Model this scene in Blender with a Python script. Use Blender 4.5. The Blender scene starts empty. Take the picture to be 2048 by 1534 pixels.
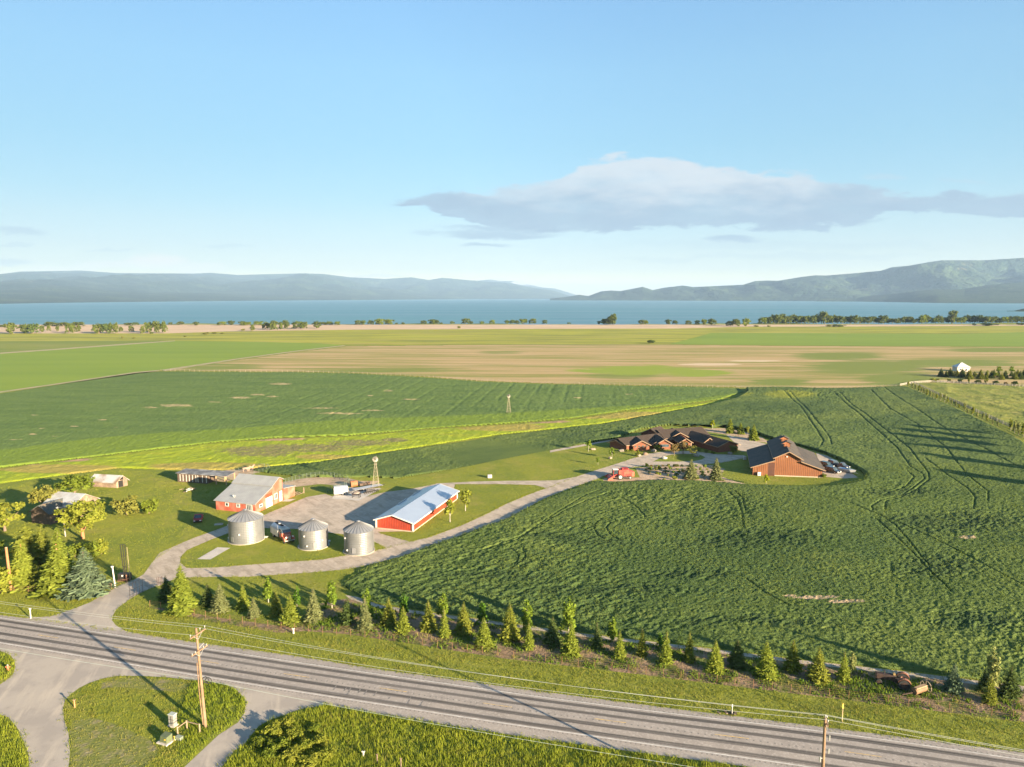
import bpy, math, random
import numpy as np
from mathutils import Vector, Matrix
R = math.radians
rng = random.Random(11)
C = bpy.context.scene.collection
SC = bpy.context.scene

# ---------------------------------------------------------------- camera
H, F, Y0 = 56.0, 1421.0, 594.0            # eye height (m), focal length and horizon row of the 2048 px photograph
PIT = math.atan((767 - Y0) / F)
cp, sp = math.cos(PIT), math.sin(PIT)
cam = bpy.data.objects.new("camera", bpy.data.cameras.new("camera"))
C.objects.link(cam)
cam.location = (0, 0, H)
cam.rotation_euler = (R(90) - PIT, 0, 0)
cam.data.sensor_width = 36
cam.data.lens = F / 2048 * 36
cam.data.clip_start = 1
cam.data.clip_end = 150000
SC.camera = cam

# ---------------------------------------------------------------- sun, sky, exposure
SUN_EL, SUN_AZ = R(11.8), math.atan2(.76, -.65)       # azimuth clockwise from +Y
sv = Vector((math.sin(SUN_AZ) * math.cos(SUN_EL), math.cos(SUN_AZ) * math.cos(SUN_EL), math.sin(SUN_EL)))
sun = bpy.data.objects.new("sun", bpy.data.lights.new("sun", 'SUN'))
C.objects.link(sun)
sun.rotation_euler = (-sv).to_track_quat('-Z', 'Y').to_euler()
sun.data.energy = 5.0
sun.data.angle = R(.5)
sun.data.color = (1, .81, .57)
SC.view_settings.view_transform = 'Standard'
SC.view_settings.look = 'None'
SC.view_settings.gamma = 1
SC.view_settings.exposure = 2.35
W = bpy.data.worlds.new("World")
SC.world = W
W.use_nodes = True
SC.cycles.max_bounces = 5
SC.cycles.transparent_max_bounces = 6
SC.cycles.volume_bounces = 0
SC.cycles.use_denoising = True


class NT:
    """small helper to write node trees"""
    def __init__(s, tree):
        s.t = tree; s.n = tree.nodes; s.l = tree.links
    def new(s, typ, **k):
        n = s.n.new(typ)
        for a, b in k.items(): setattr(n, a, b)
        return n
    def put(s, sock, v):
        if hasattr(v, 'is_output'): s.l.new(v, sock)
        elif isinstance(v, (tuple, list)) and len(v) == 3 and sock.type == 'RGBA': sock.default_value = (*v, 1)
        else: sock.default_value = v
    def m(s, op, a, b=0.0, c=0.0, clamp=False):
        n = s.new('ShaderNodeMath', operation=op, use_clamp=clamp)
        s.put(n.inputs[0], a); s.put(n.inputs[1], b)
        if op in ('MULTIPLY_ADD', 'COMPARE', 'SMOOTH_MIN', 'SMOOTH_MAX'): s.put(n.inputs[2], c)
        return n.outputs[0]
    def vm(s, op, a, b=None, out=0):
        n = s.new('ShaderNodeVectorMath', operation=op)
        s.put(n.inputs[0], a)
        if b is not None:
            s.put(n.inputs['Scale'] if op == 'SCALE' else n.inputs[1], b)
        return n.outputs[out]
    def mr(s, v, a, b, c=0.0, d=1.0, smooth=False):
        n = s.new('ShaderNodeMapRange', interpolation_type='SMOOTHSTEP' if smooth else 'LINEAR')
        for i, x in enumerate((v, a, b, c, d)): s.put(n.inputs[i], x)
        return n.outputs[0]
    def mix(s, f, a, b, mode='MIX'):
        n = s.new('ShaderNodeMix', data_type='RGBA', blend_type=mode)
        s.put(n.inputs[0], f); s.put(n.inputs[6], a); s.put(n.inputs[7], b)
        return n.outputs[2]
    def noise(s, vec, scale, detail=3.0, rough=.55, out=0, dist=0.0):
        n = s.new('ShaderNodeTexNoise')
        if vec is not None: s.put(n.inputs['Vector'], vec)
        n.inputs['Scale'].default_value = scale
        n.inputs['Detail'].default_value = detail
        n.inputs['Roughness'].default_value = rough
        n.inputs['Distortion'].default_value = dist
        return n.outputs[out]
    def mapping(s, vec, scale=(1, 1, 1), rot=0.0, loc=(0, 0, 0)):
        n = s.new('ShaderNodeMapping')
        s.put(n.inputs[0], vec); n.inputs[3].default_value = scale
        n.inputs[2].default_value = (0, 0, rot); n.inputs[1].default_value = loc
        return n.outputs[0]
    def attr(s, name):
        return s.new('ShaderNodeAttribute', attribute_name=name).outputs['Fac']


def ray(px, py):
    u = (px - 1024) / F; v = (767 - py) / F
    return (u, cp + v * sp, -sp + v * cp)
def G(px, py, z=0.0):                     # where the line of sight through a pixel meets height z
    d = ray(px, py); t = (z - H) / d[2]
    return Vector((d[0] * t, d[1] * t, z))
def Zh(y, py):                            # height seen at row py, at forward distance y
    v = (767 - py) / F
    return H + y * (v * cp - sp) / (cp + v * sp)
def XW(px, y, z=0.0):                     # x at forward distance y
    return (px - 1024) / F * (y * cp - (z - H) * sp)

# ---- sky
w = NT(W.node_tree)
bg = w.n['Background']
sky = w.new('ShaderNodeTexSky', sky_type='NISHITA')
sky.sun_disc = False
sky.sun_elevation = SUN_EL
sky.sun_rotation = SUN_AZ
sky.altitude = 900
sky.air_density = 1.0
sky.dust_density = .6
sky.ozone_density = 2.0
dirv = w.new('ShaderNodeTexCoord').outputs['Generated']
sx = w.new('ShaderNodeSeparateXYZ'); w.put(sx.inputs[0], dirv)
yy = w.m('MAXIMUM', sx.outputs[1], .02)
cu = w.m('DIVIDE', sx.outputs[0], yy); cv = w.m('DIVIDE', sx.outputs[2], yy)
def sky_uv(px, py):
    d = ray(px, py); return d[0] / d[1], d[2] / d[1]
comb = w.new('ShaderNodeCombineXYZ'); w.put(comb.inputs[0], cu); w.put(comb.inputs[1], w.m('MULTIPLY', cv, 3.4))
cuv = comb.outputs[0]
wob = w.noise(cuv, 5.0, 6, .62)
wob2 = w.noise(cuv, 14.0, 7, .58)
wv = w.m('ADD', w.m('MULTIPLY', w.m('SUBTRACT', wob, .5), .075), w.m('MULTIPLY', w.m('SUBTRACT', wob2, .5), .044))
cvn = w.m('ADD', cv, wv)
def curve(pts):
    n = w.new('ShaderNodeFloatCurve')
    w.put(n.inputs[1], w.mr(cu, -.2, .8))
    c = n.mapping.curves[0]
    while len(c.points) > 2: c.points.remove(c.points[0])
    q = [sky_uv(*p) for p in pts]
    q = [((a + .2), b * 3) for a, b in q]
    c.points[0].location = q[0]; c.points[1].location = q[-1]
    for a in q[1:-1]: c.points.new(*a)
    n.mapping.update()
    return w.m('DIVIDE', n.outputs[0], 3)
up = curve([(740, 410), (765, 403), (830, 393), (930, 380), (1040, 368), (1110, 352), (1140, 335), (1200, 322), (1280, 312), (1370, 310), (1450, 330), (1560, 340), (1620, 345), (1660, 370), (1760, 380), (1850, 388), (2048, 382), (2140, 380)])
lo = curve([(740, 410), (765, 406), (830, 422), (900, 436), (980, 452), (1100, 462), (1300, 464), (1500, 455), (1650, 447), (1760, 434), (1900, 430), (2048, 426), (2140, 424)])
mk = w.m('MULTIPLY', w.mr(w.m('SUBTRACT', up, cvn), -.002, .008, smooth=True), w.mr(w.m('SUBTRACT', cvn, lo), -.0015, .004, smooth=True))
mk = w.m('MULTIPLY', mk, w.mr(cu, *[sky_uv(p, 405)[0] for p in (752, 800)], smooth=True))
mk = w.m('MULTIPLY', mk, w.mr(w.noise(cuv, 9.0, 6, .6), .32, .58, .8, 1.0))
main_cloud = mk
def puff(px, py, rx, ry, amount):
    a, b = sky_uv(px, py)
    dx = w.m('DIVIDE', w.m('SUBTRACT', cu, a), rx / F); dy = w.m('DIVIDE', w.m('SUBTRACT', w.m('ADD', cv, w.m('MULTIPLY', wv, .45)), b), ry / F)
    r = w.m('ADD', w.m('MULTIPLY', dx, dx), w.m('MULTIPLY', dy, dy))
    return w.m('MULTIPLY', w.mr(r, 1.2, .1, smooth=True), amount)
grey = main_cloud
for p in ((1000, 470, 130, 9, .8), (1060, 458, 190, 8, .8), (970, 491, 55, 5, .7), (1465, 479, 65, 9, .75), (1580, 492, 380, 10, .14), (1700, 442, 80, 6, .5), (40, 462, 60, 9, .5), (30, 487, 45, 5, .35), (220, 503, 60, 4, .3), (455, 493, 60, 4, .25), (25, 522, 45, 7, .4), (760, 545, 60, 5, .35), (1380, 518, 180, 5, .18), (1620, 512, 260, 7, .2), (1770, 355, 50, 6, .35), (1925, 362, 60, 5, .3), (860, 467, 40, 4, .4)):
    grey = w.m('MAXIMUM', grey, puff(*p))
white = puff(310, 527, 75, 15, .75)
for p in ((210, 533, 80, 11, .5), (395, 536, 70, 9, .5), (120, 540, 110, 9, .4), (740, 547, 55, 6, .5), (1000, 566, 60, 7, .25)):
    white = w.m('MAXIMUM', white, puff(*p))
# the cloud is lit along its upper edge and shaded below: tint follows its thickness
skyc = sky.outputs[0]
# thinner, paler air towards the horizon than the model's, and the same brightness all round
def lin(*c): return tuple((v / 12.92 if v <= .04045 else ((v + .055) / 1.055) ** 2.4) for v in (x / 255 for x in c))
rp = w.new('ShaderNodeValToRGB')
tgt = ((588, 226, 239, 233), (570, 225, 239, 235), (540, 223, 240, 239), (500, 217, 240, 245), (450, 207, 238, 249), (400, 194, 234, 251), (300, 178, 225, 250), (150, 167, 215, 248), (0, 154, 202, 243))
nis = ((1.292, 1.207, .769), (1.362, 1.381, .929), (1.276, 1.462, 1.129), (1.072, 1.4, 1.3), (.859, 1.24, 1.367), (.72, 1.095, 1.341), (.536, .861, 1.199), (.386, .641, .982), (.307, .517, .832))
els = rp.color_ramp.elements
HAZE, HTOP = 3.6e-5, 880.0              # density and top of the haze box
AIR = (.60, .79, .90)                        # what a very deep path of that air looks like
for k, ((py, *c), q) in enumerate(zip(tgt, nis)):
    d = Vector(ray(1000, py)).normalized()
    e = els[k] if k < 2 else els.new(d.z)
    e.position = d.z
    T = math.exp(-HAZE * min(52000, (HTOP - H) / d.z))
    e.color = (*[max(.02, (a - (1 - T) * i) / T) / b * .8 for a, b, i in zip(lin(*c), q, AIR)], 1)
w.put(rp.inputs[0], sx.outputs[2])
sd = w.vm('DOT_PRODUCT', dirv, tuple(sv), out=1)
r2 = w.new('ShaderNodeValToRGB')
for k, (a, b) in enumerate(((-1., .62), (-.93, .69), (-.63, 1.0), (-.13, 1.2), (1., 1.0))):
    e = r2.color_ramp.elements[k] if k < 2 else r2.color_ramp.elements.new((a + 1) / 2)
    e.position = (a + 1) / 2; e.color = (b * .8,) * 3 + (1,)
w.put(r2.inputs[0], w.m('MULTIPLY_ADD', sd, .5, .5))
skyc = w.mix(1.0, w.mix(1.0, skyc, rp.outputs[0], 'MULTIPLY'), r2.outputs[0], 'MULTIPLY')
skyc = w.vm('SCALE', skyc, 1 / .64)
S = 1 / (.10 * 2 ** 1.35)      # sky radiance that renders as 1
lum = w.mr(w.m('ADD', w.m('DIVIDE', w.m('SUBTRACT', cvn, lo), .075), w.m('MULTIPLY', w.m('SUBTRACT', wob2, .5), .7)), .15, 1.15, smooth=True)
ccol = w.mix(lum, tuple(v * S for v in lin(168, 192, 214)), tuple(v * S for v in lin(222, 231, 238)))
skyc = w.mix(w.m('MULTIPLY', grey, .92), skyc, ccol)
skyc = w.mix(white, skyc, tuple(v * S for v in lin(250, 245, 236)))
w.put(bg.inputs[0], skyc)
bg.inputs[1].default_value = .10 * 2 ** (1.35 - 2.35)
# ---------------------------------------------------------------- helpers
def tag(o, label=None, cat=None, group=None, kind=None):
    if label: o['label'] = label
    if cat: o['category'] = cat
    if group: o['group'] = group
    if kind: o['kind'] = kind
    return o
def thing(name, label, cat, loc=(0, 0, 0), rot=0.0, group=None, scale=1.0):
    o = bpy.data.objects.new(name, None); C.objects.link(o)
    o.empty_display_size = .2
    o.location = loc; o.rotation_euler = (0, 0, rot); o.scale = (scale,) * 3
    return tag(o, label, cat, group)
def add(name, me, mat=None, parent=None):
    if mat is not None:
        me.materials.clear()
        for k in (mat if isinstance(mat, (list, tuple)) else [mat]): me.materials.append(k)
    o = bpy.data.objects.new(name, me); C.objects.link(o)
    if parent is not None: o.parent = parent
    return o
def kids(o): return [c for c in C.objects if c.parent == o]
def dup(o, kids_of, parent=None):
    c = o.copy(); C.objects.link(c); c.parent = parent
    for k in kids_of.get(o.name, ()): dup(k, kids_of, c)
    return c
def family():
    d = {}
    for o in C.objects:
        if o.parent: d.setdefault(o.parent.name, []).append(o)
    return d

class MB:
    """collects polygons, then links them as ONE mesh object"""
    def __init__(s, off=(0, 0, 0)): s.v = []; s.f = []; s.mi = []; s.o = Vector(off); s.cur = 0
    def pt(s, p): s.v.append(tuple(Vector(p) - s.o)); return len(s.v) - 1
    def poly(s, *ps): s.f.append([s.pt(p) for p in ps]); s.mi.append(s.cur); return s
    def solid(s, ring0, ring1, caps=True):
        n = len(ring0)
        a = [s.pt(p) for p in ring0]; b = [s.pt(p) for p in ring1]
        for i in range(n):
            j = (i + 1) % n; s.f.append([a[i], a[j], b[j], b[i]]); s.mi.append(s.cur)
        if caps:
            s.f.append(a[::-1]); s.f.append(b); s.mi += [s.cur, s.cur]
        return s
    def box(s, c, d, rz=0.0, M=None):
        x, y, z = (q / 2 for q in d)
        T = M or Matrix.Rotation(rz, 3, 'Z')
        c = Vector(c)
        r = [Vector(p) for p in ((-x, -y), (x, -y), (x, y), (-x, y)) for p in [(p[0], p[1], 0)]]
        return s.solid([c + T @ (p + Vector((0, 0, -z))) for p in r], [c + T @ (p + Vector((0, 0, z))) for p in r])
    def bar(s, a, b, wd, th=None):
        """rectangular bar from a to b"""
        a, b = Vector(a), Vector(b); t = (b - a).normalized()
        n = t.cross(Vector((0, 0, 1))) if abs(t.z) < .95 else t.cross(Vector((0, 1, 0)))
        n.normalize(); m = n.cross(t); th = th or wd
        q = [n * wd / 2 + m * th / 2, -n * wd / 2 + m * th / 2, -n * wd / 2 - m * th / 2, n * wd / 2 - m * th / 2]
        return s.solid([a + k for k in q], [b + k for k in q])
    def tube(s, pts, rad, n=8, caps=True):
        pts = [Vector(p) for p in pts]
        if not isinstance(rad, (list, tuple)): rad = [rad] * len(pts)
        prev = None; m = len(pts)
        for i, p in enumerate(pts):
            t = (pts[min(i + 1, m - 1)] - pts[max(i - 1, 0)]).normalized()
            u = t.cross(Vector((0, 0, 1))) if abs(t.z) < .95 else t.cross(Vector((0, 1, 0)))
            u.normalize(); k = t.cross(u)
            ring = [s.pt(p + (u * math.cos(2 * math.pi * a / n) + k * math.sin(2 * math.pi * a / n)) * rad[i]) for a in range(n)]
            if prev:
                for a in range(n):
                    s.f.append([prev[a], prev[(a + 1) % n], ring[(a + 1) % n], ring[a]]); s.mi.append(s.cur)
            elif caps: s.f.append(ring[::-1]); s.mi.append(s.cur)
            prev = ring
        if caps: s.f.append(prev); s.mi.append(s.cur)
        return s
    def slab(s, p0, p1, p2, p3, th):
        d = Vector((0, 0, th))
        return s.solid([Vector(p) - d for p in (p0, p1, p2, p3)], [Vector(p) for p in (p0, p1, p2, p3)])
    def lathe(s, c, prof, n=32):
        c = Vector(c); prev = None
        for r, z in prof:
            ring = [s.pt(c + Vector((r * math.cos(2 * math.pi * a / n), r * math.sin(2 * math.pi * a / n), z))) for a in range(n)]
            if prev:
                for a in range(n):
                    s.f.append([prev[a], prev[(a + 1) % n], ring[(a + 1) % n], ring[a]]); s.mi.append(s.cur)
            prev = ring
        return s
    def ext(s, prof, a, b, M):
        """profile (x, z) extruded along local y from a to b, transformed by the 4x4 M"""
        return s.solid([M @ Vector((x, a, z)) for x, z in prof], [M @ Vector((x, b, z)) for x, z in prof])
    def mesh(s, name):
        me = bpy.data.meshes.new(name)
        me.from_pydata(s.v, [], s.f)
        if any(s.mi): me.polygons.foreach_set('material_index', s.mi)
        me.validate(); me.update()
        return me
    def build(s, name, mat=None, parent=None, bevel=0.0, smooth=False):
        me = s.mesh(name)
        o = add(name, me, mat, parent)
        if smooth: me.polygons.foreach_set('use_smooth', [True] * len(me.polygons))
        if bevel:
            b = o.modifiers.new('b', 'BEVEL'); b.width = bevel; b.segments = 2; b.limit_method = 'ANGLE'
        return o
def npmesh(name, v, f, smooth=False):
    v = np.asarray(v, np.float32); f = np.asarray(f, np.int32)
    me = bpy.data.meshes.new(name)
    k = f.shape[1]
    me.vertices.add(len(v)); me.vertices.foreach_set('co', v.ravel())
    me.loops.add(f.size); me.loops.foreach_set('vertex_index', f.ravel())
    me.polygons.add(len(f)); me.polygons.foreach_set('loop_start', np.arange(0, f.size, k, dtype=np.int32))
    if smooth: me.polygons.foreach_set('use_smooth', np.ones(len(f), bool))
    me.update(calc_edges=True)
    return me
def fattr(me, name, a, dom='POINT'):
    at = me.attributes.new(name, 'FLOAT', dom); at.data.foreach_set('value', np.asarray(a, np.float32))

# numpy noise
def vnoise(x, y, seed=0):
    xi = np.floor(x).astype(np.int64); yi = np.floor(y).astype(np.int64)
    fx = x - xi; fy = y - yi
    fx = fx * fx * (3 - 2 * fx); fy = fy * fy * (3 - 2 * fy)
    def h(a, b):
        n = (a * 374761393 + b * 668265263 + seed * 144665) & 0xffffffff
        n = ((n ^ (n >> 13)) * 1274126177) & 0xffffffff
        return ((n ^ (n >> 16)) & 0xffff) / 65535.0
    return (h(xi, yi) * (1 - fx) + h(xi + 1, yi) * fx) * (1 - fy) + (h(xi, yi + 1) * (1 - fx) + h(xi + 1, yi + 1) * fx) * fy
def fbm(x, y, oct=4, seed=0, gain=.5):
    s = 0; a = 1; t = 0
    for i in range(oct):
        s = s + a * vnoise(x * 2 ** i + 17.3 * i, y * 2 ** i - 9.1 * i, seed + i); t += a; a *= gain
    return s / t
def sstep(a, b, x):
    t = np.clip((x - a) / (b - a), 0, 1); return t * t * (3 - 2 * t)
def gpx(px, py):
    px = np.asarray(px, float); py = np.asarray(py, float)
    u = (px - 1024) / F; v = (767 - py) / F
    t = -H / (-sp + v * cp)
    return u * t, (cp + v * sp) * t
def seg_dist(x, y, pts, close=False):
    d = np.full(x.shape, 1e9)
    q = list(pts) + ([pts[0]] if close else [])
    for (ax, ay), (bx, by) in zip(q[:-1], q[1:]):
        dx, dy = bx - ax, by - ay; L = dx * dx + dy * dy + 1e-9
        t = np.clip(((x - ax) * dx + (y - ay) * dy) / L, 0, 1)
        d = np.minimum(d, np.hypot(x - ax - t * dx, y - ay - t * dy))
    return d
def inside(x, y, pts):
    c = np.zeros(x.shape, bool); n = len(pts)
    for i in range(n):
        ax, ay = pts[i]; bx, by = pts[(i + 1) % n]
        c ^= ((ay > y) != (by > y)) & (x < (bx - ax) * (y - ay) / (by - ay + 1e-12) + ax)
    return c
def gpoly(pp): return [tuple(G(*p)[:2]) for p in pp]
def dense(pp, step=14.0):
    """a pixel polyline with extra points, smoothed a little"""
    out = []
    for a, b in zip(pp[:-1], pp[1:]):
        n = max(1, int(math.dist(a, b) / step))
        out += [(a[0] + (b[0] - a[0]) * i / n, a[1] + (b[1] - a[1]) * i / n) for i in range(n)]
    return out + [pp[-1]]

# ---------------------------------------------------------------- materials
MATS = {}
def base(name):
    m = bpy.data.materials.new(name); m.use_nodes = True
    t = NT(m.node_tree); b = t.n['Principled BSDF']
    return m, t, b
def mat(name, c, c2=None, sc=2.0, rough=.75, metal=0.0, bump=0.0, bsc=8.0, ribs=0.0, ribw=.3, ribcol=.0, spec=.5, amt=1.0, lowsc=None, c3=None, coat=0.0):
    if name in MATS: return MATS[name]
    m, t, b = base(name)
    pos = t.new('ShaderNodeNewGeometry').outputs['Position']
    col = (*c, 1)
    if c2 is not None:
        col = t.mix(t.m('MULTIPLY', t.mr(t.noise(pos, sc, 4), .35, .65), amt), tuple(c), tuple(c2))
    if c3 is not None:
        col = t.mix(t.mr(t.noise(pos, lowsc or sc * .2, 4), .48, .68), col, tuple(c3))
    bh = None
    if ribs:
        g = t.new('ShaderNodeNewGeometry')
        tv = t.vm('NORMALIZE', t.vm('CROSS_PRODUCT', g.outputs['True Normal'], (0, 0, 1)))
        u = t.vm('DOT_PRODUCT', pos, tv, out=1)
        fr = t.m('FRACT', t.m('DIVIDE', u, ribw))
        rb = t.mr(t.m('ABSOLUTE', t.m('SUBTRACT', fr, .5)), .34, .46)
        if ribcol:
            col = t.mix(t.m('MULTIPLY', rb, abs(ribcol)), col, (0, 0, 0) if ribcol < 0 else (1, 1, 1))
        bh = t.m('MULTIPLY', rb, ribs)
    if bump:
        n = t.m('MULTIPLY', t.noise(pos, bsc, 4), bump)
        bh = n if bh is None else t.m('ADD', bh, n)
    if bh is not None:
        bp = t.new('ShaderNodeBump'); bp.inputs['Strength'].default_value = 1; bp.inputs['Distance'].default_value = 1
        t.put(bp.inputs['Height'], bh); t.l.new(bp.outputs[0], b.inputs['Normal'])
    t.put(b.inputs['Base Color'], col)
    b.inputs['Roughness'].default_value = rough; b.inputs['Metallic'].default_value = metal
    b.inputs['Specular IOR Level'].default_value = spec
    if coat: b.inputs['Coat Weight'].default_value = coat
    MATS[name] = m
    return m
def leafmat(name, c, c2, trans=.3, vary=.25, sc=1.3, lo_=.3, hi_=.7):
    if name in MATS: return MATS[name]
    m, t, b = base(name)
    t.n.remove(b)
    out = t.n['Material Output']
    pos = t.new('ShaderNodeNewGeometry').outputs['Position']
    oi = t.new('ShaderNodeObjectInfo').outputs['Random']
    f = t.m('ADD', t.mr(t.noise(pos, sc, 3), lo_, hi_), t.m('MULTIPLY', t.m('SUBTRACT', oi, .5), vary * 2), clamp=True)
    col = t.mix(f, tuple(c), tuple(c2))
    col = t.mix(t.m('MULTIPLY', t.mr(t.noise(pos, 6.0, 2), .35, .7), .35), col, tuple(x * 1.5 for x in c2))
    d = t.new('ShaderNodeBsdfDiffuse'); t.put(d.inputs[0], col)
    tr = t.new('ShaderNodeBsdfTranslucent'); t.put(tr.inputs[0], col)
    mx = t.new('ShaderNodeMixShader'); mx.inputs[0].default_value = trans
    t.l.new(d.outputs[0], mx.inputs[1]); t.l.new(tr.outputs[0], mx.inputs[2]); t.l.new(mx.outputs[0], out.inputs[0])
    MATS[name] = m
    return m
def groundmat(name, layers, bumps=(), rough=.95, attrs=(), rot=0.0, tint=None):
    """layers: first (colour), then (colour, noise scale xyz, lo, hi[, amount]); attrs: (attribute, colour, breakup scale); bumps: (scale xyz, height)"""
    if name in MATS: return MATS[name]
    m, t, b = base(name)
    pos = t.new('ShaderNodeNewGeometry').outputs['Position']
    if rot: pos = t.mapping(pos, rot=rot)
    col = (*layers[0], 1)
    for L in layers[1:]:
        n = t.noise(t.mapping(pos, L[1], loc=(len(L[1]) * 3.1 + L[0][0] * 99, 7.7, 0)), 1.0, 5, .6)
        f = t.mr(n, L[2], L[3])
        if len(L) > 4: f = t.m('MULTIPLY', f, L[4])
        col = t.mix(f, col, tuple(L[0]))
    for A in attrs:
        f = t.attr(A[0])
        if A[2]:
            n = t.noise(t.mapping(pos, A[2] if isinstance(A[2], tuple) else (A[2],) * 3), 1.0, 4, .65)
            f = t.mr(t.m('ADD', f, t.m('MULTIPLY', t.m('SUBTRACT', n, .5), A[3] if len(A) > 3 else 1.4)), .32, .68, smooth=True)
            f = t.m('MULTIPLY', f, t.mr(t.attr(A[0]), .01, .2))
        col = t.mix(f, col, tuple(A[1]))
    t.put(b.inputs['Base Color'], col)
    bh = None
    for s, hgt in bumps:
        n = t.m('MULTIPLY', t.noise(t.mapping(pos, s), 1.0, 3, .6), hgt)
        bh = n if bh is None else t.m('ADD', bh, n)
    if bh is not None:
        bp = t.new('ShaderNodeBump'); bp.inputs['Strength'].default_value = 1; bp.inputs['Distance'].default_value = 1
        t.put(bp.inputs['Height'], bh); t.l.new(bp.outputs[0], b.inputs['Normal'])
    b.inputs['Roughness'].default_value = rough; b.inputs['Specular IOR Level'].default_value = .15
    MATS[name] = m
    return m
def iso(s): return (s, s, s)
# ---------------------------------------------------------------- ground, fields, roads, water, hills
LAWN = groundmat('lawn', [(.205, .220, .030), ((.145, .180, .026), iso(.06), .42, .62), ((.27, .235, .06), iso(.11), .52, .72, .75), ((.10, .135, .02), iso(.9), .5, .75, .6), ((.27, .24, .06), (1.5, .35, 1), .55, .75, .6)],
                 bumps=((iso(2.2), .16), (iso(7), .09)), rot=.5)
VERGE = groundmat('verge', [(.215, .225, .032), ((.15, .18, .026), (.05, .25, 1), .42, .66), ((.23, .22, .05), (.1, .6, 1), .5, .74, .85), ((.09, .12, .03), iso(1.2), .5, .72, .6)], bumps=((iso(2.5), .14), (iso(8), .06)), rot=.22)
def sheet(name, pp, mt, z, label=None):
    q = [G(*p) for p in pp]
    me = bpy.data.meshes.new(name)
    import bmesh
    bm = bmesh.new()
    f = bm.faces.new([bm.verts.new((p.x, p.y, z)) for p in q])
    bmesh.ops.triangulate(bm, faces=[f])
    for f in bm.faces:
        if f.normal.z < 0: f.normal_flip()
    bm.to_mesh(me); bm.free()
    return tag(add(name, me, mt), kind='structure')

# the land: flat, with a bank down to the lake
shore = []
for i in range(-30, 261):
    px = i * 10
    py = 648.3 + 1.2 * math.sin(px * .011 + 1) + .7 * math.sin(px * .043) - (1.2 if px > 1500 else 0) + (1.2 if px < 350 else 0)
    shore.append(G(px, py))
b = MB()
edge = [Vector((p.x, p.y, 0)) for p in shore]
import bmesh
bm = bmesh.new()
pts = [(-1700, -120)] + [(p.x, p.y) for p in edge] + [(2200, -120)]
f = bm.faces.new([bm.verts.new((x, y, 0)) for x, y in pts]); bmesh.ops.triangulate(bm, faces=[f])
for p, q in zip(edge[:-1], edge[1:]):
    bm.faces.new([bm.verts.new(v) for v in (p, q, q + Vector((0, 14, -9)), p + Vector((0, 14, -9)))])
for f in bm.faces:
    if f.normal.z < 0: f.normal_flip()
me = bpy.data.meshes.new('ground'); bm.to_mesh(me); bm.free()
tag(add('ground', me, LAWN), kind='structure')

# lake
LZ = -7.0
m, t, bs = base('water')
pos = t.new('ShaderNodeNewGeometry').outputs['Position']
n1 = t.noise(t.mapping(pos, (.012, .05, 1)), 1.0, 5, .65)
n2 = t.noise(t.mapping(pos, (.0006, .004, 1)), 1.0, 4, .6)
t.put(bs.inputs['Base Color'], t.mix(t.mr(n2, .35, .65), (.06, .155, .19), (.09, .21, .24)))
bp = t.new('ShaderNodeBump'); bp.inputs['Distance'].default_value = 1; bp.inputs['Strength'].default_value = 1
t.put(bp.inputs['Height'], t.m('MULTIPLY', n1, 3.0)); t.l.new(bp.outputs[0], bs.inputs['Normal'])
t.put(bs.inputs['Roughness'], t.mr(n2, .35, .65, .36, .5))
bs.inputs['Specular IOR Level'].default_value = .32
me = bpy.data.meshes.new('lake')
me.from_pydata([(-54000, 900, LZ), (54000, 900, LZ), (54000, 51500, LZ), (-54000, 51500, LZ)], [], [(0, 1, 2, 3)])
tag(add('lake', me, m), kind='structure')

# hills across the lake: ridge line, foot distance, ridge distance
def hill(name, ridge, foot_y, ridge_y, mt, seed, rough=.35, back=1.25, nd=34, step=4):
    ridge = dense(ridge, step)
    px = np.array([p[0] for p in ridge]); py = np.array([p[1] for p in ridge])
    k = (px - px[0]) / (px[-1] - px[0])
    fy = np.interp(k, [q[0] for q in foot_y], [q[1] for q in foot_y]); ry = np.interp(k, [q[0] for q in ridge_y], [q[1] for q in ridge_y])
    top = np.array([Zh(a, b) for a, b in zip(ry, py)]) - LZ
    top = np.maximum(top, 2.0)
    T = np.concatenate([np.linspace(0, 1, nd), np.linspace(1, back, 6)[1:]])
    V = np.zeros((len(px), len(T), 3))
    for j, tt in enumerate(T):
        y = fy + (ry - fy) * tt
        x = (px - 1024) / F * y * cp
        prof = tt ** 1.15 if tt <= 1 else 1 - (tt - 1) / (back - 1) * .7
        sc = max(ry.mean() / 16, 200)
        n = fbm(x / sc, y / sc * .55, 5, seed, .55) - .5
        rdg = 1 - np.abs(fbm(x / sc * .7 + 5, y / sc * .2, 4, seed + 9) - .5) * 4
        hfac = prof * (1 + (n * rough * 2.2 + (rdg - .55) * rough * .7) * math.sin(min(tt, 1) * math.pi) ** .8)
        V[:, j, 0] = x; V[:, j, 1] = y; V[:, j, 2] = LZ - .5 + top * np.maximum(hfac, 0)
        if tt < 1: V[:, j, 2] = np.minimum(V[:, j, 2], H + (top + LZ - H) * (y / ry) - (1 - tt) * top * .03)
        if tt == 0: V[:, j, 2] = LZ - 1
    n0, n1_ = len(px), len(T)
    idx = np.arange(n0 * n1_).reshape(n0, n1_)
    f = np.stack([idx[:-1, :-1], idx[1:, :-1], idx[1:, 1:], idx[:-1, 1:]], -1).reshape(-1, 4)
    return tag(add(name, npmesh(name, V.reshape(-1, 3), f, True), mt), kind='structure')
FOR = groundmat('forest_hill', [(.018, .038, .024), ((.045, .072, .036), (.0014, .0014, .002), .50, .60, .95), ((.018, .034, .020), (.006, .006, .006), .45, .7, .8), ((.14, .125, .075), (.0019, .0019, .003), .66, .74, .8)], bumps=(((.012,) * 3, 46), ((.004,) * 3, 110)))
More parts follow.
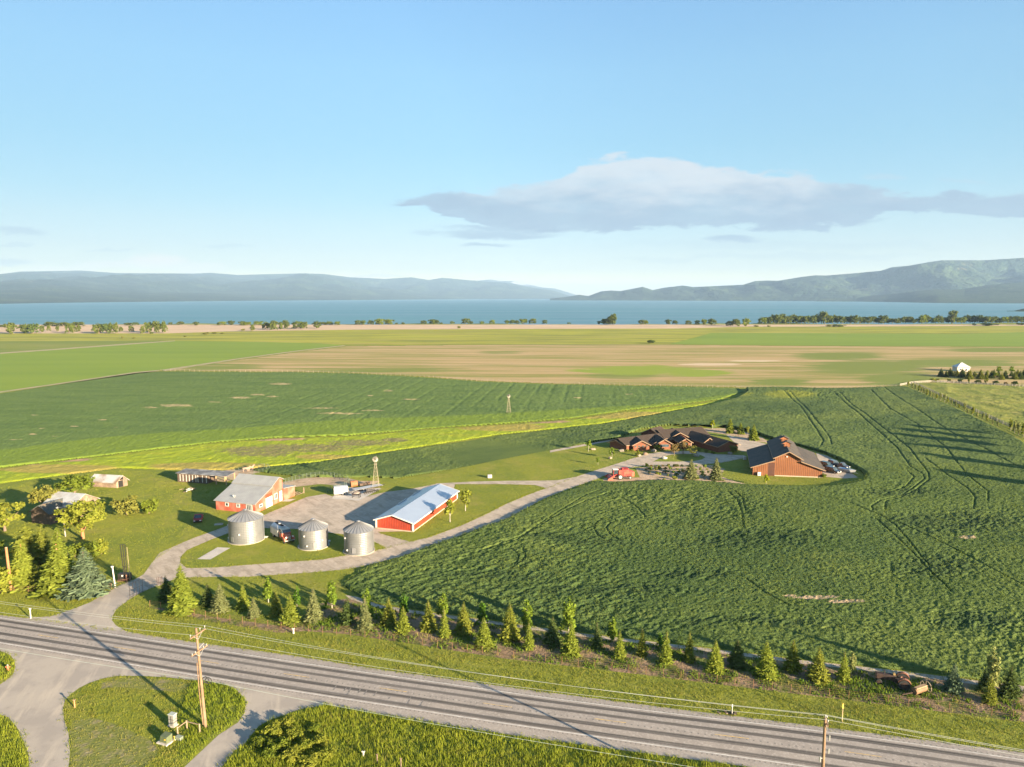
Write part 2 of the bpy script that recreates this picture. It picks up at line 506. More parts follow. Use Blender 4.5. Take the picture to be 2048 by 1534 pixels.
FOR2 = groundmat('headland_forest', [(.030, .055, .022), ((.016, .030, .018), (.012,) * 3, .42, .62), ((.09, .11, .04), (.004,) * 3, .6, .7, .9)], bumps=(((.03,) * 3, 22),))
SNOW = groundmat('far_range', [(.05, .07, .06), ((.30, .32, .34), (.0006, .0006, .0012), .56, .62)], bumps=(((.002,) * 3, 90),))
hill('mountain', [(-260, 552), (-120, 549), (0, 548.5), (48, 543), (116, 542), (164, 541), (236, 546), (393, 547), (424, 545.5), (478, 550), (513, 549), (608, 546.5), (650, 548), (700, 554.5), (735, 556), (769, 558), (823, 554.5), (858, 560), (885, 555.5), (933, 560), (970, 563), (1022, 566), (1056, 574), (1107, 581), (1140, 592), (1156, 596)],
     ((0, 5600), (.19, 6700), (.4, 9500), (.68, 14500), (.85, 20500), (1, 22500)), ((0, 18500), (.19, 20000), (.4, 21500), (.68, 24000), (.85, 25500), (1, 26000)), FOR, 3, .5)
hill('mountain', [(860, 580), (900, 567), (930, 563), (950, 562), (980, 559), (1000, 562), (1025, 562), (1045, 568), (1060, 569), (1085, 575), (1110, 577), (1140, 586), (1175, 596)], ((0, 28000), (1, 28500)), ((0, 32000), (1, 32000)), SNOW, 5, .25)
hill('mountain', [(1100, 597), (1130, 594), (1158, 589.5), (1177, 592), (1190, 587), (1203, 582.5), (1222, 581), (1240, 582), (1262, 578), (1285, 573.5), (1305, 580), (1330, 575), (1348, 573), (1365, 571), (1386, 574), (1430, 572), (1485, 569.5), (1509, 562), (1532, 561), (1555, 561.5), (1600, 554), (1628, 550.5), (1650, 551), (1700, 547), (1758, 541.5), (1779, 534.5), (1816, 531), (1850, 524.5), (1878, 520.5), (1963, 520.5), (2000, 518), (2048, 515), (2150, 508), (2330, 504)],
     ((0, 13500), (.5, 10500), (1, 9200)), ((0, 15000), (.3, 13500), (1, 12200)), FOR, 12, .75)
hill('headland', [(1632, 602), (1640, 598), (1670, 596.6), (1700, 596.5), (1712, 598), (1724, 594), (1760, 590), (1792, 587), (1830, 582), (1861, 579), (1929, 578), (1955, 573), (1980, 569), (2048, 565), (2200, 555), (2330, 552)],
     ((0, 10300), (.1, 10000), (.35, 7400), (1, 6400)), ((0, 10500), (.1, 10600), (.3, 9500), (1, 9600)), FOR2, 21, .3)
hill('headland', [(2016, 624.5), (2030, 621.5), (2048, 617), (2090, 614), (2200, 610)], ((0, 3150), (1, 2900)), ((0, 3200), (1, 3300)), FOR2, 25, .3)

# ---- far flat fields
REED = groundmat('reeds', [(.52, .37, .24), ((.40, .30, .19), (.01, .05, 1), .45, .65), ((.60, .45, .32), (.02, .2, 1), .5, .7)], bumps=(((.3, .5, 1), .4),))
sheet('reed_bed', [(-300, 648.6)] + [(i, 649.2) for i in range(0, 2001, 200)] + [(2350, 649.5), (2350, 651.5), (2048, 651.5), (1700, 653), (1500, 653.5), (1350, 657.2), (1000, 658), (700, 659.5), (450, 663), (330, 667), (0, 667), (-300, 667)], REED, .10)
PAST = groundmat('pasture', [(.31, .305, .035), ((.17, .185, .028), (.006, .05, 1), .45, .6), ((.31, .25, .08), (.004, .06, 1), .52, .68, .8), ((.12, .15, .03), (.02, .08, 1), .62, .74, .7)], bumps=(((.4, .4, 1), .25),))
sheet('pasture', [(-300, 667), (0, 667), (330, 667), (450, 663), (700, 659.5), (1000, 658), (1350, 657.2), (1500, 653.5), (1700, 653), (2048, 651.5), (2350, 651.5), (2350, 668), (2048, 666), (1420, 667), (1340, 688), (1024, 688), (700, 691), (330, 683), (0, 684), (-300, 684)], PAST, .06)
BRIGHT = groundmat('young_wheat', [(.185, .25, .032), ((.155, .225, .030), (.004, .03, 1), .4, .65), ((.19, .225, .04), (.01, .08, 1), .58, .75, .6)], bumps=(((.5, .5, 1), .2),))
PALE = groundmat('pale_field', [(.185, .21, .04), ((.25, .225, .08), (.01, .06, 1), .5, .7), ((.15, .19, .035), (.003, .02, 1), .45, .6)], bumps=(((.5, .5, 1), .2),))
sheet('field', [(-300, 684), (0, 683), (340, 681), (250, 688), (100, 699), (0, 706), (-300, 727)], PALE, .12)
sheet('field', [(-300, 730), (0, 707.5), (100, 700.5), (250, 689.5), (345, 682), (520, 684), (640, 687), (690, 690.5), (600, 701), (480, 717), (322, 740), (270, 745), (100, 770), (0, 787), (-300, 832)], BRIGHT, .12)
sheet('field', [(1342, 687.5), (1380, 678), (1422, 666), (1640, 666.5), (1920, 668), (2048, 664.5), (2350, 664.5), (2350, 695), (2048, 693), (1560, 691), (1342, 688.5)], BRIGHT, .12)
for q in ([(330, 742.5), (480, 718.5), (600, 702.3), (690, 692), (690, 690.5), (600, 700.7), (480, 716.5), (322, 740)], [(-20, 789), (100, 771.5), (270, 746.5), (318, 742.2), (322, 740), (270, 744.3), (100, 769.3), (-20, 786)], [(0, 708), (100, 701), (250, 690), (350, 682.5), (350, 681.2), (250, 687.6), (100, 698.8), (0, 705.5)]):
    sheet('field_path', q, mat('dry_path', (.36, .27, .15), (.25, .23, .08), .15), .16)

# ---- fields with relief: a lattice over the ground, heights from noise
def lattice(pp, sx_, sy_, pad=0):
    xs = np.arange(min(p[0] for p in pp) - 1, max(p[0] for p in pp) + 1 + sx_, sx_); ys = np.arange(min(p[1] for p in pp) - 1, max(p[1] for p in pp) + 1 + sy_, sy_)
    PX, PY = np.meshgrid(xs, ys)
    X, Y = gpx(PX, PY)
    return X, Y, PX, PY
def relief(name, pp, mt, sx_, sy_, hfun, attrs=(), z0=.03, edge=.8, kind='structure', holes=()):
    gp = gpoly(pp)
    X, Y, PX, PY = lattice(pp, sx_, sy_)
    ins = inside(X, Y, gp)
    d = seg_dist(X, Y, gp, True)
    for hp in holes:
        ins &= ~inside(X, Y, gpoly(hp)); d = np.minimum(d, seg_dist(X, Y, gpoly(hp), True))
    e = sstep(0, edge, d)
    Z = z0 + hfun(X, Y, PX, PY) * e
    q = ins[:-1, :-1] & ins[1:, :-1] & ins[1:, 1:] & ins[:-1, 1:]
    idx = np.arange(X.size).reshape(X.shape)
    f = np.stack([idx[1:, :-1][q], idx[1:, 1:][q], idx[:-1, 1:][q], idx[:-1, :-1][q]], -1)
    used = np.unique(f); rm = np.full(X.size, -1); rm[used] = np.arange(len(used))
    V = np.stack([X.ravel()[used], Y.ravel()[used], Z.ravel()[used]], -1)
    me = npmesh(name, V, rm[f], True)
    for an, fn in attrs: fattr(me, an, fn(X, Y, PX, PY).ravel()[used])
    return tag(add(name, me, mt), kind=kind)
def ell(PX, PY, lst, soft=.6):
    r = np.zeros(PX.shape)
    for (cx, cy, rx, ry) in lst:
        r = np.maximum(r, 1 - sstep(1 - soft, 1 + soft, np.hypot((PX - cx) / rx, (PY - cy) / ry)))
    return r

# stubble with green flushes
STUB = groundmat('stubble', [(.40, .285, .135), ((.225, .215, .055), (.0045, .045, 1), .44, .58, .95), ((.48, .33, .19), (.006, .09, 1), .52, .68, .8), ((.26, .22, .07), (.02, .3, 1), .5, .7, .6)], bumps=(((.5, .9, 1), .22),),
                 attrs=(('green', (.165, .195, .04), (.010, .12, 1), 1.6), ('weedy', (.22, .27, .035), (.03, .12, 1), 1.9), ('sand', (.52, .40, .26), (.05, .1, 1), 1.0)), rot=.06)
relief('stubble_field', [(322, 741.5), (480, 719), (600, 702.8), (690, 692.5), (1024, 688.5), (1340, 689), (1560, 691.5), (2048, 693.5), (2350, 695.5), (2350, 772), (2048, 772), (1812, 771.5), (1700, 776), (1600, 777), (1480, 775), (1290, 771), (1100, 767.5), (960, 762), (840, 753), (700, 746), (600, 744), (420, 743)], STUB, 5, .9,
       lambda X, Y, a, b: .10 * fbm(X * .2, Y * .2, 3, 2), z0=.05, edge=3,
       attrs=(('green', lambda X, Y, a, b: np.maximum(ell(a, b, [(1680, 712, 90, 8), (1740, 735, 120, 16), (1800, 757, 80, 14), (1900, 726, 140, 8), (1560, 765, 60, 6), (2000, 700, 100, 5)], .95), .62 * ell(a, b, [(420, 733, 130, 9), (1000, 705, 60, 3), (760, 740, 200, 6), (1250, 752, 90, 8)]))),
              ('weedy', lambda X, Y, a, b: ell(a, b, [(1290, 741, 105, 9), (1390, 746, 70, 7), (1200, 742, 60, 5)], .8)),
              ('sand', lambda X, Y, a, b: .75 * ell(a, b, [(1420, 729, 70, 2.5), (1510, 722, 60, 2)], .4))))

# centre-left crop
CROPA = groundmat('crop_left', [(.108, .162, .038), ((.084, .135, .032), (.03, .12, 1), .42, .62), ((.13, .175, .044), (.15, .5, 1), .52, .72, .7)], bumps=(((1.3, 1.3, 1), .22),),
                  attrs=(('lush', (.145, .205, .026), (.25, .5, 1), .5), ('bare', (.36, .29, .14), (.25, .7, 1), 2.2)))
A_low = [(0, 903), (171, 880), (307, 868), (513, 855), (700, 839), (942, 832), (1044, 825), (1300, 810), (1480, 786), (1500, 780)]
def lushA(X, Y, a, b):
    yb = np.interp(a, [p[0] for p in A_low], [p[1] for p in A_low]); return sstep(-7, 9, b - yb)
def hA(X, Y, a, b):
    rows = .5 + .5 * np.cos((X - .12 * Y) * 2 * math.pi / 9.0)
    k = sstep(360, 620, a) * (1 - sstep(1150, 1350, a)) * (1 - lushA(X, Y, a, b))
    wob = fbm(X * .55, Y * .3, 4, 31)
    return (.5 + .30 * (wob - .5) + .25 * (fbm(X * 1.3, Y * 1.3, 2, 35) - .5)) - .11 * k * (rows > .86) * (fbm(X * .08, Y * .03, 2, 8) > .42) + .5 * (fbm(X * .03, Y * .03, 3, 77) - .5)
bareA = [(352, 813, 42, 4), (300, 817, 20, 2), (480, 797, 24, 2.5), (515, 791, 18, 2.5), (430, 806, 16, 1.6), (560, 769, 26, 3), (545, 795, 16, 2), (640, 818, 40, 2), (680, 829, 50, 2.6), (745, 823, 26, 2), (776, 783, 10, 3), (741, 793, 7, 2), (820, 800, 26, 1.6), (68, 832, 10, 1.6), (205, 842, 12, 1.5), (85, 859, 9, 1.5), (150, 855, 12, 1.4), (35, 882, 18, 1.8), (65, 871, 10, 1.4), (110, 875, 8, 1.4), (1155, 797, 10, 1.6), (1258, 790, 9, 1.4), (230, 857, 9, 1.4)]
relief('crop_field', [(-380, 851), (-60, 799), (0, 789), (100, 773), (272, 748), (322, 743.5), (420, 745), (600, 746), (700, 748), (840, 755), (960, 764), (1100, 769.5), (1290, 773), (1480, 777.5), (1490, 784), (1440, 800), (1250, 822), (1140, 838), (1000, 849), (880, 856), (700, 872), (560, 876), (430, 886), (200, 913), (0, 937), (-60, 944), (-380, 988)],
       CROPA, 2.2, .62, hA, attrs=(('lush', lushA), ('bare', lambda X, Y, a, b: .62 * ell(a, b, [(p, q, rx * .9, ry * .8) for p, q, rx, ry in bareA], .5))), edge=1.2)
# tall yellow grass in the draw
GRASSY = groundmat('tall_grass_draw', [(.265, .31, .020), ((.215, .275, .022), iso(.12), .42, .62), ((.33, .30, .035), (.03, .15, 1), .54, .74, .7)], bumps=(((1.1, 1.1, 1), .35),),
                   attrs=(('mown', (.30, .25, .055), (.05, .2, 1), .6), ('scrub', (.19, .17, .065), (.6, 1.2, 1), 2.6), ('soil', (.33, .22, .12), (.2, .5, 1), .9)))
relief('tall_grass', [(-380, 989), (-60, 945), (0, 938), (200, 914), (430, 887), (560, 877.5), (700, 873.5), (880, 858), (1000, 851), (1140, 840), (1250, 824), (1440, 802), (1490, 785.5), (1460, 800), (1420, 809), (1300, 831), (1200, 849), (1000, 870), (850, 893), (640, 925), (545, 934), (500, 938), (420, 942), (330, 940), (240, 937), (120, 952), (0, 968), (-60, 978), (-380, 1030)],
       GRASSY, 2.4, .7, lambda X, Y, a, b: .38 + .42 * (fbm(X * .5, Y * .4, 4, 5) - .5), edge=1.5,
       attrs=(('scrub', lambda X, Y, a, b: .72 * ell(a, b, [(520, 905, 85, 11), (620, 898, 90, 9), (720, 888, 70, 6), (790, 882, 30, 4), (560, 898, 50, 8)], .45)),
              ('soil', lambda X, Y, a, b: ell(a, b, [(530, 880, 82, 3), (1040, 845, 100, 3.5), (880, 854, 40, 1.6), (110, 921, 70, 5), (40, 930, 40, 4), (170, 914, 30, 2.5)], .45)),
              ('mown', lambda X, Y, a, b: ell(a, b, [(1250, 832, 230, 7), (1000, 856, 90, 8), (420, 935, 120, 8), (120, 940, 130, 9), (650, 916, 60, 5)], .5))))

# the big crop that wraps round the houses
MAIN = [(683, 1170), (700, 1157), (735, 1138), (800, 1117), (860, 1094), (960, 1058), (1012, 1041), (1060, 1017), (1100, 997), (1140, 981), (1192, 963), (1230, 965), (1300, 963), (1380, 966), (1430, 969), (1500, 975), (1560, 978), (1650, 980), (1700, 974), (1726, 966), (1733, 956), (1722, 945), (1700, 932), (1676, 920), (1650, 909), (1632, 903), (1600, 893), (1560, 884), (1525, 874), (1490, 863), (1450, 856), (1400, 855), (1340, 852), (1280, 861), (1236, 878), (1180, 887), (1100, 901), (1000, 920), (900, 941), (800, 958), (720, 955), (640, 955), (575, 952), (528, 946), (500, 941), (545, 936), (640, 927), (850, 895), (1000, 872), (1200, 851), (1300, 833), (1420, 811), (1470, 799), (1494, 786), (1490, 779), (1600, 779.5), (1700, 778.5), (1812, 774), (1850, 790), (1900, 815), (1950, 838), (2000, 862), (2060, 893), (2200, 965), (2200, 1395), (2060, 1372), (1900, 1352), (1800, 1340), (1600, 1318), (1400, 1293), (1180, 1267), (1000, 1242), (850, 1222), (760, 1208), (715, 1192)]
TRK = [[(1223, 986), (1177, 1002), (1126, 1028), (1088, 1051), (1037, 1081), (974, 1109), (898, 1130), (842, 1147)], [(1202, 982), (1172, 992), (1101, 1038), (1042, 1076), (974, 1101), (910, 1122)],
       [(1223, 1040), (1202, 1043), (1190, 1053), (1187, 1063), (1195, 1076), (1213, 1086)], [(1245, 1045), (1220, 1051), (1211, 1061), (1218, 1073), (1240, 1086)], [(1022, 1103), (1035, 1112), (1037, 1122), (1027, 1135)], [(1045, 1101), (1050, 1117), (1040, 1130), (1020, 1142)],
       [(1567, 787), (1599, 814), (1618, 840), (1639, 872), (1647, 883), (1642, 894)], [(1578, 787), (1612, 819), (1639, 851), (1660, 878), (1663, 891)],
       [(1666, 787), (1684, 803), (1727, 838), (1768, 873), (1794, 898), (1821, 939), (1846, 955), (1849, 964), (1827, 983), (1799, 999), (1760, 1008), (1742, 1020), (1745, 1030)], [(1677, 787), (1703, 811), (1751, 846), (1794, 878), (1818, 898), (1856, 951), (1858, 966), (1837, 983), (1800, 1002), (1770, 1010), (1768, 1028)],
       [(1741, 782), (1781, 822), (1834, 851), (1888, 894), (1935, 983 - 30), (1975, 990), (1974, 1010)], [(1768, 777), (1808, 806), (1861, 840), (1901, 867), (1968, 898), (2048, 940)], [(1852, 920), (1894, 955), (1935, 983), (1950, 1002), (1947, 1024)], [(1814, 948), (1827, 961), (1811, 980), (1770, 995)],
       [(1456, 990), (1475, 1010), (1483, 1035), (1486, 1060)], [(1470, 990), (1484, 1005), (1490, 1030)], [(1750, 1045), (1768, 1062), (1800, 1090), (1835, 1122), (1860, 1150), (1900, 1190)], [(1762, 1040), (1790, 1060), (1830, 1105), (1860, 1140)],
       [(1640, 1000), (1700, 1015), (1790, 1050), (1900, 1100), (2048, 1180)], [(1244, 1000), (1268, 1015), (1290, 1040)], [(1490, 1160), (1530, 1190), (1580, 1215)]]
def lowM(X, Y): return fbm(X * .012, Y * .012, 3, 41)
def trackM(X, Y):
    k = np.zeros(X.shape)
    for tr in TRK:
        g = gpoly(dense(tr, 9)); g = [(a + .12 * math.sin(i * .4), b) for i, (a, b) in enumerate(g)]
        x0, x1 = min(p[0] for p in g) - 3, max(p[0] for p in g) + 3; y0, y1 = min(p[1] for p in g) - 3, max(p[1] for p in g) + 3
        s_ = (X > x0) & (X < x1) & (Y > y0) & (Y < y1)
        wdt = .19 + .0010 * np.maximum(Y[s_] - 120, 0)
        k[s_] = np.maximum(k[s_], 1 - sstep(.4, 1.2, seg_dist(X[s_], Y[s_], g) / wdt))
    return k
_tc = {}
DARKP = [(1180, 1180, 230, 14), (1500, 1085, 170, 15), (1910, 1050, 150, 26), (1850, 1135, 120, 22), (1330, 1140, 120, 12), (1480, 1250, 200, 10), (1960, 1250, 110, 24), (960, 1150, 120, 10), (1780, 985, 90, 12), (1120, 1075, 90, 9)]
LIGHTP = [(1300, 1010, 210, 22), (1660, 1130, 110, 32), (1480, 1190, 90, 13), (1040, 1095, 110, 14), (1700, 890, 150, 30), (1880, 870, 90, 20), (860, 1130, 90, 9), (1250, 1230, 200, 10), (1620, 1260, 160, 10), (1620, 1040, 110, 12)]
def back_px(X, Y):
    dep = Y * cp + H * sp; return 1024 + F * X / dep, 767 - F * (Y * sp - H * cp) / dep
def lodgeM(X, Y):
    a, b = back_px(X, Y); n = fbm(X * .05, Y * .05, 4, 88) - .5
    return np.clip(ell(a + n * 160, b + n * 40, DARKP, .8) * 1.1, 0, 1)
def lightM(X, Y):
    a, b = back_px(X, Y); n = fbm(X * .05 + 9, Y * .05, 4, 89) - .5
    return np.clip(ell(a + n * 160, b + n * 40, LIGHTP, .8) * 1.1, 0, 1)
def hM(X, Y, a, b):
    _tc['t'] = trackM(X, Y)
    # drilled rows and lodged, wind-combed swirls in the canopy
    u = X * .80 + Y * .6; v = -X * .6 + Y * .80
    w1 = fbm(X * .09, Y * .09, 3, 61) - .5
    clump = fbm(u * .62 + w1 * 4, v * 1.25 + w1 * 4, 4, 51, .66)
    fine = fbm(X * 2.1, Y * 2.1, 2, 52)
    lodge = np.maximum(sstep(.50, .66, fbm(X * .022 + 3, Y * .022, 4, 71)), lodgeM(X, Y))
    h = .95 + (clump - .5) * (.14 + .50 * lodge) - .08 * lodge + (fbm(X * .22, Y * .22, 4, 57, .6) - .5) * .5 * sstep(170, 260, Y) + (fine - .5) * .26 + (lowM(X, Y) - .5) * 3.2
    return np.maximum(h - .24 * _tc['t'], .05)
bareM = [(1632, 1200, 48, 3.5), (1692, 1209, 42, 3.5), (1580, 1196, 14, 2), (1935, 1081, 16, 4), (820, 830, 1, 1), (1850, 875, 1, 1)]
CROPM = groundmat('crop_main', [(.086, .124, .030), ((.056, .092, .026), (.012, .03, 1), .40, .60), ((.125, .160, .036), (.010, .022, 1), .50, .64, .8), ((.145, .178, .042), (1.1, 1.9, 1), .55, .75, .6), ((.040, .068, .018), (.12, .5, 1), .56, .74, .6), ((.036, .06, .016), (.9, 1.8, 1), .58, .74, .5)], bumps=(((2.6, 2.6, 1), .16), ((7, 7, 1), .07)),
                  attrs=(('bare', (.40, .29, .18), (.9, 1.8, 1), 2.0), ('track', (.040, .064, .020), 0), ('pale', (.140, .172, .040), (.5, .9, 1), 1.2), ('dark', (.036, .062, .018), (.5, .9, 1), 1.2), ('yellower', (.17, .19, .028), (.2, .4, 1), .6)), rot=-.64)
relief('crop_field', MAIN, CROPM, 1.7, .85, hM, attrs=(('bare', lambda X, Y, a, b: ell(a, b, bareM, .5)), ('track', lambda X, Y, a, b: _tc['t'] * .4), ('pale', lambda X, Y, a, b: .4 * lightM(X, Y)), ('dark', lambda X, Y, a, b: .6 * lodgeM(X, Y)), ('yellower', lambda X, Y, a, b: .8 * ell(a, b, [(1450, 792, 60, 7), (1580, 793, 60, 7)], .8))), edge=.7)  # last attribute: two soft patches of yellower green crop at the far edge

# rough paddock at the right edge
ROUGH = groundmat('paddock_grass', [(.22, .225, .045), ((.15, .18, .03), iso(.1), .45, .62), ((.32, .27, .09), (.08, .15, 1), .54, .72, .8), ((.07, .10, .025), (.2, .35, 1), .62, .74, .8)], bumps=(((.8, .8, 1), .45),))
relief('paddock', [(1832, 768), (1870, 765), (1960, 769), (2060, 775), (2250, 786), (2250, 960), (2060, 872), (2015, 853), (1960, 828), (1900, 801), (1850, 778)], ROUGH, 2.2, .8, lambda X, Y, a, b: .25 + 1.5 * np.maximum(fbm(X * .16, Y * .12, 4, 15) - .48, 0), edge=2)
# ---------------------------------------------------------------- gravel, concrete, soil
GRAV = groundmat('gravel', [(.43, .355, .28), ((.335, .28, .22), iso(.25), .44, .6), ((.50, .42, .34), iso(1.1), .5, .7, .8), ((.27, .225, .165), (.10, .6, 1), .55, .68, .85), ((.22, .19, .14), iso(2.5), .62, .74, .7)], bumps=((iso(4), .035), (iso(1), .06)), rot=.9)
ASPH2 = groundmat('old_asphalt', [(.385, .335, .28), ((.32, .28, .24), iso(.2), .44, .6), ((.45, .385, .31), (.6, .09, 1), .52, .66, .85), ((.27, .235, .19), iso(1.5), .6, .72, .6)], bumps=((iso(6), .02),), rot=-.3)
CONC = groundmat('concrete', [(.47, .43, .385), ((.38, .355, .32), iso(.4), .45, .65), ((.53, .49, .43), iso(1.5), .5, .7)], bumps=((iso(3), .02),))
SOIL = groundmat('soil', [(.235, .16, .10), ((.10, .125, .022), iso(.22), .47, .58, .95), ((.30, .22, .15), iso(.7), .52, .70, .8), ((.06, .09, .018), iso(1.3), .56, .68, .8), ((.15, .09, .055), (.9, .4, 1), .56, .7, .7)], bumps=((iso(1.6), .22), (iso(5), .08)), rot=.2)
DIRT = groundmat('dirt', [(.42, .31, .21), ((.30, .22, .14), iso(.3), .45, .62), ((.50, .38, .27), iso(.9), .5, .7), ((.15, .16, .035), iso(.5), .60, .68, .9)], bumps=((iso(1.6), .12),))
sheet('bare_ground', [(548, 968), (575, 962), (612, 956), (655, 953), (700, 957), (720, 962), (760, 962), (750, 968), (690, 972), (640, 968), (590, 974), (560, 979), (545, 978)], DIRT, .012)
sheet('bare_ground', [(398, 962), (430, 948), (470, 934), (520, 931), (560, 930), (530, 941), (490, 952), (452, 964)], DIRT, .012)
sheet('garden_soil', [(1271, 936), (1330, 930.5), (1425, 930.5), (1450, 938), (1440, 952), (1470, 963), (1530, 975), (1470, 974), (1400, 966.5), (1330, 964), (1262, 964), (1210, 966), (1205, 958), (1240, 950), (1262, 955), (1280, 955)], DIRT, .010)
sheet('garden_soil', [(1400, 857), (1450, 856.5), (1490, 864), (1525, 875), (1540, 886), (1500, 882), (1470, 872), (1432, 866), (1405, 862)], DIRT, .014)
sheet('planting_strip', [(640, 1207), (700, 1196), (770, 1212), (860, 1226), (1000, 1246), (1180, 1271), (1400, 1297), (1600, 1322), (1800, 1344), (2060, 1376), (2200, 1395), (2200, 1462), (2060, 1446), (1865, 1421), (1700, 1401), (1480, 1374), (1280, 1349), (1000, 1316), (800, 1284), (690, 1268), (610, 1262), (560, 1252), (620, 1240)], SOIL, .010)
sheet('planting_strip', [(300, 1212), (420, 1232), (560, 1252), (610, 1262), (560, 1266), (420, 1243), (330, 1222), (290, 1214)], SOIL, .009)
sheet('field_path', [(690, 1190), (715, 1194), (760, 1210), (850, 1224), (1000, 1244), (1180, 1269), (1400, 1295), (1600, 1320), (1800, 1342), (2060, 1374), (2200, 1397), (2200, 1406), (2060, 1383), (1800, 1349), (1600, 1327), (1400, 1301), (1180, 1275), (1000, 1250), (850, 1230), (760, 1217), (700, 1198)], GRAV, .018)
WORN = groundmat('worn_ground', [(.17, .18, .045), ((.24, .205, .11), iso(.5), .50, .64, .9), ((.13, .15, .03), iso(.9), .52, .66, .9), ((.34, .28, .20), iso(1.6), .60, .70, .8)], bumps=((iso(2.5), .12),))
sheet('bare_ground', [(139, 1452), (150, 1440), (185, 1436), (230, 1448), (262, 1462), (300, 1480), (318, 1500), (306, 1520), (288, 1534), (270, 1575), (142, 1575), (139, 1534), (142, 1508), (139, 1467)], WORN, .008)
sheet('bare_ground', [(232, 1356), (287, 1355), (360, 1362), (380, 1372), (350, 1384), (290, 1378), (240, 1374), (200, 1378), (205, 1366)], WORN, .007)
# roadside banks
sheet('verge', [(224, 1241), (232, 1222), (256, 1201), (300, 1213), (420, 1240), (560, 1262), (800, 1290), (1000, 1320), (1280, 1352), (1480, 1376), (1700, 1404), (1865, 1424), (2060, 1450), (2200, 1468), (2200, 1560), (2048, 1506), (1700, 1462), (1500, 1437), (1240, 1405), (1066, 1382), (940, 1365), (741, 1338), (600, 1314), (340, 1279), (249, 1262)], VERGE, .006)
sheet('verge', [(-60, 1236), (-60, 1190), (0, 1186), (60, 1182), (150, 1186), (215, 1184), (262, 1160), (205, 1190), (140, 1221), (100, 1234), (50, 1237), (0, 1231)], VERGE, .006)
# drives and yard
sheet('gravel_drive', [(345, 1094), (387, 1076), (418, 1065), (459, 1050), (500, 1038), (528, 1030), (570, 1012), (614, 994), (650, 988), (675, 996), (721, 999), (736, 992), (772, 984), (822, 978), (872, 968), (910, 968), (905, 990), (830, 1062), (756, 1064), (770, 1070), (822, 1084), (806, 1094), (775, 1097), (740, 1079), (688, 1069), (594, 1058), (528, 1056), (455, 1067), (420, 1080), (402, 1088), (374, 1100), (361, 1114), (360, 1125), (373, 1136), (381, 1136), (386, 1154), (344, 1160), (330, 1166), (318, 1172), (300, 1176), (262, 1163), (287, 1149), (303, 1127), (319, 1106)], GRAV, .020)
up_ = [(375, 1136.5), (430, 1135), (482, 1130.5), (560, 1125), (645, 1119), (700, 1109), (772, 1096.5), (810, 1086), (860, 1074), (923, 1051), (975, 1027), (1012, 1008), (1055, 990), (1093, 976), (1130, 963), (1152, 953.5), (1180, 944), (1237, 926), (1270, 915), (1293, 908), (1315, 904.5), (1338, 903), (1384, 902), (1435, 908.5), (1489, 910.5)]
lo_ = [(1489, 916), (1449, 924.5), (1410, 929), (1378, 931), (1330, 932), (1290, 931), (1265, 935), (1217, 948), (1192, 959), (1165, 968), (1136, 978.5), (1088, 997.5), (1048, 1019.5), (1012, 1038), (940, 1066), (860, 1092), (804, 1113), (760, 1124), (719, 1134), (680, 1140), (619, 1145), (560, 1149), (497, 1153.5), (440, 1154), (384, 1154.5)]
sheet('gravel_drive', up_ + lo_, GRAV, .016)
sheet('gravel_drive', [(872, 967), (940, 963.5), (1025, 961.5), (1080, 961.5), (1116, 960.5), (1152, 953.5), (1120, 975), (1093, 977), (1070, 970), (1000, 968.3), (910, 968.3), (868, 974)], GRAV, .024)
sheet('turning_lawn', [(1306, 923), (1327, 913), (1342, 909.5), (1361, 907.8), (1384, 907.8), (1401, 910), (1411, 914.5), (1404, 919), (1389, 922), (1350, 923.5)], LAWN, .028)
sheet('gravel_yard', [(1452, 869), (1488, 877), (1533, 888), (1530, 894), (1498, 903), (1484, 903), (1474, 898), (1470, 886)], GRAV, .018)
sheet('gravel_yard', [(1632, 906), (1656, 912), (1673, 922), (1690, 936), (1706, 948), (1716, 955), (1690, 957), (1645, 953), (1640, 930)], GRAV, .018)
sheet('field_path', [(1100, 901), (1180, 886), (1236, 877), (1236, 879), (1180, 890), (1100, 905)], GRAV, .014)
sheet('concrete_pad', [(394, 1118.5), (420.7, 1119), (460.6, 1096), (435, 1094.8)], CONC, .035)
sheet('concrete_pad', [(664, 997.5), (718, 1001.5), (763, 977), (732, 974.5), (696, 975), (672, 984)], CONC, .045)
sheet('concrete_pad', [(562, 1003), (580, 1003), (592, 998), (574, 998)], CONC, .03)
# side road, second drive
sheet('side_road', [(-60, 1280), (0, 1284), (340, 1338), (440, 1356), (383, 1361), (340, 1355), (287, 1352), (232, 1352), (205, 1357), (178, 1366), (158, 1376), (142, 1388), (130, 1400), (126, 1415), (128, 1440), (134, 1455), (137, 1467), (140, 1508), (137, 1534), (140, 1575), (60, 1575), (59, 1534), (57, 1508), (45, 1478), (33, 1453), (16, 1434), (0, 1430), (-60, 1418), (-60, 1385), (0, 1369), (16, 1358), (27, 1347), (31, 1333), (28, 1320), (22, 1311), (10, 1305), (0, 1302), (-60, 1292)], ASPH2, .012)
sheet('side_drive', [(383, 1356), (420, 1362), (451, 1369), (467, 1376), (478, 1385), (488, 1396), (492, 1407), (489, 1426), (476, 1445), (437, 1470), (369, 1534), (330, 1575), (405, 1575), (444, 1533), (469, 1501), (487, 1490), (496, 1478), (518, 1452), (540, 1440), (566, 1431), (600, 1418), (650, 1410), (700, 1414), (560, 1376), (400, 1348)], ASPH2, .010)
